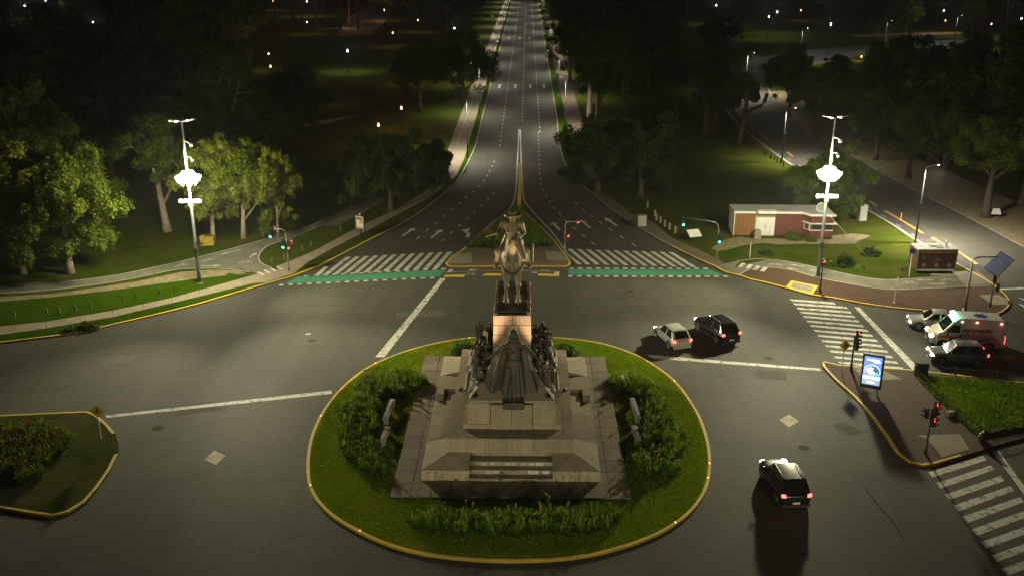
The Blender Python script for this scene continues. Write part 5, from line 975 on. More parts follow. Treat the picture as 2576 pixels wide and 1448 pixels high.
# ---- park lanterns and distant lamps
def globe(label, x, y, z, col, e, group):
    warm = col == 'warm'
    t = thing('park_lantern', label, 'lantern', (x, y, 0.1), 0, group)
    MB().tube([(0, 0, 0), (0, 0, 0.6), (0, 0, z - 0.3)], [0.1, 0.06, 0.045], 8).box((0, 0, z - 0.28), (0.22, 0.22, 0.06)).obj('post', 'dark_metal', t)
    MB().ell((0, 0, z), (0.18, 0.18, 0.22), None, 10, 6).obj('globe', 'lamp_warm' if warm else 'lamp_small', t, True)
    MB().tube([(0, 0, z + 0.3), (0, 0, z + 0.4)], [0.16, 0.02], 8).obj('lantern_cap', 'dark_metal', t)
    light('glow', 'POINT', e, (0, 0, z + 0.75), t, (1.0, 0.55, 0.25) if warm else (0.95, 0.95, 1.0), 0.2)
for i, (x, y, z, c, lab) in enumerate(LAMPS):
    globe(lab, x, y, z, c, (900 if c == 'warm' else 2600) * LMP, 'lanterns in the dark park')

# ---- traffic signals
def head(t, pos, rz, lit, n=3):
    hgt = 0.30 * n + 0.06; M = Matrix.Rotation(rz, 3, 'Z')
    hd = MB().box(pos, (0.30, 0.20, hgt), rz, 0.97).obj('signal_head', 'signal_housing', t)
    for k in range(n):
        zc_ = pos[2] + hgt / 2 - 0.18 - k * 0.30
        c = Vector((pos[0], pos[1], zc_)) + M @ Vector((0, -0.115, 0))
        d = M @ Vector((0, -1, 0))
        mt_ = {0: 'red_lens', 2: 'green_lens', 1: 'dead_lens'}.get(k) if lit is not None and k == lit else 'dead_lens'
        if n == 2: mt_ = ('red_lens' if k == 0 else 'green_lens') if lit == k else 'dead_lens'
        MB().tube([tuple(c - d * 0.02), tuple(c + d * 0.015)], 0.115, 12).obj('lens', mt_, hd)
        vz = MB()
        for q in range(7):
            a0_ = math.pi * (-0.08 + 1.16 * q / 7); a1_ = math.pi * (-0.08 + 1.16 * (q + 1) / 7)
            u_ = M @ Vector((1, 0, 0))
            pA = c + u_ * 0.125 * math.cos(a0_) + Vector((0, 0, 0.125 * math.sin(a0_))); pB = c + u_ * 0.125 * math.cos(a1_) + Vector((0, 0, 0.125 * math.sin(a1_)))
            vz.add([pA, pB, pB + d * 0.2, pA + d * 0.2], [(0, 1, 2, 3)])
        vz.obj('visor', 'signal_housing', hd)
        if mt_ != 'dead_lens': light('signal_glow', 'POINT', 22 * SIG, tuple(c + d * 0.3), t, (1, 0.05, 0.03) if 'red' in mt_ else (0.1, 1, 0.65), 0.1)
def signal(label, xy, hgt, arm, heads, mat='pole_grey'):
    t = thing('traffic_signal', label, 'traffic light', (xy[0], xy[1], 0.12), 0, 'traffic signals')
    MB().tube([(0, 0, 0), (0, 0, 0.5), (0, 0, hgt)], [0.085, 0.07, 0.06], 10).tube([(0, 0, 0), (0, 0, 0.45)], 0.1, 10).obj('pole', mat, t, True)
    if arm: MB().tube([(0, 0, hgt - 0.3)] + arm, 0.045, 8).obj('arm', 'grey_metal', t, True)
    for h_ in heads: head(t, *h_)
    return t
signal('traffic signal with green and red lamps at the left cycle crossing', v2('signal_west'), 3.7, [(-0.1, 0, 4.0), (-0.5, 0.05, 4.15), (-1.25, 0.1, 4.05)],
       [((-1.45, 0.0, 3.75), R(-5), 2, 3), ((-1.15, 0.25, 3.9), R(95), 0, 3), ((-0.32, -0.05, 2.7), 0.0, 2, 3), ((0.36, 0.0, 2.85), R(80), 0, 2), ((0.16, -0.15, 2.2), R(20), 0, 2)])
signal('traffic signal with two red lamps on the central triangular island', v2('signal_centre'), 3.75, [(0.1, 0.3, 3.95), (1.2, 2.0, 3.5)],
       [((0.25, -0.02, 2.35), R(25), 0, 3), ((1.3, 2.1, 3.15), R(35), 0, 3)])
signal('traffic signal with a long arm and two green lamps left of the kiosk', v2('signal_east'), 3.2, [(-0.05, 0, 3.5), (-0.35, 0, 3.85), (-1.0, 0, 4.0), (-3.4, 0, 4.3)],
       [((-3.5, 0.0, 3.95), 0.0, 2, 3), ((0.1, -0.1, 2.25), 0.0, 2, 3)])
signal('slim traffic signal glowing red on the brick pavement beside the right mast', v2('signal_east_b'), 2.4, None, [((0.02, 0, 2.75), R(10), 0, 2)], 'dark_metal')
signal('traffic signal beside the yellow diamond sign at the corner tip', v2('signal_corner_a'), 2.7, None, [((0.18, 0, 2.65), R(60), 0, 3), ((0.25, 0.1, 1.85), R(95), None, 2)], 'dark_metal')
signal('traffic signal with red lamps on the nearest brick corner', v2('signal_corner_b'), 3.1, None, [((0.22, 0, 3.1), R(35), 0, 3), ((-0.3, 0.05, 2.75), R(-70), None, 2), ((0.1, -0.2, 2.3), R(40), 0, 2)], 'dark_metal')
sf = signal('black traffic signal seen from behind beside the solar panel', v2('signal_far'), 2.5, None, [((0.05, 0.05, 2.6), R(160), None, 3), ((0.35, -0.1, 1.75), R(150), None, 2)], 'dark_metal')
MB().box((0.3, -0.12, 2.75), (0.12, 0.01, 0.22)).obj('white_symbol', 'white_metal', sf)

# ---- signs
flat('sign_yellow', (0.60, 0.36, 0.015), 0.5, 0, 0.08, 3); flat('sign_blue', (0.06, 0.05, 0.30), 0.5, 0, 0.1, 3); flat('sign_black', (0.01, 0.01, 0.01), 0.6)
def bike_sign(label, xy, hgt, s_, rz=0.0):
    t = thing('cycle_warning_sign', label, 'road sign', (xy[0], xy[1], 0.12), rz, 'yellow cycle warning signs')
    MB().tube([(0, 0, 0), (0, 0, hgt)], 0.028, 8).obj('post', 'white_metal', t)
    d = s_ * 0.72
    m = MB(); m.add([(0, -0.03, hgt - d), (d, -0.03, hgt), (0, -0.03, hgt + d), (-d, -0.03, hgt), (0, -0.045, hgt - d), (d, -0.045, hgt), (0, -0.045, hgt + d), (-d, -0.045, hgt)], [(0, 1, 2, 3), (7, 6, 5, 4), (0, 4, 5, 1), (1, 5, 6, 2), (2, 6, 7, 3), (3, 7, 4, 0)])
    pl = m.obj('sign_plate', 'sign_yellow', t)
    e = MB(); k = s_ * 0.45
    def ln(a, b, w_=0.03):
        a = Vector((a[0] * k, -0.052, hgt + a[1] * k)); b = Vector((b[0] * k, -0.052, hgt + b[1] * k)); e.tube([a, b], w_ * s_ * 0.6, 5)
    for wx in (-0.5, 0.5):
        for q in range(12): ln((wx + 0.3 * math.cos(q * math.pi / 6), -0.35 + 0.3 * math.sin(q * math.pi / 6)), (wx + 0.3 * math.cos((q + 1) * math.pi / 6), -0.35 + 0.3 * math.sin((q + 1) * math.pi / 6)))
    for a, b in (((-0.5, -0.35), (-0.15, 0.1)), ((-0.15, 0.1), (0.35, 0.1)), ((0.35, 0.1), (0.5, -0.35)), ((-0.15, 0.1), (0.05, -0.35)), ((0.05, -0.35), (0.35, 0.1)), ((-0.15, 0.2), (0.1, 0.6)), ((0.1, 0.6), (0.4, 0.3)), ((-0.15, 0.2), (0.12, -0.1))): ln(a, b, 0.06)
    e.ell((0.22 * k, -0.052, hgt + 0.82 * k), (0.15 * k, 0.012, 0.15 * k)); e.obj('bicycle_symbol', 'sign_black', pl)
bike_sign('yellow diamond cycle sign on a white post on the left verge island', v2('sign_left'), 2.0, 0.62)
bike_sign('yellow diamond cycle sign on a white post at the right corner tip', v2('sign_right'), 2.1, 0.62)
def disc_sign(label, xy, hgt, r_, mat):
    t = thing('disc_sign', label, 'road sign', (xy[0], xy[1], 0.12), 0.0, 'posts with round signs')
    MB().tube([(0, 0, 0), (0, 0, hgt)], 0.035, 8).obj('post', 'white_metal', t)
    MB().tube([(0, -0.05, hgt - 0.1), (0, -0.07, hgt - 0.1)], r_, 16).obj('sign_plate', mat, t)
disc_sign('round blue sign on a white post before the food truck', v2('disc_post'), 2.6, 0.3, 'sign_blue')
disc_sign('small dark sign on a white post below the kiosk', v2('thin_post'), 1.85, 0.14, 'pole_grey')
disc_sign('slim white post with a small dark sign on the central island', v2('centre_post'), 1.9, 0.12, 'pole_grey')
wp = MB().tube([(0, 0, 0), (0.02, 0, 2.4)], [0.04, 0.035], 8).tube([(0, 0, 0), (0, 0, 0.08)], 0.09, 8).obj('white_post', 'white_metal'); wp.location = (*v2('white_post'), 0.12)
tag(wp, 'plain thin white post standing on the brick pavement by the kerb', 'post')
# ---- advertising panels
emis('screen_blue', (0.05, 0.22, 0.85), 1.1); emis('screen_pale', (0.42, 0.62, 0.95), 1.6); emis('screen_white', (0.9, 0.95, 1.0), 2.6); emis('screen_dark', (0.02, 0.10, 0.30), 0.8); emis('screen_grey', (0.28, 0.42, 0.62), 0.9); emis('screen_green', (0.10, 0.62, 0.55), 1.3); emis('screen_violet', (0.35, 0.2, 0.85), 1.3)
px_, py_ = v2('totem')
tt = thing('digital_totem', 'black advertising totem with a glowing blue screen on the brick corner', 'billboard', (px_, py_, 0.12), R(-24))
MB().box((0, 0, 1.72), (1.42, 0.26, 2.5)).obj('casing', 'black_plastic', tt)
for sx in (-0.5, 0.5): MB().box((sx, 0, 0.24), (0.1, 0.16, 0.5)).obj('foot', 'grey_metal', tt)
MB().box((0, 0, 2.985), (1.46, 0.3, 0.03)).obj('top_cap', 'dark_metal', tt)
def scr(x0, x1, z0, z1, mat, d, nm='screen_image'): return MB().box(((x0 + x1) / 2, -0.132 - d, (z0 + z1) / 2), (x1 - x0, 0.004, z1 - z0)).obj(nm, mat, tt)
sc0 = MB().box((0, -0.132, 1.8), (1.16, 0.006, 2.1)).obj('screen', 'screen_blue', tt)
scr(-0.58, 0.58, 0.752, 1.15, 'screen_grey', 0.004); scr(-0.58, 0.58, 1.15, 1.42, 'screen_pale', 0.004); scr(-0.40, 0.40, 2.55, 2.66, 'screen_white', 0.006); scr(0.05, 0.48, 2.44, 2.53, 'screen_white', 0.006); scr(-0.25, 0.2, 0.9, 0.99, 'screen_white', 0.008); scr(-0.5, 0.35, 1.26, 1.36, 'screen_white', 0.008)
def blob(pts, mat, d): 
    m = MB(); m.add([(x, -0.136 - d, z) for x, z in pts], [tuple(range(len(pts)))[::-1]]); return m.obj('screen_image', mat, tt)
blob([(-0.56, 1.75), (-0.5, 2.0), (-0.3, 2.2), (0.0, 2.28), (0.3, 2.2), (0.5, 1.98), (0.56, 1.7), (0.5, 1.55), (0.0, 1.5), (-0.5, 1.58)], 'screen_pale', 0.006)
blob([(-0.50, 1.78), (-0.40, 2.0), (-0.2, 2.14), (0.02, 2.18), (0.26, 2.12), (0.45, 1.92), (0.50, 1.7), (0.45, 1.6), (-0.45, 1.64)], 'screen_dark', 0.008)
blob([(-0.42, 1.70), (-0.36, 1.9), (-0.15, 2.05), (0.1, 2.0), (0.0, 1.85), (0.12, 1.72), (0.3, 1.66), (-0.4, 1.64)], 'screen_white', 0.010)
blob([(0.28 + 0.13 * math.cos(a * math.pi / 6), 1.62 + 0.10 * math.sin(a * math.pi / 6)) for a in range(12)], 'screen_green', 0.012)
blob([(-0.36 + 0.14 * math.cos(a * math.pi / 6), 1.62 + 0.13 * math.sin(a * math.pi / 6)) for a in range(12)], 'screen_violet', 0.012)
light('screen_glow', 'AREA', 60 * SIG, (0, -0.4, 1.8), tt, (0.5, 0.65, 1.0), 0.3, (0, -3, 0.6))
flat('poster_pink', (0.45, 0.30, 0.27), 0.5, 0, 0.3, 4); flat('poster_white', (0.55, 0.52, 0.5), 0.5, 0, 0.15, 4)
ax, ay = v2('advert')
ad = thing('poster_panel', 'small framed pink and white poster on a post by the left footpath', 'billboard', (ax, ay, 0.12), R(-28))
MB().tube([(0, 0, 0), (0, 0, 0.8)], 0.07, 8).obj('post', 'dark_metal', ad)
MB().box((0, 0, 1.55), (1.15, 0.14, 1.5)).obj('frame', 'dark_metal', ad); MB().box((0, -0.075, 1.55), (1.0, 0.01, 1.36)).obj('poster', 'poster_pink', ad)
MB().box((-0.2, -0.083, 1.45), (0.35, 0.006, 0.7)).box((0.15, -0.083, 1.2), (0.5, 0.006, 0.3)).obj('poster_print', 'poster_white', ad); MB().box((-0.1, -0.084, 1.95), (0.6, 0.006, 0.16)).obj('poster_print', 'dark_metal', ad)
MB().ell((0.0, 0, 2.42), (0.1, 0.1, 0.12)).obj('finial', 'white_metal', ad)
def table_sign(label, xy, rz, hgt, s_):
    t = thing('information_board', label, 'sign board', (xy[0], xy[1], 0.12), rz)
    for sx in (-1, 1): MB().tube([(sx * 0.4 * s_, 0.2, 0), (sx * 0.4 * s_, 0.2, hgt)], 0.04, 6).tube([(sx * 0.4 * s_, -0.3, 0), (sx * 0.4 * s_, -0.3, hgt * 0.6)], 0.04, 6).obj('leg', 'dark_metal', t)
    MB().box((0, 0, hgt * 0.85), (1.2 * s_, 0.9 * s_, 0.06), 0, 1, rx(32)).obj('panel', 'white_metal', t)
table_sign('tilted white information board on legs left of the kiosk', v2('panel_sign'), R(20), 0.9, 1.15)
table_sign('small tilted board under the trees at the far right', v2('board'), R(-10), 0.8, 1.0)
def cabinet(label, xy, d, mat, rz=0.0):
    t = thing('utility_cabinet', label, 'cabinet', (xy[0], xy[1], 0.12), rz, 'utility cabinets')
    MB().box((0, 0, d[2] / 2), d).obj('body', mat, t); MB().box((0, 0, d[2] + 0.03), (d[0] + 0.06, d[1] + 0.06, 0.06)).obj('lid', mat, t); MB().box((0.02, -d[1] / 2 - 0.006, d[2] / 2), (d[0] * 0.85, 0.012, d[2] * 0.8)).obj('door', mat, t)
flat('cabinet_grey', (0.30, 0.29, 0.26), 0.7, 0, 0.15, 2)
cabinet('tall pale utility cabinet right of the kiosk', v2('cabinet'), (0.85, 0.6, 1.75), 'cabinet_grey', R(10))
cabinet('low utility cabinet at the end of the bollard row', (12.85, 105.3), (0.9, 0.6, 1.1), 'cabinet_grey')
# ---- solar panel pole
spx, spy = v2('solar')
so_ = thing('solar_pole', 'grey curved pole carrying a tilted blue solar panel at the brick corner', 'solar panel', (spx, spy, 0.12))
MB().tube([(0, 0, 0), (0, 0, 1.9), (0, 0, 4.4), (0.1, 0, 4.75), (0.45, 0.0, 4.9), (2.1, 0.2, 4.85)], [0.14, 0.11, 0.085, 0.07, 0.06, 0.05], 10).tube([(0, 0, 0), (0, 0, 0.35)], 0.19, 10).obj('pole', 'grey_metal', so_, True)
Ms = Matrix.Rotation(R(-42), 3, 'Z') @ Matrix.Rotation(R(52), 3, 'X') @ Matrix.Rotation(R(-24), 3, 'Z')
cS = Vector((2.3, 0.1, 4.25))
flat('solar_cell', (0.10, 0.13, 0.24), 0.4, 0, 0.2, 3); flat('solar_gap', (0.012, 0.014, 0.02), 0.4)
pn = MB().box(tuple(cS), (1.4, 1.95, 0.05), 0, 1, Ms).obj('panel_frame', 'solar_gap', so_)
for i in range(4):
    for j in range(4): MB().box(tuple(cS + Ms @ Vector((-0.5 + 0.334 * i, -0.7 + 0.467 * j, 0.03))), (0.31, 0.44, 0.012), 0, 1, Ms).obj('solar_cell', 'solar_cell', pn)
MB().tube([(2.1, 0.2, 4.85), tuple(cS + Vector((0.4, -0.2, -0.25)))], 0.025, 6).obj('strut', 'white_metal', so_)
# ---- bollards
NTH = ['first', 'second', 'third', 'fourth', 'fifth', 'sixth', 'seventh', 'eighth', 'ninth', 'tenth', 'eleventh', 'twelfth', 'thirteenth', 'fourteenth', 'fifteenth', 'sixteenth', 'seventeenth', 'eighteenth', 'nineteenth', 'twentieth', 'twenty-first', 'twenty-second', 'twenty-third', 'twenty-fourth']
def bollards(key, hgt, r_, mat, label, group, n=None):
    first = None; order = sorted(range(len(L[key])), key=lambda k: L[key][k][0] if key != 'bollards_c' else -L[key][k][1])
    for i, q in enumerate(L[key]):
        o = MB().tube([(0, 0, 0), (0, 0, hgt * 0.92), (0, 0, hgt)], [r_, r_, r_ * 0.7], 8).obj('bollard', mat) if first is None else first.copy()
        if first is None: first = o
        else: COL.objects.link(o)
        o.location = (q[0], q[1], 0.115); tag(o, label % NTH[order.index(i)], 'bollard', group)
flat('wood_post', (0.10, 0.09, 0.065), 0.9, 0, 0.3, 3)
bollards('bollards_e', 0.75, 0.12, 'pad', '%s pale bollard from the left in the row along the brick path', 'pale bollards along the right path')
bollards('bollards_w', 0.6, 0.09, 'wood_post', '%s low weathered post from the left in the grass along the footpath', 'low posts in the left grass')
bollards('bollards_c', 0.75, 0.09, 'dark_metal', '%s dark post from the far end of the curved row beside the cycle track', 'dark posts by the cycle track')
for i, q in enumerate(((42.65, 108.6), (43.35, 97.8), (39.6, 131.0))):
    t = MB().tube([(0, 0, 0), (0, 0, 0.05), (0, 0, 0.06), (0, 0, 0.8)], [0.14, 0.14, 0.05, 0.045], 8).obj('flexible_post', 'yellow_paint'); t.location = (q[0], q[1], 0.01)
    tag(t, ['yellow flexible post between lane blocks beside the tall cabinet', 'yellow flexible post on the lane blocks behind the food truck', 'yellow flexible post on the lane blocks near the dark tree'][i], 'post', 'flexible lane posts')
# amber studs on the kerbs
for i, q in enumerate([(-9.9, 66.5), (-12.9, 58.4), (-13.1, 49.4), (-8.6, 45.1), (9.2, 45.6), (11.25, 50.6), (11.3, 52.6), (9.1, 64.6), (-4.9, 72.1)]):
    o = MB().box((0, 0, 0.03), (0.09, 0.09, 0.05), 0, 0.7).obj('kerb_stud', 'amber_stud'); a = min(ri, key=lambda p_: (p_[0] - q[0]) ** 2 + (p_[1] - q[1]) ** 2); c_ = Vector((MX, MY)); w_ = (c_ - Vector(a)).normalized() * 0.12
    o.location = (a[0] + w_.x, a[1] + w_.y, 0.13); tag(o, 'tiny glowing amber stud on the yellow kerb of the round island', 'kerb light', 'amber studs on the island kerb')
# ---- benches on the island
def bench(label, x, y, ln, rz):
    t = thing('stone_bench', label, 'bench', (x, y, 0.115), rz, 'stone benches on the island')
    MB().box((0, 0, 0.46), (0.38, ln, 0.12), 0, 0.94).obj('seat', 'bench_stone', t)
    MB().box((0, 0, 0.53), (0.16, ln - 0.1, 0.05), 0, 0.8).obj('seat_ridge', 'bench_stone', t)
    for sy in (-1, 1): MB().box((0, sy * (ln / 2 - 0.3), 0.2), (0.3, 0.26, 0.4)).obj('leg', 'bench_stone', t)
flat('bench_stone', (0.24, 0.22, 0.19), 0.7, 0, 0.3, 3, 0.2)
for (x, y), ln, rz, lab in zip(L['benches'], (1.7, 3.0, 1.9, 1.6, 3.0, 1.9), (-2, -2, -2, 2, 2, 2),
    ('short stone bench farthest back on the left of the monument', 'long stone bench in the middle on the left of the monument', 'short stone bench nearest the front on the left of the monument', 'short stone bench farthest back on the right of the monument', 'long stone bench in the middle on the right of the monument', 'short stone bench nearest the front on the right of the monument')):
    bench(lab, x, y + 0.9, ln, R(rz))
# ---- fences
def fence(label, pts, hgt, step, post_every, name='metal_fence', mat='dark_metal', post0=None):
    t = thing(name, label, 'fence', (0, 0, 0))
    pick = MB().box((0, 0, hgt / 2), (0.022, 0.022, hgt), 0, 0.6).mesh('picket'); pick.materials.append(MATS[mat])
    P_ = [Vector(q) for q in pts]; d = 0.0
    for i in range(len(P_) - 1):
        a, b_ = P_[i], P_[i + 1]; ln = (b_ - a).length; n_ = max(1, int(ln / step))
        if step > 0:
            for k in range(n_):
                q = a.lerp(b_, k / n_); o = link('picket', pick, None, t); o.location = (q.x, q.y, 0.12)
        for zz in (0.12, hgt - 0.12): MB().tube([(a.x, a.y, 0.12 + zz), (b_.x, b_.y, 0.12 + zz)], 0.02, 6).obj('rail', mat, t)
        m_ = max(1, round(ln / post_every))
        for k in range(m_ + (i == len(P_) - 2)):
            q = a.lerp(b_, k / m_); MB().box((q.x, q.y, 0.12 + hgt * 0.52), (0.07, 0.07, hgt * 1.04)).obj('post', mat, t)
    return t
fence('dark picket fence along the back of the corner lawn by the waiting cars', L['corner_fence_a'], 0.95, 0.14, 2.6)
fence('dark picket fence round the front of the corner lawn beside the brick pavement', L['corner_fence_b'], 0.75, 0.17, 2.2)
MB().box((28.85, 65.9, 0.6), (0.85, 0.5, 1.0)).obj('gate_box', 'signal_housing', None)
tag(bpy.data.objects['gate_box'], 'dark metal cabinet at the end of the corner fence', 'cabinet')
cb = L['centre_bed']
fence('low dark rail fence round the triangular flower bed on the central island', [cb[0], cb[3], cb[4], cb[5], cb[6], cb[7], cb[8], cb[0]] if False else [cb[0], cb[3], cb[4], cb[5], cb[7], cb[8], cb[0]], 0.7, 1.2, 2.0, 'rail_fence')
# ---- litter and small things
bx_ = MB().box((0, 0, 0.16), (0.55, 0.36, 0.3), 0.4, 0.96).obj('cardboard_box', 'pale_concrete'); bx_.location = (*v2('litter'), 0.12); tag(bx_, 'small pale box left on the brick pavement by the fence', 'box')
rb = MB(); rb.ell((0, 0, 0.3), (0.3, 0.28, 0.34)).ell((0.05, -0.02, 0.6), (0.16, 0.15, 0.2)).ell((0.2, 0.1, 0.25), (0.25, 0.22, 0.26))
rb = sculpt('rubbish_bag', rb, 0.05, 'black_plastic', None, 2); rb.location = (28.9, 55.75, 0.12); tag(rb, 'dark rubbish bag against the fence corner near the kerb', 'rubbish bag')
# ---- kiosk
flat('kiosk_red', (0.095, 0.024, 0.016), 0.6, 0, 0.2, 2); flat('kiosk_brown', (0.17, 0.075, 0.02), 0.6, 0, 0.25, 2); flat('kiosk_white', (0.55, 0.54, 0.50), 0.6, 0, 0.1, 2); flat('roof_grey', (0.30, 0.30, 0.29), 0.7, 0, 0.15, 1); flat('dark_glass', (0.02, 0.025, 0.03), 0.1)
kk = thing('kiosk', 'long low red kiosk with white roof and double doors on the right lawn', 'kiosk', (22.2, 101.5, 0.12), R(-1.5))
MB().box((4.7, 1.5, 1.3), (9.4, 2.96, 2.5)).obj('core', 'kiosk_white', kk)
for i in range(5): MB().box((0.28 + i * 0.44, -0.03, 1.3), (0.425, 0.06, 2.46)).obj('wall_panel', 'kiosk_brown', kk)
MB().box((0.02, 1.45, 1.33), (0.09, 3.0, 2.62)).obj('end_wall', 'kiosk_white', kk)
for i in range(2): 
    d_ = MB().box((2.86 + i * 0.96, -0.035, 1.06), (0.94, 0.07, 2.0)).obj('door', 'kiosk_white', kk); MB().box((3.22 + i * 0.24, -0.09, 1.05), (0.04, 0.05, 0.3)).obj('handle', 'grey_metal', d_)
MB().box((3.33, -0.03, 2.28), (1.95, 0.05, 0.44)).obj('door_header', 'pale_concrete', kk)
for i in range(6): MB().box((4.58 + i * 0.5, -0.03, 1.3), (0.485, 0.06, 2.46)).obj('wall_panel', 'kiosk_red', kk)
MB().prism([(7.3, 0), (7.9, -0.95), (10.2, -0.95), (10.2, 2.98), (7.3, 2.98)], 0.0, 2.5).obj('counter_wing', 'kiosk_red', kk)
MB().prism([(7.05, 0.1), (7.72, -1.2), (10.6, -1.2), (10.6, -0.4), (7.6, -0.4)], 1.66, 1.74).obj('counter_awning', 'kiosk_white', kk)
MB().prism([(7.72, -1.0), (10.22, -1.0), (10.22, -0.9), (7.8, -0.9)], 0.92, 1.0).obj('counter_sill', 'kiosk_white', kk)
for i in range(2): MB().box((8.55 + i * 1.05, -0.965, 1.33), (1.0, 0.03, 0.6)).obj('window', 'dark_glass', kk)
lv = MB(); dv = Vector((0.6, -0.95)).normalized()
o = MB().box((7.6, -0.52, 1.33), (0.85, 0.05, 0.8), math.atan2(dv.y, dv.x)).obj('louvre_frame', 'kiosk_white', kk)
for i in range(6): MB().box((7.57 + dv.x * (i - 2.5) * 0.1, -0.54 + dv.y * (i - 2.5) * 0.1, 1.33), (0.05, 0.07, 0.62), math.atan2(dv.y, dv.x)).obj('louvre', 'dark_glass', o)
rf = MB().prism([(-0.1, -0.15), (7.15, -0.15), (7.75, -1.1), (10.35, -1.1), (10.35, 3.1), (-0.1, 3.1)], 2.56, 2.66).obj('roof', 'roof_grey', kk)
for a, b_ in (((-0.1, -0.15), (2.35, -0.15)), ((4.35, -0.15), (7.15, -0.15)), ((7.15, -0.15), (7.75, -1.1)), ((7.75, -1.1), (10.35, -1.1))):
    c_ = (Vector(a) + Vector(b_)) / 2; d_ = Vector(b_) - Vector(a); MB().box((c_.x, c_.y, 2.62), (d_.length, 0.08, 0.22), math.atan2(d_.y, d_.x)).obj('fascia', 'kiosk_white', rf)
MB().box((3.35, -0.25, 2.74), (2.1, 0.8, 0.26)).obj('door_canopy', 'kiosk_white', rf)
wh = MB(); wc = Vector((9.1, 0.2, 3.15))
wh.tube([tuple(wc + Vector((0.48 * math.cos(a * math.pi / 10), 0, 0.48 * math.sin(a * math.pi / 10)))) for a in range(21)], 0.05, 6)
wh.tube([tuple(wc + Vector((0.22 * math.cos(a * math.pi / 8), 0, 0.47 * math.sin(a * math.pi / 8)))) for a in range(17)], 0.02, 5)
for zz in (-0.2, 0, 0.2): wh.tube([tuple(wc + Vector((-math.sqrt(0.23 - zz * zz), 0, zz))), tuple(wc + Vector((math.sqrt(0.23 - zz * zz), 0, zz)))], 0.02, 5)
wh.tube([tuple(wc + Vector((0, 0, -0.5))), tuple(wc + Vector((0, 0, 0.48)))], 0.02, 5); wh.obj('globe_emblem', 'white_metal', rf)
bn = MB().box((2.35, -0.9, 0.45), (0.7, 0.6, 0.9), 0.1, 0.94).obj('stone_block', 'pad', None); bn.parent = None; bn.location = (22.2, 101.5, 0.12); tag(bn, 'pale stone block standing before the kiosk doors', 'stone block')
# ---- food truck
flat('truck_maroon', (0.055, 0.018, 0.02), 0.4, 0, 0.3, 3); flat('truck_brown', (0.075, 0.042, 0.026), 0.5, 0, 0.2, 3); flat('truck_orange', (0.26, 0.10, 0.03), 0.5, 0, 0.35, 6); flat('truck_cream', (0.28, 0.22, 0.12), 0.5, 0, 0.3, 6); flat('truck_rust', (0.16, 0.06, 0.035), 0.5, 0, 0.3, 6); flat('truck_green', (0.06, 0.13, 0.03), 0.6, 0, 0.4, 8)
ft = thing('food_trailer', 'dark maroon food trailer with white roof parked on the right grass', 'food truck', (38.85, 89.95, 0.12), R(0.5))
W_, D_ = 3.75, 1.95
MB().box((0, 0, 1.32), (W_, D_, 2.05)).obj('body', 'truck_brown', ft)
MB().box((0, 0, 2.38), (W_ + 0.08, D_ + 0.08, 0.1)).obj('roof', 'roof_grey', ft)
MB().box((0, -D_ / 2 - 0.012, 0.38), (W_ - 0.02, 0.03, 0.2)).obj('skirt', 'kiosk_white', ft)
pnl = MB().box((0, -D_ / 2 - 0.015, 1.4), (W_ - 0.28, 0.03, 1.72)).obj('printed_panel', 'truck_maroon', ft)
MB().box((0, -D_ / 2 - 0.035, 2.13), (W_ - 0.5, 0.012, 0.17)).obj('panel_print', 'truck_orange', pnl)
def oval(x, z, a, b_, mat): 
    m = MB(); m.add([(x + a * math.cos(k * math.pi / 8), -D_ / 2 - 0.036, z + b_ * math.sin(k * math.pi / 8)) for k in range(16)], [tuple(range(16))[::-1]]); m.obj('panel_print', mat, pnl)
oval(0, 1.36, 0.36, 0.17, 'truck_rust'); oval(-1.2, 0.86, 0.2, 0.2, 'truck_cream'); oval(0, 0.86, 0.2, 0.2, 'truck_cream'); oval(1.2, 0.86, 0.2, 0.2, 'truck_cream'); oval(-1.25, 1.6, 0.17, 0.22, 'truck_green'); oval(-1.35, 1.75, 0.1, 0.14, 'truck_green'); oval(1.38, 1.62, 0.15, 0.13, 'truck_brown')
for sx in (-1, 1): MB().box((sx * (W_ / 2 - 0.05), -D_ / 2 - 0.03, 1.33), (0.09, 0.05, 2.1)).obj('corner_trim', 'grey_metal', ft)
dr = MB().box((-W_ / 2 - 0.015, -0.25, 1.3), (0.03, 0.75, 1.7)).obj('door', 'truck_brown', ft); MB().box((-W_ / 2 - 0.035, -0.25, 2.17), (0.02, 0.82, 0.03)).box((-W_ / 2 - 0.035, 0.14, 1.3), (0.02, 0.03, 1.75)).box((-W_ / 2 - 0.035, -0.64, 1.3), (0.02, 0.03, 1.75)).obj('door_frame', 'grey_metal', dr)
MB().box((0.1, 0.15, 2.5), (1.1, 0.7, 0.16)).obj('roof_hatch', 'roof_grey', ft); MB().box((0.35, -0.3, 2.47), (0.6, 0.5, 0.1)).obj('roof_hatch', 'roof_grey', ft)
MB().tube([(1.2, 0.2, 2.42), (1.2, 0.2, 2.75)], 0.1, 8).ell((1.2, 0.2, 2.78), (0.17, 0.17, 0.08)).obj('roof_vent', 'grey_metal', ft); MB().tube([(0.75, 0.6, 2.42), (0.75, 0.6, 2.65)], 0.12, 8).obj('roof_vent', 'grey_metal', ft)
for sy in (-1, 1): MB().tube([(0.1, sy * 0.72, 0.26), (0.1, sy * 0.95, 0.26)], 0.27, 14).obj('wheel', 'black_plastic', ft, False)
MB().tube([(-W_ / 2, 0.2, 0.3), (-W_ / 2 - 0.9, 0.0, 0.22), (-W_ / 2, -0.4, 0.3)], 0.04, 6).box((-W_ / 2 - 0.9, 0.0, 0.12), (0.15, 0.15, 0.24)).obj('tow_bar', 'dark_metal', ft)
for sx in (-1, 1): MB().tube([(sx * 1.6, -0.7, 0.3), (sx * 1.6, -0.7, 0.0)], 0.04, 6).obj('jack_leg', 'dark_metal', ft)
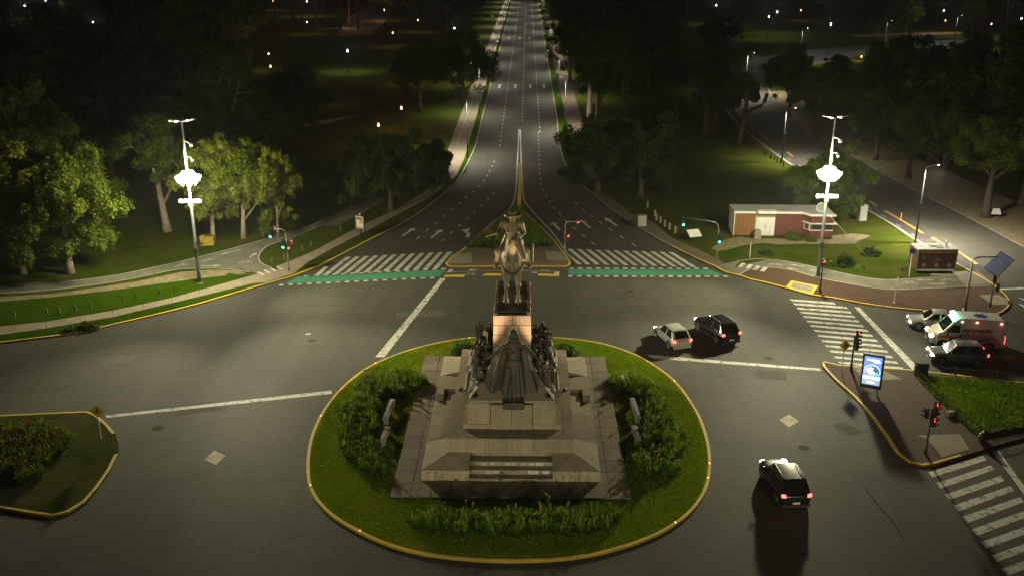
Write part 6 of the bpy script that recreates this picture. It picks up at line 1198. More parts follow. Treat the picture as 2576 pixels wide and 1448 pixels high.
flat('container_yellow', (0.26, 0.17, 0.012), 0.7, 0, 0.3, 3)
# yellow skip below the left mast
yk = thing('yellow_container', 'small yellow waste container on the grass behind the left mast', 'container', (-33.0, 97.0, 0.12), R(8))
MB().box((0, 0, 0.55), (1.3, 0.8, 0.9), 0, 1.08).obj('body', 'container_yellow', yk); MB().box((0, 0, 1.03), (1.42, 0.9, 0.08)).obj('lid', 'container_yellow', yk); MB().box((0.1, -0.05, 1.09), (0.7, 0.4, 0.05)).obj('lid_opening', 'dark_metal', yk)
for sx in (-1, 1): MB().tube([(sx * 0.5, -0.3, 0.08), (sx * 0.5, -0.2, 0.08)], 0.08, 8).obj('wheel', 'black_plastic', yk)
# big route board over the avenue far away, short signs on the verges
rbd = thing('avenue_board', 'white roadside board standing over the right lane far up the avenue', 'sign board', (6.2, 300, 0.12))
MB().tube([(0, 0, 0), (0, 0, 5.6)], 0.09, 8).tube([(0, 0, 5.3), (-1.5, 0, 5.4)], 0.06, 6).obj('post', 'dark_metal', rbd); MB().box((-2.0, -0.1, 5.2), (2.5, 0.08, 1.5)).obj('panel', 'poster_white', rbd); MB().ell((-2.6, -0.15, 5.2), (0.35, 0.02, 0.35)).obj('emblem', 'truck_rust', rbd)
for i, (x, y, lab) in enumerate(((-8.45, 196, 'small white sign plate on a post on the left avenue verge'), (6.2, 186, 'small white sign plate on a post on the right avenue verge'), (6.6, 214, 'small blue sign plate on a post on the right avenue verge'))):
    t = thing('verge_sign', lab, 'road sign', (x, y, 0.12)); MB().tube([(0, 0, 0), (0, 0, 2.6)], 0.04, 6).obj('post', 'dark_metal', t); MB().box((0, -0.05, 2.4), (0.7, 0.03, 0.7)).obj('plate', 'sign_blue' if i == 2 else 'white_metal', t)

# big hoarding seen from behind at the far bend
hb = thing('hoarding', 'dark back of a large roadside hoarding on a post at the far bend', 'billboard', (97.5, 268.0, 0.12), R(8))
MB().tube([(0, 0, 0), (0, 0, 2.2)], 0.35, 10).obj('post', 'dark_metal', hb); MB().box((0, 0, 4.2), (5.6, 0.4, 4.2)).obj('panel', 'wood_post', hb); MB().box((0, -0.6, 2.15), (6.4, 1.0, 0.1)).obj('walkway', 'dark_metal', hb)
for sx in (-1, 1): MB().tube([(sx * 3.1, -1.0, 2.2), (sx * 3.1, -1.0, 3.2), (sx * 3.1, 0.2, 3.2)], 0.05, 6).obj('handrail', 'dark_metal', hb)

# ------------------------------------------------------------------ vehicles
def carpaint(name, col, metal=0.3, rough=0.28):
    m, t, p = nmat(name); n = noise(t, 1.5, 4, 0.6, coords(t))
    t.links.new(ramp(t, n, [(0.3, tuple(v * 0.88 for v in col)), (0.7, col)]), p.inputs['Base Color']); p.inputs['Roughness'].default_value = rough; p.inputs['Metallic'].default_value = metal
    p.inputs['Coat Weight'].default_value = 0.25; p.inputs['Coat Roughness'].default_value = 0.08
carpaint('silver_paint', (0.40, 0.39, 0.37)); carpaint('black_paint', (0.008, 0.008, 0.009), 0.0, 0.22); carpaint('grey_paint', (0.13, 0.125, 0.12)); carpaint('van_white', (0.55, 0.53, 0.50), 0.0, 0.4); carpaint('pale_paint', (0.42, 0.41, 0.36), 0.1)
flat('car_glass', (0.008, 0.009, 0.01), 0.06); flat('rubber', (0.014, 0.014, 0.014), 0.8); flat('alloy', (0.35, 0.35, 0.35), 0.3, 0.8); flat('plate', (0.5, 0.48, 0.42), 0.5); flat('chrome', (0.5, 0.5, 0.5), 0.15, 1.0)
emis('head_lamp', (1.0, 0.92, 0.82), 34); emis('tail_lamp', (1.0, 0.04, 0.03), 7); emis('dim_lamp', (1.0, 0.8, 0.6), 3); emis('bar_green', (0.05, 1.0, 0.45), 8); emis('side_red', (1.0, 0.25, 0.22), 5)
flat('tail_red', (0.25, 0.01, 0.01), 0.3); flat('swoosh_orange', (0.50, 0.12, 0.02), 0.5, 0, 0.05); flat('swoosh_violet', (0.06, 0.03, 0.22), 0.5, 0, 0.05); flat('star_blue', (0.02, 0.05, 0.22), 0.5, 0, 0.1); flat('letter_dark', (0.03, 0.02, 0.06), 0.5); flat('letter_red', (0.4, 0.02, 0.03), 0.5)
def wheel(t, x, y, r_, wd, sx):
    ty = MB().tube([(x - sx * wd, y, r_), (x - sx * wd, y, r_), (x - sx * 0.02, y, r_), (x, y, r_)], [r_ * 0.92, r_, r_, r_ * 0.9], 20).obj('wheel', 'rubber', t, False)
    m = MB(); m.tube([(x - sx * 0.015, y, r_), (x + sx * 0.006, y, r_)], r_ * 0.2, 10)
    for k in range(5):
        a = 2 * math.pi * k / 5; m.box((x + sx * 0.004, y + 0.36 * r_ * math.cos(a), r_ + 0.36 * r_ * math.sin(a)), (0.02, r_ * 0.62, r_ * 0.16), 0, 1, Matrix.Rotation(a, 3, 'X'))
    ring = [(x + sx * 0.004, y + 0.66 * r_ * math.cos(k * math.pi / 10), r_ + 0.66 * r_ * math.sin(k * math.pi / 10)) for k in range(21)]
    m.tube(ring, r_ * 0.06, 5); m.obj('rim', 'alloy', ty)
def loft(st, mat, name, t, sub=2):
    m = MB(); rings = []
    for (y, z0, z1_, hw, top) in st:
        h_ = z1_ - z0
        half = [(hw * 0.80, z0), (hw * 0.97, z0 + 0.12 * h_), (hw, z0 + 0.45 * h_), (hw * 0.985, z0 + 0.78 * h_), (hw * top, z1_ - 0.02), (hw * top * 0.55, z1_ + 0.012)]
        rings.append([(x, y, z) for x, z in half] + [(-x, y, z) for x, z in half[::-1]])
    n_ = len(rings[0])
    vs = [p_ for r_ in rings for p_ in r_]; fs = []
    for i in range(len(rings) - 1):
        for k in range(n_): fs.append((i * n_ + k, i * n_ + (k + 1) % n_, (i + 1) * n_ + (k + 1) % n_, (i + 1) * n_ + k))
    fs += [tuple(range(n_))[::-1], tuple(range((len(rings) - 1) * n_, len(rings) * n_))]
    m.add(vs, fs); o = m.obj(name, mat, t, True)
    if sub:
        s_ = o.modifiers.new('sub', 'SUBSURF'); s_.levels = sub; s_.render_levels = sub
    return o
def pane(t, q, mat, name, d=0.012, inset=0.06):
    q = [Vector(p_) for p_ in q]; nrm = (q[1] - q[0]).cross(q[3] - q[0]).normalized()
    def bil(u, v): return q[0] * (1 - u) * (1 - v) + q[1] * u * (1 - v) + q[2] * u * v + q[3] * (1 - u) * v
    a = inset; P_ = [bil(a, a), bil(1 - a, a), bil(1 - a, 1 - a), bil(a, 1 - a)]
    m = MB(); m.add([p_ + nrm * d for p_ in P_] + [p_ - nrm * 0.02 for p_ in P_], [(0, 1, 2, 3), (0, 4, 5, 1), (1, 5, 6, 2), (2, 6, 7, 3), (3, 7, 4, 0)]); return m.obj(name, mat, t)
def car(name, label, cat, loc, heading, paint_, Lc, Wd, Hh, style, head=True, tail='tail_lamp', plate=True):
    t = thing(name, label, cat, (loc[0], loc[1], 0.0), R(heading + 90)); hw = Wd / 2; hl = Lc / 2
    gz = 0.19 if style != 'suv' else 0.24; bz = Hh * (0.60 if style != 'suv' else 0.615); rw = 0.31 if style != 'suv' else 0.345
    hood = bz - (0.10 if style != 'suv' else 0.06)
    rear_z = bz - (0.04 if style == 'sedan' else 0.0)
    body = loft([(-hl, gz + 0.16, hood - 0.22, hw * 0.80, 0.9), (-hl + 0.10, gz + 0.04, hood - 0.10, hw * 0.92, 0.9), (-hl + 0.5, gz, hood - 0.02, hw * 0.99, 0.9), (-hl * 0.42, gz, bz - 0.03, hw, 0.92), (0, gz, bz, hw, 0.93), (hl * 0.5, gz, bz + 0.01, hw, 0.93), (hl - 0.45, gz + 0.02, rear_z, hw * 0.985, 0.92), (hl - 0.1, gz + 0.06, rear_z - 0.03, hw * 0.93, 0.9), (hl, gz + 0.16, rear_z - 0.14, hw * 0.84, 0.9)], paint_, 'body', t)
    yA, yB = -hl * 0.46, -hl * 0.12
    yC, yD = {'hatch': (hl * 0.66, hl * 0.93), 'suv': (hl * 0.72, hl * 0.93), 'sedan': (hl * 0.38, hl * 0.72)}[style]
    hb, ht = hw * 0.91, hw * 0.72; zb_, zr = bz - 0.02, Hh
    A = [(-hb, yA, zb_), (hb, yA, zb_), (hb, yD, zb_), (-hb, yD, zb_)]; B = [(-ht, yB, zr - 0.03), (ht, yB, zr - 0.03), (ht, yC, zr - 0.02), (-ht, yC, zr - 0.02)]
    m = MB(); m.add(A + B, [(4, 5, 6, 7), (0, 1, 5, 4), (1, 2, 6, 5), (2, 3, 7, 6), (3, 0, 4, 7)]); gh = m.obj('cabin', paint_, t, True)
    bv = gh.modifiers.new('bev', 'BEVEL'); bv.width = 0.07; bv.segments = 3
    m = MB(); N = 6
    for i in range(N + 1):
        u = -1 + 2 * i / N
        for j in range(5):
            v = j / 4; m.v.append((u * ht * 0.94, yB + 0.05 + (yC - yB - 0.1) * v, zr - 0.03 + 0.045 * (1 - u * u) * (1 - (2 * v - 1) ** 2 * 0.5)))
    for i in range(N):
        for j in range(4): m.f.append((i * 5 + j, (i + 1) * 5 + j, (i + 1) * 5 + j + 1, i * 5 + j + 1))
    m.obj('roof', paint_, t, True)
    pane(t, [A[0], A[1], B[1], B[0]], 'car_glass', 'windscreen', 0.012, 0.07); pane(t, [A[2], A[3], B[3], B[2]], 'car_glass', 'rear_window', 0.012, 0.12)
    for sx in (-1, 1):
        a0_, a1_, b0_, b1_ = (A[1], A[2], B[1], B[2]) if sx > 0 else (A[0], A[3], B[0], B[3])
        for f0, f1 in ((0.04, 0.47), (0.5, 0.93)):
            l = [Vector(a0_).lerp(Vector(a1_), f0), Vector(a0_).lerp(Vector(a1_), f1), Vector(b0_).lerp(Vector(b1_), f1), Vector(b0_).lerp(Vector(b1_), f0)]
            if sx < 0: l = [l[1], l[0], l[3], l[2]]
            pane(t, l, 'car_glass', 'side_window', 0.012, 0.07)
        mr = MB().ell((sx * (hw + 0.09), yA + 0.25, bz + 0.05), (0.11, 0.07, 0.08)); mr.obj('mirror', paint_, t, True)
        for yw in (-hl * 0.62, hl * 0.60):
            wheel(t, sx * (hw - 0.015), yw, rw, 0.21, sx)
            m = MB(); pts = [(sx * (hw * 0.985), yw + (rw + 0.045) * math.cos(R(a)), rw + (rw + 0.045) * math.sin(R(a))) for a in range(-10, 191, 20)]; m.tube(pts, 0.035, 6); m.obj('wheel_arch', 'black_plastic', t)
            MB().tube([(sx * (hw * 0.80), yw, rw + 0.01), (sx * (hw * 0.993), yw, rw + 0.01)], rw + 0.03, 18).obj('wheel_well', 'black_plastic', t)
        MB().box((sx * hw * 0.985, 0, gz + 0.10), (0.04, Lc * 0.42, 0.10)).obj('sill', 'black_plastic', t)
        hd = MB().ell((sx * hw * 0.70, -hl + 0.13, hood - 0.22), (0.20, 0.13, 0.085), rz_(sx * 24)); hd.obj('headlight', 'head_lamp' if head else 'chrome', t, True)
        tz = rear_z - 0.09
        MB().box((sx * hw * 0.80, hl - 0.055, tz), (0.24, 0.09, 0.17), sx * -0.35, 0.9).obj('tail_light', tail, t)
        for f in (0.2, 0.62): MB().box((sx * (hw * 0.985), yA + (yD - yA) * f + 0.12, bz - 0.12), (0.035, 0.16, 0.03)).obj('door_handle', 'chrome', t)
    MB().box((0, -hl - 0.0, gz + 0.28), (Wd * 0.6, 0.06, 0.17), 0, 0.95).obj('grille', 'black_plastic', t)
    MB().box((0, hl - 0.0, gz + 0.26), (0.42, 0.03, 0.12)).obj('number_plate', 'plate', t); MB().box((0, -hl - 0.04, gz + 0.14), (0.42, 0.02, 0.11)).obj('number_plate', 'plate', t)
    MB().box((0, hl - 0.03, gz + 0.08), (Wd * 0.86, 0.12, 0.16), 0, 0.95).obj('bumper', 'black_plastic' if style == 'suv' else paint_, t)
    MB().box((0, 0, gz + 0.05), (Wd * 0.82, Lc * 0.86, 0.08)).obj('underbody', 'black_plastic', t)
    if style == 'suv':
        for sx in (-1, 1): MB().tube([(sx * ht * 0.9, yB + 0.2, zr + 0.02), (sx * ht * 0.9, yB + 0.35, zr + 0.06), (sx * ht * 0.9, yC - 0.3, zr + 0.06), (sx * ht * 0.9, yC - 0.15, zr + 0.01)], 0.02, 6).obj('roof_rail', 'grey_metal', t)
    if head:
        for sx in (-1, 1): light('headlight_beam', 'SPOT', BEAM, (sx * hw * 0.7, -hl - 0.12, hood - 0.16), t, (1, 0.93, 0.84), 0.06, (sx * hw * 0.7, -hl - 9, -0.2), 70, 0.8)
    if tail == 'tail_lamp': light('tail_glow', 'POINT', 4 * SIG, (0, hl + 0.45, rear_z - 0.1), t, (1, 0.06, 0.04), 0.3)
    return t
BEAM = 45.0
car('hatchback', 'pale silver hatchback seen from behind right of the round island', 'car', (11.6, 72.2), 107, 'pale_paint', 3.9, 1.72, 1.50, 'hatch')
car('black_suv', 'black sport utility car beside the silver hatchback', 'car', (15.35, 73.5), 111, 'black_paint', 4.5, 1.86, 1.72, 'suv')
car('black_suv', 'black sport utility car alone on the road nearest the viewer', 'car', (14.95, 49.9), 94, 'black_paint', 4.4, 1.84, 1.68, 'suv')
car('sedan', 'silver sedan with lit headlights half hidden behind the ambulance', 'car', (33.6, 75.6), 167, 'silver_paint', 4.2, 1.74, 1.46, 'sedan')
car('grey_suv', 'dark grey crossover with lit lamps waiting in front of the ambulance', 'car', (32.55, 68.65), 173, 'grey_paint', 4.15, 1.78, 1.58, 'suv')
# ---- ambulance van
def ambulance():
    t = thing('ambulance', 'white and orange paramedic ambulance with green light bar waiting at the crosswalk', 'ambulance', (34.35, 71.85, 0.0), R(171 + 90))
    Lc, Wd, Hh = 5.45, 2.0, 2.55; hl, hw = Lc / 2, Wd / 2
    body = loft([(-hl, 0.40, 0.85, 0.80, 0.9), (-hl + 0.1, 0.28, 1.05, 0.92, 0.9), (-hl + 0.55, 0.26, 1.22, 0.99, 0.9), (-hl + 0.95, 0.26, 1.36, 1.0, 0.92)], 'van_white', 'bonnet', t)
    prof = [(-hl + 0.5, 0.26), (-hl + 0.5, 1.2), (-hl + 0.88, 1.36), (-hl + 1.62, 2.22), (-hl + 2.0, 2.47), (-hl + 2.5, 2.55), (hl - 0.35, 2.52), (hl - 0.05, 2.38), (hl, 1.2), (hl, 0.32), (hl - 0.1, 0.26)]
    m = MB(); n_ = len(prof)
    def wx(z): return hw if z < 1.5 else hw - (z - 1.5) * 0.11
    m.add([(wx(z), y, z) for y, z in prof] + [(-wx(z), y, z) for y, z in prof], [tuple(range(n_)), tuple(range(n_, 2 * n_))[::-1]] + [(i, n_ + i, n_ + (i + 1) % n_, (i + 1) % n_) for i in range(n_)])
    b = m.obj('body', 'van_white', t, False); bv = b.modifiers.new('bev', 'BEVEL'); bv.width = 0.09; bv.segments = 4; bv.limit_method = 'ANGLE'; bv.angle_limit = R(25)
    b.data.polygons.foreach_set('use_smooth', [True] * len(b.data.polygons)); wn = b.modifiers.new('wn', 'WEIGHTED_NORMAL'); wn.keep_sharp = True
    pane(t, [(-0.93, -hl + 0.9, 1.38), (0.93, -hl + 0.9, 1.38), (0.86, -hl + 1.6, 2.2), (-0.86, -hl + 1.6, 2.2)], 'car_glass', 'windscreen', 0.02, 0.05)
    for sx in (-1, 1):
        q = [(sx * 1.0, -hl + 1.12, 1.38), (sx * 1.0, -hl + 2.15, 1.34), (sx * 0.945, -hl + 2.15, 2.0), (sx * 0.95, -hl + 1.55, 2.02)]
        if sx < 0: q = [q[1], q[0], q[3], q[2]]
        pane(t, q, 'car_glass', 'side_window', 0.015, 0.03)
        for yw in (-hl + 0.98, hl - 1.08):
            wheel(t, sx * (hw - 0.01), yw, 0.345, 0.24, sx)
            MB().tube([(sx * 0.8, yw, 0.36), (sx * (hw + 0.004), yw, 0.36)], 0.41, 20).obj('wheel_well', 'black_plastic', t)
        MB().ell((sx * 0.72, -hl + 0.16, 0.95), (0.22, 0.16, 0.13), rz_(sx * 30)).obj('headlight', 'head_lamp', t, True)
        MB().box((sx * 0.93, hl - 0.01, 1.0), (0.12, 0.05, 0.6)).obj('tail_light', 'tail_lamp', t)
        mm = MB(); mm.box((sx * 1.16, -hl + 1.2, 1.42), (0.2, 0.1, 0.36), 0, 0.9); mm.box((sx * 1.05, -hl + 1.2, 1.3), (0.16, 0.05, 0.05)); mm.obj('mirror', 'black_plastic', t)
        for yy in (-hl + 2.2, 0.55, hl - 0.4): MB().ell((sx * (wx(2.25) + 0.01), yy, 2.28), (0.03, 0.1, 0.075)).obj('side_marker', 'side_red', t)
        def flag(pts, mat, d=0.008):
            mm = MB(); P_ = [(sx * (wx(z) + d), y, z) for y, z in pts]; mm.add(P_, [tuple(range(len(P_))) if sx > 0 else tuple(range(len(P_)))[::-1]]); return mm.obj('livery', mat, b)
        flag([(-hl + 0.62, 1.02), (-hl + 1.1, 1.14), (-hl + 2.0, 1.12), (-hl + 2.3, 1.0), (-hl + 2.1, 0.86), (-hl + 1.8, 0.72), (-hl + 1.46, 0.62), (-hl + 1.4, 0.85), (-hl + 1.0, 0.92), (-hl + 0.62, 0.86)], 'swoosh_orange')
        flag([(0.35, 0.5), (0.1, 0.72), (0.4, 0.86), (1.2, 0.98), (1.9, 1.08), (1.2, 0.85), (0.75, 0.68), (0.6, 0.34)], 'swoosh_violet')
        MB().tube([(sx * (wx(0.95) + 0.006), -hl + 2.02, 0.97), (sx * (wx(0.95) + 0.012), -hl + 2.02, 0.97)], 0.09, 14).obj('emblem', 'van_white', b)
        MB().box((sx * (wx(1.1) + 0.006), -hl + 2.25, 1.16), (0.02, 0.16, 0.13)).obj('door_handle', 'black_plastic', t)
        MB().box((sx * (wx(1) + 0.003), -hl + 2.32, 1.15), (0.012, 0.015, 1.7)).obj('door_gap', 'black_plastic', b)
    MB().box((0, -hl + 0.02, 0.55), (1.5, 0.12, 0.26), 0, 0.96).obj('bumper', 'black_plastic', t); MB().box((0, -hl + 0.0, 0.83), (1.0, 0.08, 0.16)).obj('grille', 'black_plastic', t); MB().box((0, -hl - 0.05, 0.52), (0.45, 0.02, 0.12)).obj('number_plate', 'plate', t)
    mm = MB(); mm.add([(0.5, -hl + 0.10, 1.055), (0.88, -hl + 0.28, 1.10), (0.92, -hl + 0.5, 1.2), (0.6, -hl + 0.35, 1.19), (-0.6, -hl + 0.35, 1.19), (-0.92, -hl + 0.5, 1.2), (-0.88, -hl + 0.28, 1.10), (-0.5, -hl + 0.10, 1.055)], [tuple(range(8))]); mm.obj('livery', 'swoosh_orange', body)
    lb = MB().box((0, -hl + 1.82, 2.47), (1.66, 0.34, 0.16), 0, 0.92, rx(24)).obj('light_bar', 'bar_green', t)
    for k in range(5): MB().box((-0.64 + 0.32 * k, -hl + 1.68, 2.50), (0.2, 0.06, 0.1), 0, 1, rx(24)).obj('light_module', 'screen_white', lb)
    light('bar_glow', 'POINT', 70 * SIG, (0.3, -hl + 1.45, 2.75), t, (0.08, 1.0, 0.5), 0.3)
    light('marker_glow', 'POINT', 5 * SIG, (1.25, 0.5, 2.2), t, (1.0, 0.2, 0.18), 0.2); light('marker_glow', 'POINT', 4 * SIG, (1.25, hl - 0.4, 2.2), t, (1.0, 0.2, 0.18), 0.2)
    for k in range(3):
        MB().box((0.05, 0.95, 2.556), (0.24, 1.0, 0.012), R(60 * k)).obj('star_bar', 'star_blue', b)
    for txt, size, loc, mat in (('paramedic', 0.52, (wx(1.55) + 0.012, -0.48, 1.50), 'letter_dark'),):
        for sx in (1, -1):
            c = bpy.data.curves.new('lettering', 'FONT'); c.body = txt; c.size = size; c.shear = 0.25; c.offset = 0.012; c.extrude = 0.003; c.space_character = 1.03
            o = bpy.data.objects.new('lettering_src', c); COL.objects.link(o)
            dg = bpy.context.evaluated_depsgraph_get(); me = bpy.data.meshes.new_from_object(o.evaluated_get(dg)); bpy.data.objects.remove(o)
            me.materials.clear(); o = link('lettering', me, mat, b)
            if sx > 0: o.location = loc; o.rotation_euler = (R(90), 0, R(90))
            else: o.location = (-loc[0], 2.15, loc[2]); o.rotation_euler = (R(90), 0, R(-90))
    for sx in (-1, 1): light('headlight_beam', 'SPOT', BEAM, (sx * 0.7, -hl - 0.15, 0.95), t, (1, 0.9, 0.8), 0.06, (sx * 0.7, -hl - 9, 0), 70, 0.8)
ambulance()

HERO = [
 (-47.7, 87.6, 11.7, 5.7, 0.6, 'leaf_light', 'bark_pale', (-0.05, 0), 0.32, 9, 1.6, 'big leafy tree at the left edge with a pale leaning trunk'),
 (-43.5, 87.9, 11.7, 5.7, 0.6, 'leaf_light', 'bark_pale', (0.03, 0), 0.38, 9, 1.7, 'big bright leafy tree second from the left edge, overhanging the cycle path'),
 (-55.7, 99.6, 11.3, 6.8, 0.6, 'leaf_light', 'bark_dark', (0, 0), 0.35, 8, 1.2, 'olive tree behind the big trees at the left edge'),
 (-39.1, 102.2, 12.5, 4.3, 3.3, 'leaf_mid', 'bark_pale', (-0.06, 0.05), 0.42, 6, 0.9, 'tree with a thick pale bare trunk left of the left mast'),
 (-32.7, 98.2, 11.2, 3.8, 0.6, 'leaf_light', 'bark_pale', (0.05, 0), 0.26, 7, 0.8, 'slender tree with bare forking limbs right of the left mast'),
 (-29.9, 99.7, 10.1, 4.4, 1.8, 'leaf_light', 'bark_pale', (0.04, 0), 0.27, 8, 1.3, 'bright yellow green tree with a straight pale trunk right of the left mast'),
 (-26.4, 100.1, 10.1, 2.6, 0.6, 'leaf_light', 'bark_pale', (0, 0), 0.16, 6, 0.6, 'small drooping bright tree at the right of the lit left group'),
 (-62.1, 155.7, 12.4, 4.0, 3.1, 'leaf_mid', 'bark_pale', (0, 0), 0.4, 8, 0.8, 'tall narrow tree with a visible trunk behind the left mast'),
 (-42.1, 134.9, 16.2, 5.5, 2.3, 'leaf_mid', 'bark_pale', (0, 0), 0.5, 9, 1.2, 'very tall tree with bare limbs above the left mast'),
 (-52.1, 120.9, 11.5, 4.9, 3.1, 'leaf_dark', 'bark_dark', (-0.05, 0), 0.4, 8, 0.9, 'dark spreading tree with a black trunk between the left groups'),
 (-35.6, 143.7, 12.0, 7.2, 2.9, 'leaf_dark', 'bark_dark', (0, 0), 0.7, 9, 1.2, 'wide dark tree with a thick trunk left of the avenue lawn'),
 (-15.8, 111.3, 8.8, 5.6, 0.6, 'leaf_dark', 'bark_dark', (0.02, 0), 0.3, 9, 1.5, 'dense dark green tree beside the left avenue footpath'),
 (-20.5, 111.3, 5.3, 3.5, 0.6, 'leaf_mid', 'bark_dark', (0, 0), 0.2, 7, 0.9, 'low bushy tree left of the dense dark avenue tree'),
 (-11.7, 121.0, 5.9, 2.9, 0.6, 'leaf_dark', 'bark_dark', (0, 0), 0.25, 7, 0.9, 'dark tree touching the avenue kerb behind the dense avenue tree'),
 (-12.4, 191.4, 13.3, 7.1, 1.7, 'leaf_dark', 'bark_dark', (0, 0), 0.4, 9, 0.9, 'dark tree leaning over the left avenue footpath farther up'),
 (-19.7, 180.6, 12.5, 5.8, 1.1, 'leaf_dark', 'bark_dark', (0, 0), 0.4, 8, 0.8, 'dark tree on the lawn left of the avenue footpath'),
 (9.1, 121.8, 8.6, 5.6, 0.6, 'leaf_dark', 'bark_dark', (0, 0), 0.35, 9, 1.4, 'dark bushy tree at the right avenue kerb'),
 (14.3, 118.8, 9.0, 5.3, 0.6, 'leaf_dark', 'bark_dark', (0, 0), 0.35, 9, 1.4, 'dark bushy tree right of the one at the right avenue kerb'),
 (10.6, 166.0, 18.0, 4.9, 5.8, 'leaf_dark', 'bark_dark', (0, 0), 0.55, 9, 0.8, 'tall dark tree with a long bare trunk right of the avenue'),
 (11.4, 157.9, 17.7, 5.1, 6.1, 'leaf_dark', 'bark_dark', (0, 0), 0.5, 9, 0.8, 'second tall dark tree with a long bare trunk right of the avenue'),
 (9.4, 220.9, 14.5, 5.5, 3.5, 'leaf_dark', 'bark_dark', (0, 0), 0.4, 8, 0.7, 'dark tree close to the right avenue lamp posts farther up'),
 (9.7, 297.9, 16.9, 6.5, 2.3, 'leaf_dark', 'bark_dark', (0, 0), 0.4, 8, 0.6, 'dark tree overhanging the avenue near the white board'),
 (29.3, 160.5, 13.6, 4.0, 3.4, 'leaf_dark', 'bark_dark', (0, 0), 0.5, 8, 0.7, 'dark tree with a straight black trunk left of the pruned tree'),
 (31.1, 162.7, 9.2, 4.8, 2.8, 'leaf_dark', 'bark_dark', (0.08, 0), 0.4, 8, 0.7, 'dark tree with a slanting black trunk left of the pruned tree'),
 (33.4, 107.2, 7.9, 4.7, 0.7, 'leaf_mid', 'bark_dark', (0.02, 0), 0.3, 9, 1.4, 'dark green tree behind the kiosk and right mast'),
 (46.6, 175.2, 12.4, 4.9, 2.7, 'leaf_mid', 'bark_dark', (0, 0), 0.4, 8, 0.8, 'tree at the outer kerb of the park road bend'),
 (45.6, 158.4, 9.8, 4.5, 2.9, 'leaf_mid', 'bark_dark', (0, 0), 0.4, 8, 0.8, 'tree on the outer side of the park road above the mast'),
 (50.2, 140.3, 9.7, 4.3, 2.0, 'leaf_mid', 'bark_dark', (0, 0), 0.35, 8, 0.9, 'tree beside the outer kerb right of the right mast top'),
 (50.7, 129.0, 10.5, 4.2, 2.7, 'leaf_mid', 'bark_dark', (0, 0), 0.4, 8, 0.9, 'tree on the dusty verge right of the park road'),
 (53.6, 124.6, 10.2, 4.4, 2.1, 'leaf_mid', 'bark_dark', (0, 0), 0.4, 8, 0.9, 'spreading tree behind the street lamp at the right'),
 (52.7, 109.5, 11.3, 5.0, 5.0, 'leaf_mid', 'bark_dark', (0, 0), 0.5, 9, 1.1, 'big tree with a thick trunk beside the small tilted board'),
 (59.2, 114.6, 12.3, 4.7, 4.3, 'leaf_mid', 'bark_dark', (0, 0), 0.5, 9, 1.0, 'big dark tree cut by the right picture edge'),
 (-53.5, 105.9, 10.4, 5.4, 0.9, 'leaf_light', 'bark_dark', (0, 0), 0.3, 9, 1.0, 'olive tree between the left edge trees, standing behind them'),
 (-45.5, 99.8, 8.6, 3.4, 0.6, 'leaf_mid', 'bark_dark', (0, 0), 0.25, 8, 0.8, 'green tree filling the gap right of the big bright left tree'),
 (-43.8, 123.1, 9.7, 5.1, 1.0, 'leaf_mid', 'bark_dark', (0, 0), 0.35, 8, 0.9, 'dim green tree directly behind the left mast'),
 (-34.0, 121.1, 10.6, 5.0, 1.0, 'leaf_mid', 'bark_dark', (0, 0), 0.35, 8, 0.9, 'dim green tree behind the bright tree right of the left mast'),
 (-64.8, 120.7, 11.5, 6.1, 1.0, 'leaf_mid', 'bark_dark', (0, 0), 0.4, 8, 0.9, 'dim tree high at the left picture edge'),
 (-62.7, 134.6, 11.0, 6.1, 1.1, 'leaf_dark', 'bark_dark', (0, 0), 0.4, 8, 0.8, 'dark tree above the big left trees'),
 (49.8, 235.1, 5.7, 2.2, 0.7, 'leaf_bright', 'bark_dark', (0, 0), 0.2, 6, 0.35, 'small brightly lit tree at the inner side of the park road bend'),
 (112.8, 326.8, 6.0, 3.8, 1.0, 'leaf_light', 'bark_pale', (0, 0), 0.25, 6, 0.3, 'small pale lit tree left of the far green bush'),
]
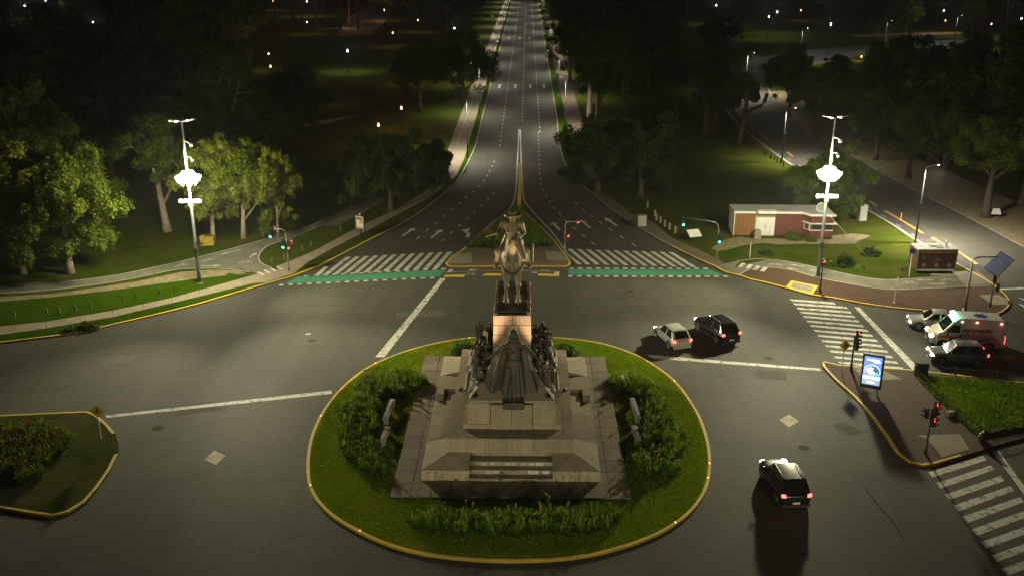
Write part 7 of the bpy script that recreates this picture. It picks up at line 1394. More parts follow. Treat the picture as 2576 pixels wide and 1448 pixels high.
BACK = [
 (96.7, 409.3, 4, 0.91, 'thirteenth nearest low bushy tree in the dark wood right of the avenue', 'dark wood right of the avenue'),
 (-92.9, 258.7, 4, 1.21, 'sixth nearest low bushy tree in the dark wood left of the avenue', 'dark wood left of the avenue'),
 (-207.4, 405.3, 0, 1.21, 'tenth nearest round dark tree in the dark wood left of the avenue', 'dark wood left of the avenue'),
 (-124.2, 361.9, 3, 1.27, 'fourth nearest very tall narrow tree in the dark wood left of the avenue', 'dark wood left of the avenue'),
 (31.2, 432.2, 5, 1.24, 'eighth nearest wide spreading tree in the dark wood right of the avenue', 'dark wood right of the avenue'),
 (33.8, 284.0, 3, 1.1, 'fourth nearest very tall narrow tree in the dark wood right of the avenue', 'dark wood right of the avenue'),
 (93.8, 462.4, 2, 1.27, 'eleventh nearest small bushy tree in the dark wood right of the avenue', 'dark wood right of the avenue'),
 (-60.6, 427.2, 2, 0.86, 'tenth nearest small bushy tree in the dark wood left of the avenue', 'dark wood left of the avenue'),
 (-157.0, 394.8, 3, 1.21, 'fifth nearest very tall narrow tree in the dark wood left of the avenue', 'dark wood left of the avenue'),
 (-60.1, 163.9, 4, 0.85, 'third nearest low bushy tree in the dark wood left of the avenue', 'dark wood left of the avenue'),
 (-130.1, 326.0, 5, 0.94, 'fourth nearest wide spreading tree in the dark wood left of the avenue', 'dark wood left of the avenue'),
 (-20.4, 466.3, 4, 0.98, 'nineteenth nearest low bushy tree in the dark wood left of the avenue', 'dark wood left of the avenue'),
 (64.9, 210.6, 4, 0.8, 'fifth nearest low bushy tree in the dark wood right of the avenue', 'dark wood right of the avenue'),
 (211.6, 446.8, 5, 1.22, 'tenth nearest wide spreading tree in the dark wood right of the avenue', 'dark wood right of the avenue'),
 (-182.7, 436.2, 2, 1.11, 'twelfth nearest small bushy tree in the dark wood left of the avenue', 'dark wood left of the avenue'),
 (-95.4, 328.6, 1, 0.92, 'seventh nearest tall dark tree in the dark wood left of the avenue', 'dark wood left of the avenue'),
 (205.6, 380.0, 2, 1.18, 'sixth nearest small bushy tree in the dark wood right of the avenue', 'dark wood right of the avenue'),
 (162.2, 439.2, 0, 1.26, 'twelfth nearest round dark tree in the dark wood right of the avenue', 'dark wood right of the avenue'),
 (-145.5, 377.3, 2, 1.27, 'seventh nearest small bushy tree in the dark wood left of the avenue', 'dark wood left of the avenue'),
 (19.1, 370.5, 4, 1.11, 'eleventh nearest low bushy tree in the dark wood right of the avenue', 'dark wood right of the avenue'),
 (26.7, 217.8, 5, 1.0, 'third nearest wide spreading tree in the dark wood right of the avenue', 'dark wood right of the avenue'),
 (120.0, 372.6, 5, 1.12, 'fifth nearest wide spreading tree in the dark wood right of the avenue', 'dark wood right of the avenue'),
 (-116.4, 289.5, 1, 1.04, 'fifth nearest tall dark tree in the dark wood left of the avenue', 'dark wood left of the avenue'),
 (135.2, 373.6, 4, 1.14, 'twelfth nearest low bushy tree in the dark wood right of the avenue', 'dark wood right of the avenue'),
 (-94.5, 350.8, 4, 0.96, 'eleventh nearest low bushy tree in the dark wood left of the avenue', 'dark wood left of the avenue'),
 (-43.5, 401.0, 4, 1.13, 'fourteenth nearest low bushy tree in the dark wood left of the avenue', 'dark wood left of the avenue'),
 (-202.1, 417.4, 2, 1.06, 'eighth nearest small bushy tree in the dark wood left of the avenue', 'dark wood left of the avenue'),
 (-20.6, 321.6, 4, 0.8, 'eighth nearest low bushy tree in the dark wood left of the avenue', 'dark wood left of the avenue'),
 (-254.9, 435.7, 2, 0.81, 'eleventh nearest small bushy tree in the dark wood left of the avenue', 'dark wood left of the avenue'),
 (103.2, 456.0, 3, 1.07, 'thirteenth nearest very tall narrow tree in the dark wood right of the avenue', 'dark wood right of the avenue'),
 (-71.0, 458.0, 0, 1.22, 'thirteenth nearest round dark tree in the dark wood left of the avenue', 'dark wood left of the avenue'),
 (-103.9, 191.4, 0, 1.01, 'second nearest round dark tree in the dark wood left of the avenue', 'dark wood left of the avenue'),
 (170.4, 407.9, 1, 0.82, 'fourth nearest tall dark tree in the dark wood right of the avenue', 'dark wood right of the avenue'),
 (29.7, 369.7, 5, 1.28, 'fourth nearest wide spreading tree in the dark wood right of the avenue', 'dark wood right of the avenue'),
 (216.8, 389.0, 0, 1.1, 'ninth nearest round dark tree in the dark wood right of the avenue', 'dark wood right of the avenue'),
 (-37.2, 392.2, 4, 1.22, 'thirteenth nearest low bushy tree in the dark wood left of the avenue', 'dark wood left of the avenue'),
 (-55.0, 406.0, 5, 1.1, 'fifth nearest wide spreading tree in the dark wood left of the avenue', 'dark wood left of the avenue'),
 (-220.1, 364.1, 1, 0.86, 'ninth nearest tall dark tree in the dark wood left of the avenue', 'dark wood left of the avenue'),
 (73.0, 434.6, 4, 0.98, 'fifteenth nearest low bushy tree in the dark wood right of the avenue', 'dark wood right of the avenue'),
 (86.2, 418.3, 3, 1.17, 'tenth nearest very tall narrow tree in the dark wood right of the avenue', 'dark wood right of the avenue'),
 (32.6, 340.7, 3, 0.97, 'fifth nearest very tall narrow tree in the dark wood right of the avenue', 'dark wood right of the avenue'),
 (-181.6, 341.5, 4, 1.0, 'ninth nearest low bushy tree in the dark wood left of the avenue', 'dark wood left of the avenue'),
 (-188.6, 424.7, 2, 0.97, 'ninth nearest small bushy tree in the dark wood left of the avenue', 'dark wood left of the avenue'),
 (39.4, 353.9, 3, 1.17, 'seventh nearest very tall narrow tree in the dark wood right of the avenue', 'dark wood right of the avenue'),
 (-135.6, 347.6, 4, 1.22, 'tenth nearest low bushy tree in the dark wood left of the avenue', 'dark wood left of the avenue'),
 (-28.3, 356.1, 0, 1.3, 'seventh nearest round dark tree in the dark wood left of the avenue', 'dark wood left of the avenue'),
 (147.2, 460.9, 3, 1.07, 'fourteenth nearest very tall narrow tree in the dark wood right of the avenue', 'dark wood right of the avenue'),
 (79.7, 428.1, 2, 1.15, 'eighth nearest small bushy tree in the dark wood right of the avenue', 'dark wood right of the avenue'),
 (49.9, 260.9, 0, 0.86, 'fifth nearest round dark tree in the dark wood right of the avenue', 'dark wood right of the avenue'),
 (-220.8, 408.5, 1, 0.87, 'twelfth nearest tall dark tree in the dark wood left of the avenue', 'dark wood left of the avenue'),
 (18.6, 459.2, 1, 1.07, 'eighth nearest tall dark tree in the dark wood right of the avenue', 'dark wood right of the avenue'),
 (243.7, 455.4, 2, 0.98, 'ninth nearest small bushy tree in the dark wood right of the avenue', 'dark wood right of the avenue'),
 (135.9, 250.8, 0, 1.26, 'fourth nearest round dark tree in the dark wood right of the avenue', 'dark wood right of the avenue'),
 (-221.5, 433.0, 0, 1.1, 'twelfth nearest round dark tree in the dark wood left of the avenue', 'dark wood left of the avenue'),
 (-132.9, 235.6, 1, 1.26, 'fourth nearest tall dark tree in the dark wood left of the avenue', 'dark wood left of the avenue'),
 (-139.8, 251.3, 2, 1.13, 'third nearest small bushy tree in the dark wood left of the avenue', 'dark wood left of the avenue'),
 (-111.5, 303.6, 1, 1.11, 'sixth nearest tall dark tree in the dark wood left of the avenue', 'dark wood left of the avenue'),
 (36.9, 420.5, 1, 1.13, 'fifth nearest tall dark tree in the dark wood right of the avenue', 'dark wood right of the avenue'),
 (96.9, 178.3, 4, 1.3, 'third nearest low bushy tree in the dark wood right of the avenue', 'dark wood right of the avenue'),
 (-110.6, 329.8, 3, 1.2, 'third nearest very tall narrow tree in the dark wood left of the avenue', 'dark wood left of the avenue'),
 (224.8, 460.7, 4, 1.07, 'sixteenth nearest low bushy tree in the dark wood right of the avenue', 'dark wood right of the avenue'),
 (102.2, 229.2, 2, 0.93, 'third nearest small bushy tree in the dark wood right of the avenue', 'dark wood right of the avenue'),
 (16.5, 275.7, 4, 1.24, 'sixth nearest low bushy tree in the dark wood right of the avenue', 'dark wood right of the avenue'),
 (-33.2, 364.3, 0, 1.03, 'eighth nearest round dark tree in the dark wood left of the avenue', 'dark wood left of the avenue'),
 (-167.5, 426.0, 0, 1.14, 'eleventh nearest round dark tree in the dark wood left of the avenue', 'dark wood left of the avenue'),
 (-73.0, 155.9, 4, 0.87, 'second nearest low bushy tree in the dark wood left of the avenue', 'dark wood left of the avenue'),
 (-89.1, 245.7, 3, 1.13, 'second nearest very tall narrow tree in the dark wood left of the avenue', 'dark wood left of the avenue'),
 (158.8, 376.9, 0, 1.06, 'eighth nearest round dark tree in the dark wood right of the avenue', 'dark wood right of the avenue'),
 (-51.3, 152.3, 3, 1.14, 'nearest very tall narrow tree in the dark wood left of the avenue', 'dark wood left of the avenue'),
 (220.0, 426.2, 3, 1.24, 'eleventh nearest very tall narrow tree in the dark wood right of the avenue', 'dark wood right of the avenue'),
 (199.9, 466.7, 3, 0.96, 'fifteenth nearest very tall narrow tree in the dark wood right of the avenue', 'dark wood right of the avenue'),
 (-153.5, 258.2, 2, 1.01, 'fourth nearest small bushy tree in the dark wood left of the avenue', 'dark wood left of the avenue'),
 (-130.9, 386.3, 0, 0.83, 'ninth nearest round dark tree in the dark wood left of the avenue', 'dark wood left of the avenue'),
 (75.9, 404.6, 5, 0.87, 'seventh nearest wide spreading tree in the dark wood right of the avenue', 'dark wood right of the avenue'),
 (17.7, 403.4, 0, 0.98, 'eleventh nearest round dark tree in the dark wood right of the avenue', 'dark wood right of the avenue'),
 (202.9, 391.6, 0, 1.04, 'tenth nearest round dark tree in the dark wood right of the avenue', 'dark wood right of the avenue'),
 (-188.4, 454.5, 3, 1.11, 'ninth nearest very tall narrow tree in the dark wood left of the avenue', 'dark wood left of the avenue'),
 (177.9, 461.5, 2, 1.06, 'tenth nearest small bushy tree in the dark wood right of the avenue', 'dark wood right of the avenue'),
 (-202.8, 382.6, 1, 1.21, 'tenth nearest tall dark tree in the dark wood left of the avenue', 'dark wood left of the avenue'),
 (-245.9, 415.0, 3, 1.08, 'sixth nearest very tall narrow tree in the dark wood left of the avenue', 'dark wood left of the avenue'),
 (-38.9, 432.1, 1, 1.29, 'thirteenth nearest tall dark tree in the dark wood left of the avenue', 'dark wood left of the avenue'),
 (193.9, 368.3, 1, 0.81, 'third nearest tall dark tree in the dark wood right of the avenue', 'dark wood right of the avenue'),
 (-219.7, 446.9, 1, 1.19, 'fourteenth nearest tall dark tree in the dark wood left of the avenue', 'dark wood left of the avenue'),
 (-150.4, 317.3, 4, 1.07, 'seventh nearest low bushy tree in the dark wood left of the avenue', 'dark wood left of the avenue'),
 (-74.1, 196.4, 0, 0.81, 'third nearest round dark tree in the dark wood left of the avenue', 'dark wood left of the avenue'),
 (-35.2, 419.9, 3, 1.11, 'seventh nearest very tall narrow tree in the dark wood left of the avenue', 'dark wood left of the avenue'),
 (-161.5, 445.7, 3, 1.1, 'eighth nearest very tall narrow tree in the dark wood left of the avenue', 'dark wood left of the avenue'),
 (17.7, 350.4, 0, 1.19, 'sixth nearest round dark tree in the dark wood right of the avenue', 'dark wood right of the avenue'),
 (38.3, 311.5, 4, 1.05, 'seventh nearest low bushy tree in the dark wood right of the avenue', 'dark wood right of the avenue'),
 (-200.1, 363.9, 1, 0.87, 'eighth nearest tall dark tree in the dark wood left of the avenue', 'dark wood left of the avenue'),
 (-26.7, 409.5, 5, 1.27, 'sixth nearest wide spreading tree in the dark wood left of the avenue', 'dark wood left of the avenue'),
 (-79.3, 237.5, 0, 0.81, 'fourth nearest round dark tree in the dark wood left of the avenue', 'dark wood left of the avenue'),
 (-195.6, 345.4, 2, 0.85, 'sixth nearest small bushy tree in the dark wood left of the avenue', 'dark wood left of the avenue'),
 (-64.2, 410.9, 4, 1.1, 'sixteenth nearest low bushy tree in the dark wood left of the avenue', 'dark wood left of the avenue'),
 (88.3, 161.4, 3, 0.98, 'nearest very tall narrow tree in the dark wood right of the avenue', 'dark wood right of the avenue'),
 (160.1, 398.2, 5, 1.16, 'sixth nearest wide spreading tree in the dark wood right of the avenue', 'dark wood right of the avenue'),
 (-207.2, 465.7, 5, 1.18, 'seventh nearest wide spreading tree in the dark wood left of the avenue', 'dark wood left of the avenue'),
 (-66.1, 171.3, 1, 1.18, 'third nearest tall dark tree in the dark wood left of the avenue', 'dark wood left of the avenue'),
 (120.0, 214.8, 3, 0.89, 'third nearest very tall narrow tree in the dark wood right of the avenue', 'dark wood right of the avenue'),
 (160.4, 367.5, 4, 1.17, 'tenth nearest low bushy tree in the dark wood right of the avenue', 'dark wood right of the avenue'),
 (-83.1, 190.5, 4, 0.9, 'fourth nearest low bushy tree in the dark wood left of the avenue', 'dark wood left of the avenue'),
 (-145.4, 387.4, 4, 0.96, 'twelfth nearest low bushy tree in the dark wood left of the avenue', 'dark wood left of the avenue'),
 (71.0, 153.5, 4, 1.05, 'second nearest low bushy tree in the dark wood right of the avenue', 'dark wood right of the avenue'),
 (121.0, 408.5, 2, 1.07, 'seventh nearest small bushy tree in the dark wood right of the avenue', 'dark wood right of the avenue'),
 (170.6, 454.8, 1, 1.28, 'seventh nearest tall dark tree in the dark wood right of the avenue', 'dark wood right of the avenue'),
 (186.7, 411.7, 3, 1.14, 'ninth nearest very tall narrow tree in the dark wood right of the avenue', 'dark wood right of the avenue'),
 (27.0, 360.5, 1, 1.02, 'second nearest tall dark tree in the dark wood right of the avenue', 'dark wood right of the avenue'),
 (-127.5, 210.1, 5, 1.05, 'second nearest wide spreading tree in the dark wood left of the avenue', 'dark wood left of the avenue'),
 (64.0, 409.4, 3, 1.05, 'eighth nearest very tall narrow tree in the dark wood right of the avenue', 'dark wood right of the avenue'),
 (-64.9, 219.1, 2, 0.91, 'second nearest small bushy tree in the dark wood left of the avenue', 'dark wood left of the avenue'),
 (-170.0, 318.2, 2, 1.29, 'fifth nearest small bushy tree in the dark wood left of the avenue', 'dark wood left of the avenue'),
 (-104.9, 338.9, 0, 1.21, 'sixth nearest round dark tree in the dark wood left of the avenue', 'dark wood left of the avenue'),
 (130.9, 351.3, 4, 1.11, 'ninth nearest low bushy tree in the dark wood right of the avenue', 'dark wood right of the avenue'),
 (21.8, 266.3, 2, 1.0, 'fourth nearest small bushy tree in the dark wood right of the avenue', 'dark wood right of the avenue'),
 (-74.1, 249.3, 5, 1.24, 'third nearest wide spreading tree in the dark wood left of the avenue', 'dark wood left of the avenue'),
 (58.0, 445.1, 5, 1.25, 'ninth nearest wide spreading tree in the dark wood right of the avenue', 'dark wood right of the avenue'),
 (172.0, 330.3, 4, 1.19, 'eighth nearest low bushy tree in the dark wood right of the avenue', 'dark wood right of the avenue'),
 (-185.3, 411.7, 4, 1.04, 'seventeenth nearest low bushy tree in the dark wood left of the avenue', 'dark wood left of the avenue'),
 (115.0, 207.1, 2, 1.12, 'second nearest small bushy tree in the dark wood right of the avenue', 'dark wood right of the avenue'),
 (188.9, 377.9, 2, 1.11, 'fifth nearest small bushy tree in the dark wood right of the avenue', 'dark wood right of the avenue'),
 (235.6, 419.7, 4, 0.9, 'fourteenth nearest low bushy tree in the dark wood right of the avenue', 'dark wood right of the avenue'),
 (254.8, 467.2, 3, 0.95, 'sixteenth nearest very tall narrow tree in the dark wood right of the avenue', 'dark wood right of the avenue'),
 (19.1, 196.7, 3, 1.19, 'second nearest very tall narrow tree in the dark wood right of the avenue', 'dark wood right of the avenue'),
 (-182.3, 303.2, 0, 1.07, 'fifth nearest round dark tree in the dark wood left of the avenue', 'dark wood left of the avenue'),
 (-129.3, 247.0, 4, 1.18, 'fifth nearest low bushy tree in the dark wood left of the avenue', 'dark wood left of the avenue'),
 (23.2, 246.6, 0, 1.19, 'third nearest round dark tree in the dark wood right of the avenue', 'dark wood right of the avenue'),
 (-130.1, 408.2, 1, 1.14, 'eleventh nearest tall dark tree in the dark wood left of the avenue', 'dark wood left of the avenue'),
 (89.1, 369.8, 0, 0.96, 'seventh nearest round dark tree in the dark wood right of the avenue', 'dark wood right of the avenue'),
 (-162.5, 408.8, 4, 1.22, 'fifteenth nearest low bushy tree in the dark wood left of the avenue', 'dark wood left of the avenue'),
 (117.3, 439.6, 1, 0.93, 'sixth nearest tall dark tree in the dark wood right of the avenue', 'dark wood right of the avenue'),
 (-127.8, 434.6, 4, 1.08, 'eighteenth nearest low bushy tree in the dark wood left of the avenue', 'dark wood left of the avenue'),
 (20.9, 206.3, 4, 0.95, 'fourth nearest low bushy tree in the dark wood right of the avenue', 'dark wood right of the avenue'),
 (43.1, 447.4, 3, 0.84, 'twelfth nearest very tall narrow tree in the dark wood right of the avenue', 'dark wood right of the avenue'),
 (222.6, 451.9, 0, 1.06, 'thirteenth nearest round dark tree in the dark wood right of the avenue', 'dark wood right of the avenue'),
 (162.7, 346.9, 3, 0.86, 'sixth nearest very tall narrow tree in the dark wood right of the avenue', 'dark wood right of the avenue'),
 (-62, 118, 2, 1.1, 'nearest small bushy tree in the dark wood left of the avenue', 'dark wood left of the avenue'),
 (-70, 135, 0, 1, 'nearest round dark tree in the dark wood left of the avenue', 'dark wood left of the avenue'),
 (-55, 140, 1, 0.9, 'nearest tall dark tree in the dark wood left of the avenue', 'dark wood left of the avenue'),
 (-48, 128, 4, 1.0, 'nearest low bushy tree in the dark wood left of the avenue', 'dark wood left of the avenue'),
 (-75, 160, 1, 1.1, 'second nearest tall dark tree in the dark wood left of the avenue', 'dark wood left of the avenue'),
 (-60, 165, 5, 1, 'nearest wide spreading tree in the dark wood left of the avenue', 'dark wood left of the avenue'),
 (70, 118, 0, 1, 'nearest round dark tree in the dark wood right of the avenue', 'dark wood right of the avenue'),
 (64, 135, 5, 0.9, 'nearest wide spreading tree in the dark wood right of the avenue', 'dark wood right of the avenue'),
 (75, 140, 1, 1, 'nearest tall dark tree in the dark wood right of the avenue', 'dark wood right of the avenue'),
 (62, 155, 2, 1.1, 'nearest small bushy tree in the dark wood right of the avenue', 'dark wood right of the avenue'),
 (80, 165, 5, 1.1, 'second nearest wide spreading tree in the dark wood right of the avenue', 'dark wood right of the avenue'),
 (66, 175, 0, 1.1, 'second nearest round dark tree in the dark wood right of the avenue', 'dark wood right of the avenue'),
 (58, 140, 4, 1.2, 'nearest low bushy tree in the dark wood right of the avenue', 'dark wood right of the avenue'),
]
PRUNED = (32.8, 151.3)
BEDS = {"front": [[-6.99, 46.57], [5.24, 46.75], [5.25, 45.66], [3.82, 45.0], [-0.67, 44.68], [-4.66, 44.88], [-6.44, 45.6]], "left": [[-7.69, 64.77], [-7.58, 62.44], [-9.18, 61.78], [-10.01, 60.83], [-9.85, 57.88], [-9.71, 55.16], [-9.04, 53.14], [-7.94, 51.25], [-8.93, 50.78], [-10.3, 51.92], [-11.29, 54.1], [-11.83, 56.46], [-11.96, 60.19], [-11.31, 63.04], [-9.89, 65.08]], "right": [[6.14, 64.97], [6.24, 62.65], [7.43, 62.03], [8.29, 61.1], [7.95, 58.14], [7.45, 55.94], [6.86, 53.87], [6.35, 51.23], [7.44, 50.57], [8.8, 51.97], [9.68, 53.91], [9.89, 57.06], [9.63, 59.91], [8.89, 62.69], [7.73, 65.0]], "verge": [[-34.73, 54.78], [-33.13, 56.14], [-31.41, 56.88], [-29.15, 56.2], [-28.81, 55.13], [-28.76, 53.34], [-28.84, 51.4], [-28.68, 49.8], [-29.66, 49.66], [-30.99, 50.9], [-32.89, 51.34]], "centre": [[-6.11, 96.62], [-2.69, 96.35], [-1.45, 96.69], [2.65, 96.98], [1.07, 104.64], [-0.74, 111.96], [-1.38, 112.86], [-2.11, 109.01], [-3.73, 103.0]]}
BUSHES = [(-4.8, 69.32, 1.1, 1.2, 'leaf_bright', 'rounded green shrub behind the monument on the left'), (2.98, 69.13, 1.2, 1.2, 'leaf_bright', 'rounded green shrub behind the monument on the right'), (-3.6, 69.95, 0.8, 0.9, 'leaf_bright', 'small green shrub touching the left bronze crowd'), (24.33, 94.85, 0.9, 0.7, 'leaf_mid', 'low dark shrub on the lawn below the kiosk'), (31.05, 91.35, 1.2, 1.3, 'leaf_dark', 'rounded purple-dark shrub beside the cycle path bend'), (29.89, 91.34, 0.7, 0.6, 'leaf_bright', 'pale tufted plant left of the dark shrub'), (32.02, 90.14, 0.7, 0.5, 'leaf_bright', 'pale tufted plant right of the dark shrub'), (34.76, 95.0, 1.1, 0.8, 'leaf_dark', 'dark shrub between right mast and food trailer'), (28.36, 100.51, 1.2, 0.7, 'leaf_mid', 'low shrubs under the red kiosk wall'), (30.02, 99.66, 0.8, 0.6, 'leaf_mid', 'small shrub at the kiosk counter corner'), (22.78, 104.24, 1.0, 0.8, 'leaf_mid', 'shrub at the white end wall of the kiosk'), (114.59, 312.58, 4.5, 2.2, 'leaf_bright', 'bright green bush lit by the far street lamp'), (-35.83, 74.02, 1.0, 0.6, 'leaf_mid', 'clump of dry weeds on the left kerb'), (-37.02, 73.39, 0.7, 0.35, 'leaf_mid', 'low dry weeds left of the clump on the kerb'), (-11.03, 63.04, 1.0, 1.2, 'leaf_bright', 'spiky tall clump in the left island bed')]

# ------------------------------------------------------------------ vegetation
def leafmat(name, a, b, trans=0.25):
    m, t, p = nmat(name)
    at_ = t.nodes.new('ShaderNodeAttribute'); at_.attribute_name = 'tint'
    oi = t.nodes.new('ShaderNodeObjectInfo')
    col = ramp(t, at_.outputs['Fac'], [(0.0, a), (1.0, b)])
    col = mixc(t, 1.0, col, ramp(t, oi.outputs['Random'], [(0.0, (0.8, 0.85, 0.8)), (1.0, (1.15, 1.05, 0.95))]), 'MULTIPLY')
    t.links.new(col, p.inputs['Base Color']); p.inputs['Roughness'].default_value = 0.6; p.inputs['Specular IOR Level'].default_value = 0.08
    tr = t.nodes.new('ShaderNodeBsdfTranslucent'); t.links.new(col, tr.inputs[0]); mx = t.nodes.new('ShaderNodeMixShader'); mx.inputs[0].default_value = trans
    out = t.nodes['Material Output']; t.links.new(p.outputs[0], mx.inputs[1]); t.links.new(tr.outputs[0], mx.inputs[2]); t.links.new(mx.outputs[0], out.inputs[0])
leafmat('leaf_light', (0.05, 0.083, 0.006), (0.165, 0.185, 0.02)); leafmat('leaf_mid', (0.03, 0.06, 0.009), (0.085, 0.115, 0.016)); leafmat('leaf_dark', (0.013, 0.03, 0.007), (0.04, 0.065, 0.013)); leafmat('leaf_palm', (0.02, 0.04, 0.01), (0.05, 0.07, 0.018)); leafmat('leaf_bed', (0.04, 0.115, 0.003), (0.17, 0.26, 0.010), 0.45); leafmat('leaf_bright', (0.05, 0.10, 0.012), (0.12, 0.19, 0.025)); leafmat('turf', (0.05, 0.13, 0.001), (0.18, 0.27, 0.003), 0.4); leafmat('bloom', (0.13, 0.125, 0.02), (0.22, 0.19, 0.05)); leafmat('bloom_gold', (0.16, 0.10, 0.01), (0.28, 0.19, 0.02))
flat('bark_pale', (0.22, 0.18, 0.13), 0.9, 0, 0.4, 3, 0.5); flat('bark_dark', (0.05, 0.038, 0.028), 0.95, 0, 0.4, 4, 0.6)
def leaf_mesh(name, cen, nrm, size, tint, mat, aspect=0.55):
    """diamond leaves: 4 verts each, from numpy arrays"""
    n = len(cen); rg = np.random.default_rng(len(cen))
    nrm = nrm / (np.linalg.norm(nrm, axis=1, keepdims=True) + 1e-9)
    r = rg.normal(size=(n, 3)); u = np.cross(nrm, r); u /= (np.linalg.norm(u, axis=1, keepdims=True) + 1e-9); v = np.cross(nrm, u)
    s = size[:, None]
    V = np.empty((n, 4, 3)); V[:, 0] = cen - u * s; V[:, 1] = cen + v * s * aspect; V[:, 2] = cen + u * s; V[:, 3] = cen - v * s * aspect
    me = bpy.data.meshes.new(name); me.vertices.add(n * 4); me.vertices.foreach_set('co', V.reshape(-1).astype(np.float32))
    me.loops.add(n * 4); me.loops.foreach_set('vertex_index', np.arange(n * 4, dtype=np.int32)); me.polygons.add(n)
    me.polygons.foreach_set('loop_start', np.arange(0, n * 4, 4, dtype=np.int32))
    try: me.polygons.foreach_set('loop_total', np.full(n, 4, dtype=np.int32))
    except Exception: pass
    at_ = me.attributes.new('tint', 'FLOAT', 'POINT'); at_.data.foreach_set('value', np.repeat(tint, 4).astype(np.float32))
    me.update(calc_edges=True); me.materials.append(MATS[mat]); return me
def tree_meshes(seed, H, Rc, cb, nleaf, leaf, mat, bark, lean=(0, 0), trunk=0.28, limbs=6, flat_=0.8, sparse=0.5):
    """trunk + limbs as tubes and a crown of leaf clumps carried by the limb tips; H height, Rc crown radius, cb crown base height"""
    rg = np.random.default_rng(seed); rs = random.Random(seed)
    wood = MB(); tips = []
    top = Vector((lean[0] * H, lean[1] * H, H * 0.62)); fork = max(cb * 0.85, H * 0.16)
    def tp(t): return Vector((lean[0] * H * t ** 1.3 + 0.12 * math.sin(3 * t + seed), lean[1] * H * t ** 1.3 + 0.1 * math.cos(4 * t + seed), H * 0.72 * t))
    pts = [tp(k / 7) for k in range(8)]; wood.tube([tuple(q) for q in pts], [trunk * (1.35 if k == 0 else 1 - 0.095 * k) for k in range(8)], 9)
    cz = (cb + H) / 2; rzc = (H - cb) / 2
    ctr = Vector((lean[0] * H * 0.9, lean[1] * H * 0.9, cz))
    for i in range(limbs):
        t0 = min(0.97, max(fork / (H * 0.72), 0.25) + (0.95 - fork / (H * 0.72)) * (i / max(1, limbs - 1)) * 0.9); a = i * 2.4 + rs.uniform(-.4, .4)
        st = tp(t0); el = rs.uniform(-0.1, 0.9) if i < limbs - 1 else 1.3
        rr_ = Rc * rs.uniform(0.62, 0.92)
        en = ctr + Vector((math.cos(a) * math.cos(el) * rr_, math.sin(a) * math.cos(el) * rr_, math.sin(el) * rzc * 0.8))
        mid = st.lerp(en, 0.5) + Vector((rs.uniform(-.4, .4), rs.uniform(-.4, .4), 0.12 * H * rs.uniform(-0.3, 0.6)))
        r0 = trunk * 0.5 * (1 - 0.4 * t0)
        wood.tube([tuple(st), tuple(st.lerp(mid, .5)), tuple(mid), tuple(mid.lerp(en, .6)), tuple(en)], [r0, r0 * .85, r0 * .65, r0 * .4, r0 * .15], 6)
        tips.append((en, Rc * 0.28))
        for j in range(6):
            b0 = mid.lerp(en, rs.uniform(-0.3, 0.8)); d = Vector((rs.uniform(-1, 1), rs.uniform(-1, 1), rs.uniform(-.3, 0.9))); e2 = b0 + d * Rc * 0.42
            wood.tube([tuple(b0), tuple(b0.lerp(e2, .5) + Vector((0, 0, 0.1))), tuple(e2)], [r0 * .4, r0 * .25, r0 * .08], 5); tips.append((e2, Rc * rs.uniform(0.14, 0.30)))
    for k in range(int(limbs * 3.2)):    # shell clumps fill the outline
        a = rs.uniform(0, 6.28); el = rs.uniform(-1.1, 1.45); f = rs.uniform(0.55, 1.08)
        tips.append((ctr + Vector((math.cos(a) * math.cos(el) * Rc * f, math.sin(a) * math.cos(el) * Rc * f, math.sin(el) * rzc * f)), Rc * rs.uniform(0.10, 0.27)))
    C_ = []; T_ = []; w_ = np.array([r_ ** 2 for _, r_ in tips]); w_ /= w_.sum()
    N_ = []
    for (c, r_), ww_ in zip(tips, w_):
        n = max(8, int(nleaf * ww_)); d = rg.normal(size=(n, 3)); d /= np.linalg.norm(d, axis=1, keepdims=True)
        rad = r_ * (0.35 + 0.75 * rg.random(n) ** 0.6) * (0.75 + 0.35 * np.sin(d[:, 0] * 5 + seed) * np.cos(d[:, 1] * 4))
        p_ = np.array(c) + d * rad[:, None] * np.array([1, 1, flat_])
        C_.append(p_); nn = d + rg.normal(size=(n, 3)) * 0.6; nn[:, 2] += 0.35; N_.append(nn)
        base = rg.random() * 0.55; T_.append(np.clip(base + 0.45 * rg.random(n), 0, 1))
    C_ = np.concatenate(C_); N_ = np.concatenate(N_); T_ = np.concatenate(T_)
    keep = C_[:, 2] > 0.4; C_, N_, T_ = C_[keep], N_[keep], T_[keep]
    sz = leaf * (0.6 + 0.8 * rg.random(len(C_)))
    wm = wood.mesh('trunk', True); wm.materials.append(MATS[bark])
    return wm, leaf_mesh('crown', C_, N_, sz, T_, mat)
def place_tree(meshes, name, label, loc, rz=0.0, s=1.0, group=None, sz=None):
    t = thing(name, label, 'tree', (loc[0], loc[1], 0.1), rz, group)
    t.scale = (s, s, sz or s)
    link('trunk', meshes[0], None, t); link('crown', meshes[1], None, t); return t
NL = 42000
for i, (x, y, H, Rc, cb, mat, bark, lean, tr, lb, nl, lab) in enumerate(HERO):
    ms = tree_meshes(100 + i, H, Rc, cb, int(NL * nl), 0.125, mat, bark, lean, tr, lb)
    place_tree(ms, 'park_tree', lab, (x, y), 0)
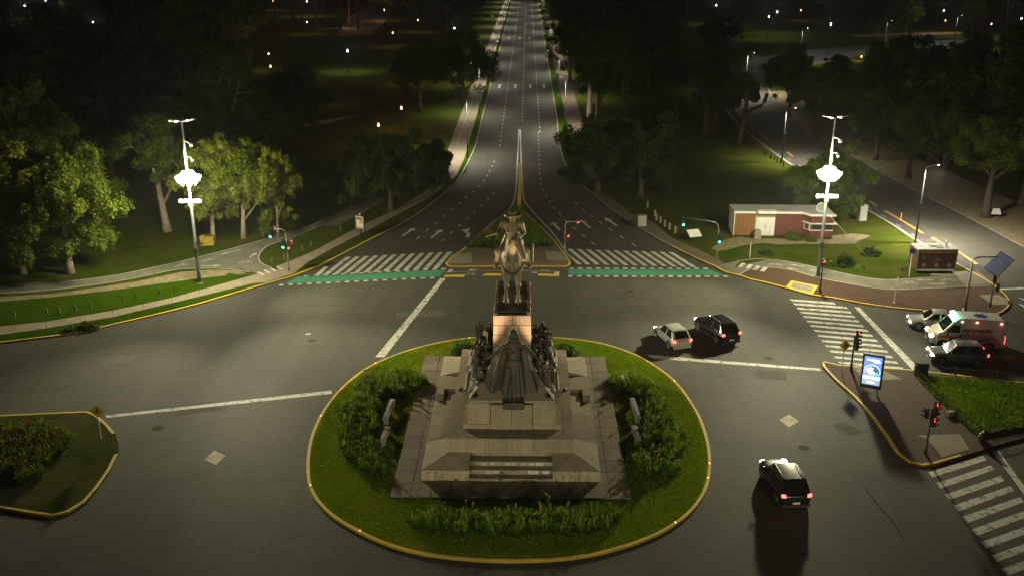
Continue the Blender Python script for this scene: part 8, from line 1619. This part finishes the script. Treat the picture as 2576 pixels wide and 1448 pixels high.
# prototypes for the darker trees behind
PROT = [tree_meshes(200 + k, H, Rc, cb, 9000, 0.33, mt_, 'bark_dark', (0, 0), 0.3, lb) for k, (H, Rc, cb, mt_, lb) in enumerate(((14, 6, 3.5, 'leaf_dark', 8), (17, 6.5, 5, 'leaf_dark', 9), (11, 5, 2.5, 'leaf_mid', 7), (20, 5.5, 7, 'leaf_dark', 9), (9, 4.5, 2, 'leaf_mid', 7), (15, 7.5, 4, 'leaf_mid', 9)))]
rs = random.Random(41)
for i, (x, y, k, s_, lab, grp) in enumerate(BACK):
    place_tree(PROT[k], 'dark_tree', lab, (x, y), rs.uniform(0, 6.28), s_, grp, s_ * rs.uniform(0.9, 1.15))
# palms at the upper left
def palm():
    wood = MB(); wood.tube([(0.05 * math.sin(k), 0, 17 * k / 8) for k in range(9)], [0.42 - 0.02 * k for k in range(9)], 8)
    C_ = []; N_ = []; S_ = []
    for k in range(30):
        a = k * 2.4; el = 1.2 - 2.0 * (k / 30); d = Vector((math.cos(a), math.sin(a), 0))
        for j in range(26):
            u = j / 25 * 3.4; z = 17 + u * math.sin(el) - 0.16 * u * u; p_ = d * (u * math.cos(el) + 0.1) + Vector((0, 0, z)); sd_ = Vector((-d.y, d.x, 0))
            for sg in (-1, 1): C_.append(p_ + sd_ * sg * 0.28 + Vector((0, 0, -0.1))); N_.append(Vector((0, 0, 1)) + sd_ * sg * 0.6); S_.append(0.32)
    wm = wood.mesh('trunk', True); wm.materials.append(MATS['bark_dark'])
    return wm, leaf_mesh('crown', np.array([tuple(c) for c in C_]), np.array([tuple(c) for c in N_]), np.array(S_), np.random.default_rng(1).random(len(C_)), 'leaf_palm', 0.25)
pm = palm()
for i, (x, y, s_) in enumerate(((-97, 372, 1.25), (-91, 366, 1.3), (-86, 372, 1.3), (-81, 364, 1.0), (-77, 370, 1.3), (-74.5, 372, 1.2), (-66.5, 360, 1.05), (-64, 365, 1.0), (-60, 358, 0.95))):
    t = thing('palm_tree', 'tall palm in the row at the upper left, %s from the left' % ordn[i].replace('nearest', 'first'), 'palm', (x, y, 0.1), i * 1.3, 'palms in the park'); t.scale = (s_,) * 3
    link('trunk', pm[0], None, t); link('crown', pm[1], None, t)
# pruned tree with a sawn bough beside the park cycle track
st = thing('pruned_tree', 'dark pruned tree with a bare upturned bough beside the cycle track', 'tree', (*PRUNED, 0.1))
w_ = MB(); w_.tube([(0, 0, 0), (0.3, 0, 2.6), (0.75, 0, 5.2), (0.8, 0, 7.5), (0.3, 0, 9.2)], [0.45, 0.36, 0.34, 0.26, 0.12], 9); w_.tube([(0.7, 0, 4.9), (1.9, -0.1, 5.6), (3.0, -0.1, 6.0), (3.5, -0.1, 6.7), (3.75, -0.1, 7.9)], [0.3, 0.27, 0.28, 0.3, 0.27], 9); w_.tube([(0.8, 0, 7.2), (-0.8, 0.2, 8.6), (-1.6, 0.2, 9.0)], [0.2, 0.12, 0.05], 6); w_.tube([(0.75, 0, 6.6), (1.8, 0.3, 8.2)], [0.15, 0.05], 6)
w_.obj('trunk', 'bark_dark', st, True)
rg = np.random.default_rng(5); cl = [((-1.4, 0.2, 9.2), 1.3), ((0.2, 0, 9.6), 1.5), ((1.5, 0.3, 8.6), 1.2), ((1.9, 0, 7.4), 0.9), ((-0.2, 0.4, 8.4), 1.0)]
C_ = np.concatenate([np.array(c) + (lambda d: d / np.linalg.norm(d, axis=1, keepdims=True) * r_ * rg.random((900, 1)) ** 0.5)(rg.normal(size=(900, 3))) for c, r_ in cl])
link('crown', leaf_mesh('crown', C_, rg.normal(size=C_.shape) + [0, 0, .4], 0.14 + 0.14 * rg.random(len(C_)), rg.random(len(C_)), 'leaf_dark'), None, st)

# ---- strap-leaved flower plants (agapanthus) and their beds
def plant_mesh(seed, nl, hgt, rad, w0=0.035):
    rs_ = random.Random(seed); V = []; Fc = []; tint = []
    for i in range(nl):
        a = rs_.uniform(0, 6.283); ln = rs_.uniform(0.6, 1.0) * hgt * 1.5; lean_ = rs_.uniform(0.25, 1.1); wd = w0 * rs_.uniform(0.8, 1.3); ca, sa = math.cos(a), math.sin(a); bt = rs_.random()
        o = len(V); r0 = rs_.uniform(0, 0.08)
        for j in range(5):
            u = j / 4; h_ = ln * (u * math.cos(lean_) - 0.38 * u * u * lean_); rr_ = r0 + ln * u * math.sin(lean_) * rad / hgt * 0.9; ww_ = wd * (1 - 0.85 * u) + 0.004
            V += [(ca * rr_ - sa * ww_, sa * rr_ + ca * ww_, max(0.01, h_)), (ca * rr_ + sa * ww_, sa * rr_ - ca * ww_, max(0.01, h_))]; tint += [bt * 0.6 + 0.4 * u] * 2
        for j in range(4): Fc.append((o + 2 * j, o + 2 * j + 1, o + 2 * j + 3, o + 2 * j + 2))
    me = bpy.data.meshes.new('leaves'); me.from_pydata(V, [], Fc); a_ = me.attributes.new('tint', 'FLOAT', 'POINT'); a_.data.foreach_set('value', np.array(tint, dtype=np.float32)); me.materials.append(MATS['leaf_bed']); me.update()
    return me
def bloom_mesh(seed, hgt, mat='bloom', r_=0.075):
    rs_ = random.Random(seed); m = MB(); m.tube([(0, 0, 0.1), (0.02, 0.01, hgt * 0.6), (0.05 * rs_.uniform(-1, 1), 0.05, hgt)], 0.011, 5); m.ell((0.02, 0.05, hgt + r_ * 0.4), (r_, r_, r_ * 0.85), None, 8, 5)
    me = m.mesh('flower'); a_ = me.attributes.new('tint', 'FLOAT', 'POINT'); a_.data.foreach_set('value', np.array([rs_.random() for _ in me.vertices], dtype=np.float32)); me.materials.append(MATS[mat]); return me
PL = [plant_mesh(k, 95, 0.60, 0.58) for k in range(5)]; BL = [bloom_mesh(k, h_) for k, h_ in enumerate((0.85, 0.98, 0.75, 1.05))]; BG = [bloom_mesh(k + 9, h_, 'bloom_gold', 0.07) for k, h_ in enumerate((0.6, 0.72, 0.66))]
def plant(name, label, x, y, s_, group, rs_, nb=2, bl=BL, z=0.115):
    t = thing(name, label, 'plant', (x, y, z), rs_.uniform(0, 6.28), group); t.scale = (s_, s_, s_ * rs_.uniform(0.85, 1.15))
    link('leaves', rs_.choice(PL), None, t)
    for _ in range(nb):
        o = link('flower', rs_.choice(bl), None, t); a = rs_.uniform(0, 6.28); o.location = (0.22 * math.cos(a), 0.22 * math.sin(a), 0); o.rotation_euler = (rs_.uniform(-.15, .15), rs_.uniform(-.15, .15), a)
rs = random.Random(8)
def inside(p_, poly):
    c = False; n = len(poly)
    for i in range(n):
        a, b = poly[i], poly[i - 1]
        if (a[1] > p_[1]) != (b[1] > p_[1]) and p_[0] < (b[0] - a[0]) * (p_[1] - a[1]) / (b[1] - a[1]) + a[0]: c = not c
    return c
def scatter(poly, step, jit, rs_):
    xs = [p_[0] for p_ in poly]; ys = [p_[1] for p_ in poly]; out = []; y = min(ys); r_ = 0
    while y < max(ys):
        x = min(xs) + (step / 2 if r_ % 2 else 0)
        while x < max(xs):
            q = (x + rs_.uniform(-jit, jit), y + rs_.uniform(-jit, jit))
            if inside(q, poly): out.append(q)
            x += step
        y += step * 0.8; r_ += 1
    return out
front_bed = BEDS['front']; 
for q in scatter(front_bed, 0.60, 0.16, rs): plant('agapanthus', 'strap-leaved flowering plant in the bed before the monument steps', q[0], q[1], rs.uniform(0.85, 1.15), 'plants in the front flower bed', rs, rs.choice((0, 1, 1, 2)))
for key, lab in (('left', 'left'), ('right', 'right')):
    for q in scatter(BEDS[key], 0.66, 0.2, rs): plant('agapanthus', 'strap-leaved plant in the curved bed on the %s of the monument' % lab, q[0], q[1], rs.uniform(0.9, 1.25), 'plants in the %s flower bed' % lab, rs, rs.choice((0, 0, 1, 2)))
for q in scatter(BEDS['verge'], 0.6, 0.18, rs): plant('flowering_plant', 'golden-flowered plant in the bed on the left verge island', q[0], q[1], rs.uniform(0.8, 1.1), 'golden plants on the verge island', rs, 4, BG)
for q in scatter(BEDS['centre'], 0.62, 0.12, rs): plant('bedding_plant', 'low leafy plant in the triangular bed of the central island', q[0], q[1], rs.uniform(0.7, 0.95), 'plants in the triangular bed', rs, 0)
def bush_mesh(seed, r_, h_, n, leaf, mat):
    rg = np.random.default_rng(seed); d = rg.normal(size=(n, 3)); d[:, 2] = np.abs(d[:, 2]); d /= np.linalg.norm(d, axis=1, keepdims=True)
    lump = 0.75 + 0.25 * np.sin(d[:, 0] * 6 + seed) * np.cos(d[:, 1] * 7 + seed) + 0.12 * np.sin(d[:, 2] * 9)
    p_ = d * (rg.random((n, 1)) ** 0.4) * lump[:, None] * np.array([r_, r_, h_]); p_[:, 2] += 0.03
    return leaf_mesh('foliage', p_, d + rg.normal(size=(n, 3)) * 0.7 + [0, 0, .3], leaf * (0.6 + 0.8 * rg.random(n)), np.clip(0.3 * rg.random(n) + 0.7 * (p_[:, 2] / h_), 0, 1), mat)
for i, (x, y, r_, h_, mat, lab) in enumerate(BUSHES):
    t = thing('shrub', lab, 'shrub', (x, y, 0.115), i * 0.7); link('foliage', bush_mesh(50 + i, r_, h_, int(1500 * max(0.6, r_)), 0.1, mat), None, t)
    sm = MB(); 
    for k in range(5): sm.tube([(0, 0, 0), (0.5 * r_ * math.cos(k * 1.3), 0.5 * r_ * math.sin(k * 1.3), h_ * 0.7)], [0.02, 0.008], 5)
    sm.obj('stem', 'bark_dark', t)
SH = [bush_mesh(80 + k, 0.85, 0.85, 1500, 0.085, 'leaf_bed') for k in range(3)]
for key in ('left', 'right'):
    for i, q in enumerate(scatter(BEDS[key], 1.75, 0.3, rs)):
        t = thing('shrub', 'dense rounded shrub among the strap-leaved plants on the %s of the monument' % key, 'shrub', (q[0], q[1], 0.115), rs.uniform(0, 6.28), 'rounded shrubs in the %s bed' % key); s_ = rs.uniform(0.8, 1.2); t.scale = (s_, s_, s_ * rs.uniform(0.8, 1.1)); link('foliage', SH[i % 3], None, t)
# rough ground cover on the corner lawn, short turf on the island
def cover(name, poly, n, hgt, wd, mat, label, z=0.118, seed=2):
    rg = np.random.default_rng(seed); xs = np.array([p_[0] for p_ in poly]); ys = np.array([p_[1] for p_ in poly]); pts = []
    while len(pts) < n:
        q = (rg.uniform(xs.min(), xs.max()), rg.uniform(ys.min(), ys.max()))
        if inside(q, poly): pts.append(q)
    P_ = np.array(pts); a = rg.random(n) * 6.283; h_ = hgt * (0.5 + rg.random(n)); V = np.empty((n, 3, 3)); c, s_ = np.cos(a), np.sin(a); ww_ = wd * (0.6 + 0.8 * rg.random(n))
    V[:, 0] = np.stack([P_[:, 0] - c * ww_, P_[:, 1] - s_ * ww_, np.full(n, z)], 1); V[:, 1] = np.stack([P_[:, 0] + c * ww_, P_[:, 1] + s_ * ww_, np.full(n, z)], 1)
    V[:, 2] = np.stack([P_[:, 0] + rg.normal(size=n) * h_ * 0.5, P_[:, 1] + rg.normal(size=n) * h_ * 0.5, z + h_], 1)
    me = bpy.data.meshes.new(name); me.vertices.add(n * 3); me.vertices.foreach_set('co', V.reshape(-1).astype(np.float32)); me.loops.add(n * 3); me.loops.foreach_set('vertex_index', np.arange(n * 3, dtype=np.int32)); me.polygons.add(n); me.polygons.foreach_set('loop_start', np.arange(0, n * 3, 3, dtype=np.int32))
    try: me.polygons.foreach_set('loop_total', np.full(n, 3, dtype=np.int32))
    except Exception: pass
    pat = np.sin(P_[:, 0] * 1.1 + 2 * np.sin(P_[:, 1] * 0.7)) * np.cos(P_[:, 1] * 0.9 + np.sin(P_[:, 0] * 0.8)); t_ = np.clip(0.45 + 0.3 * pat + 0.35 * rg.random(n), 0, 1)
    at_ = me.attributes.new('tint', 'FLOAT', 'POINT'); at_.data.foreach_set('value', np.repeat(t_, 3).astype(np.float32)); me.update(calc_edges=True); me.materials.append(MATS[mat])
    o = link(name, me, None, None, 'stuff'); o['label'] = label; return o
cover('ground_cover', L['corner_lawn'], 16000, 0.26, 0.05, 'turf', 'dense green ground cover inside the corner fence')
plat = [(-7.9, 48.4), (6.2, 48.4), (6.2, 68.9), (-7.9, 68.9)]
cover('island_turf', [((p_[0] - MX) * 0.975 + MX, (p_[1] - MY) * 0.975 + MY) for p_ in ri], 60000, 0.06, 0.03, 'turf', 'short mown grass on the round island')


# ------------------------------------------------------------------ thin volume added for glow round the lamps
m = bpy.data.materials.new('glow_haze'); m.use_nodes = True; t = m.node_tree
for n_ in list(t.nodes):
    if n_.type == 'BSDF_PRINCIPLED': t.nodes.remove(n_)
pv = t.nodes.new('ShaderNodeVolumePrincipled'); pv.inputs['Color'].default_value = (0.9, 0.92, 0.9, 1); pv.inputs['Density'].default_value = GLOW_DENSITY; pv.inputs['Anisotropy'].default_value = 0.1
t.links.new(pv.outputs[0], t.nodes['Material Output'].inputs['Volume']); MATS['glow_haze'] = m
hz = MB().box((0, 690, 16.5), (1840, 1680, 36)).obj('haze', 'glow_haze', None, False, 'stuff'); hz['label'] = 'thin scattering volume added over the whole junction for lamp glow'
cy.volume_bounces = 0; cy.volume_step_rate = 5.0
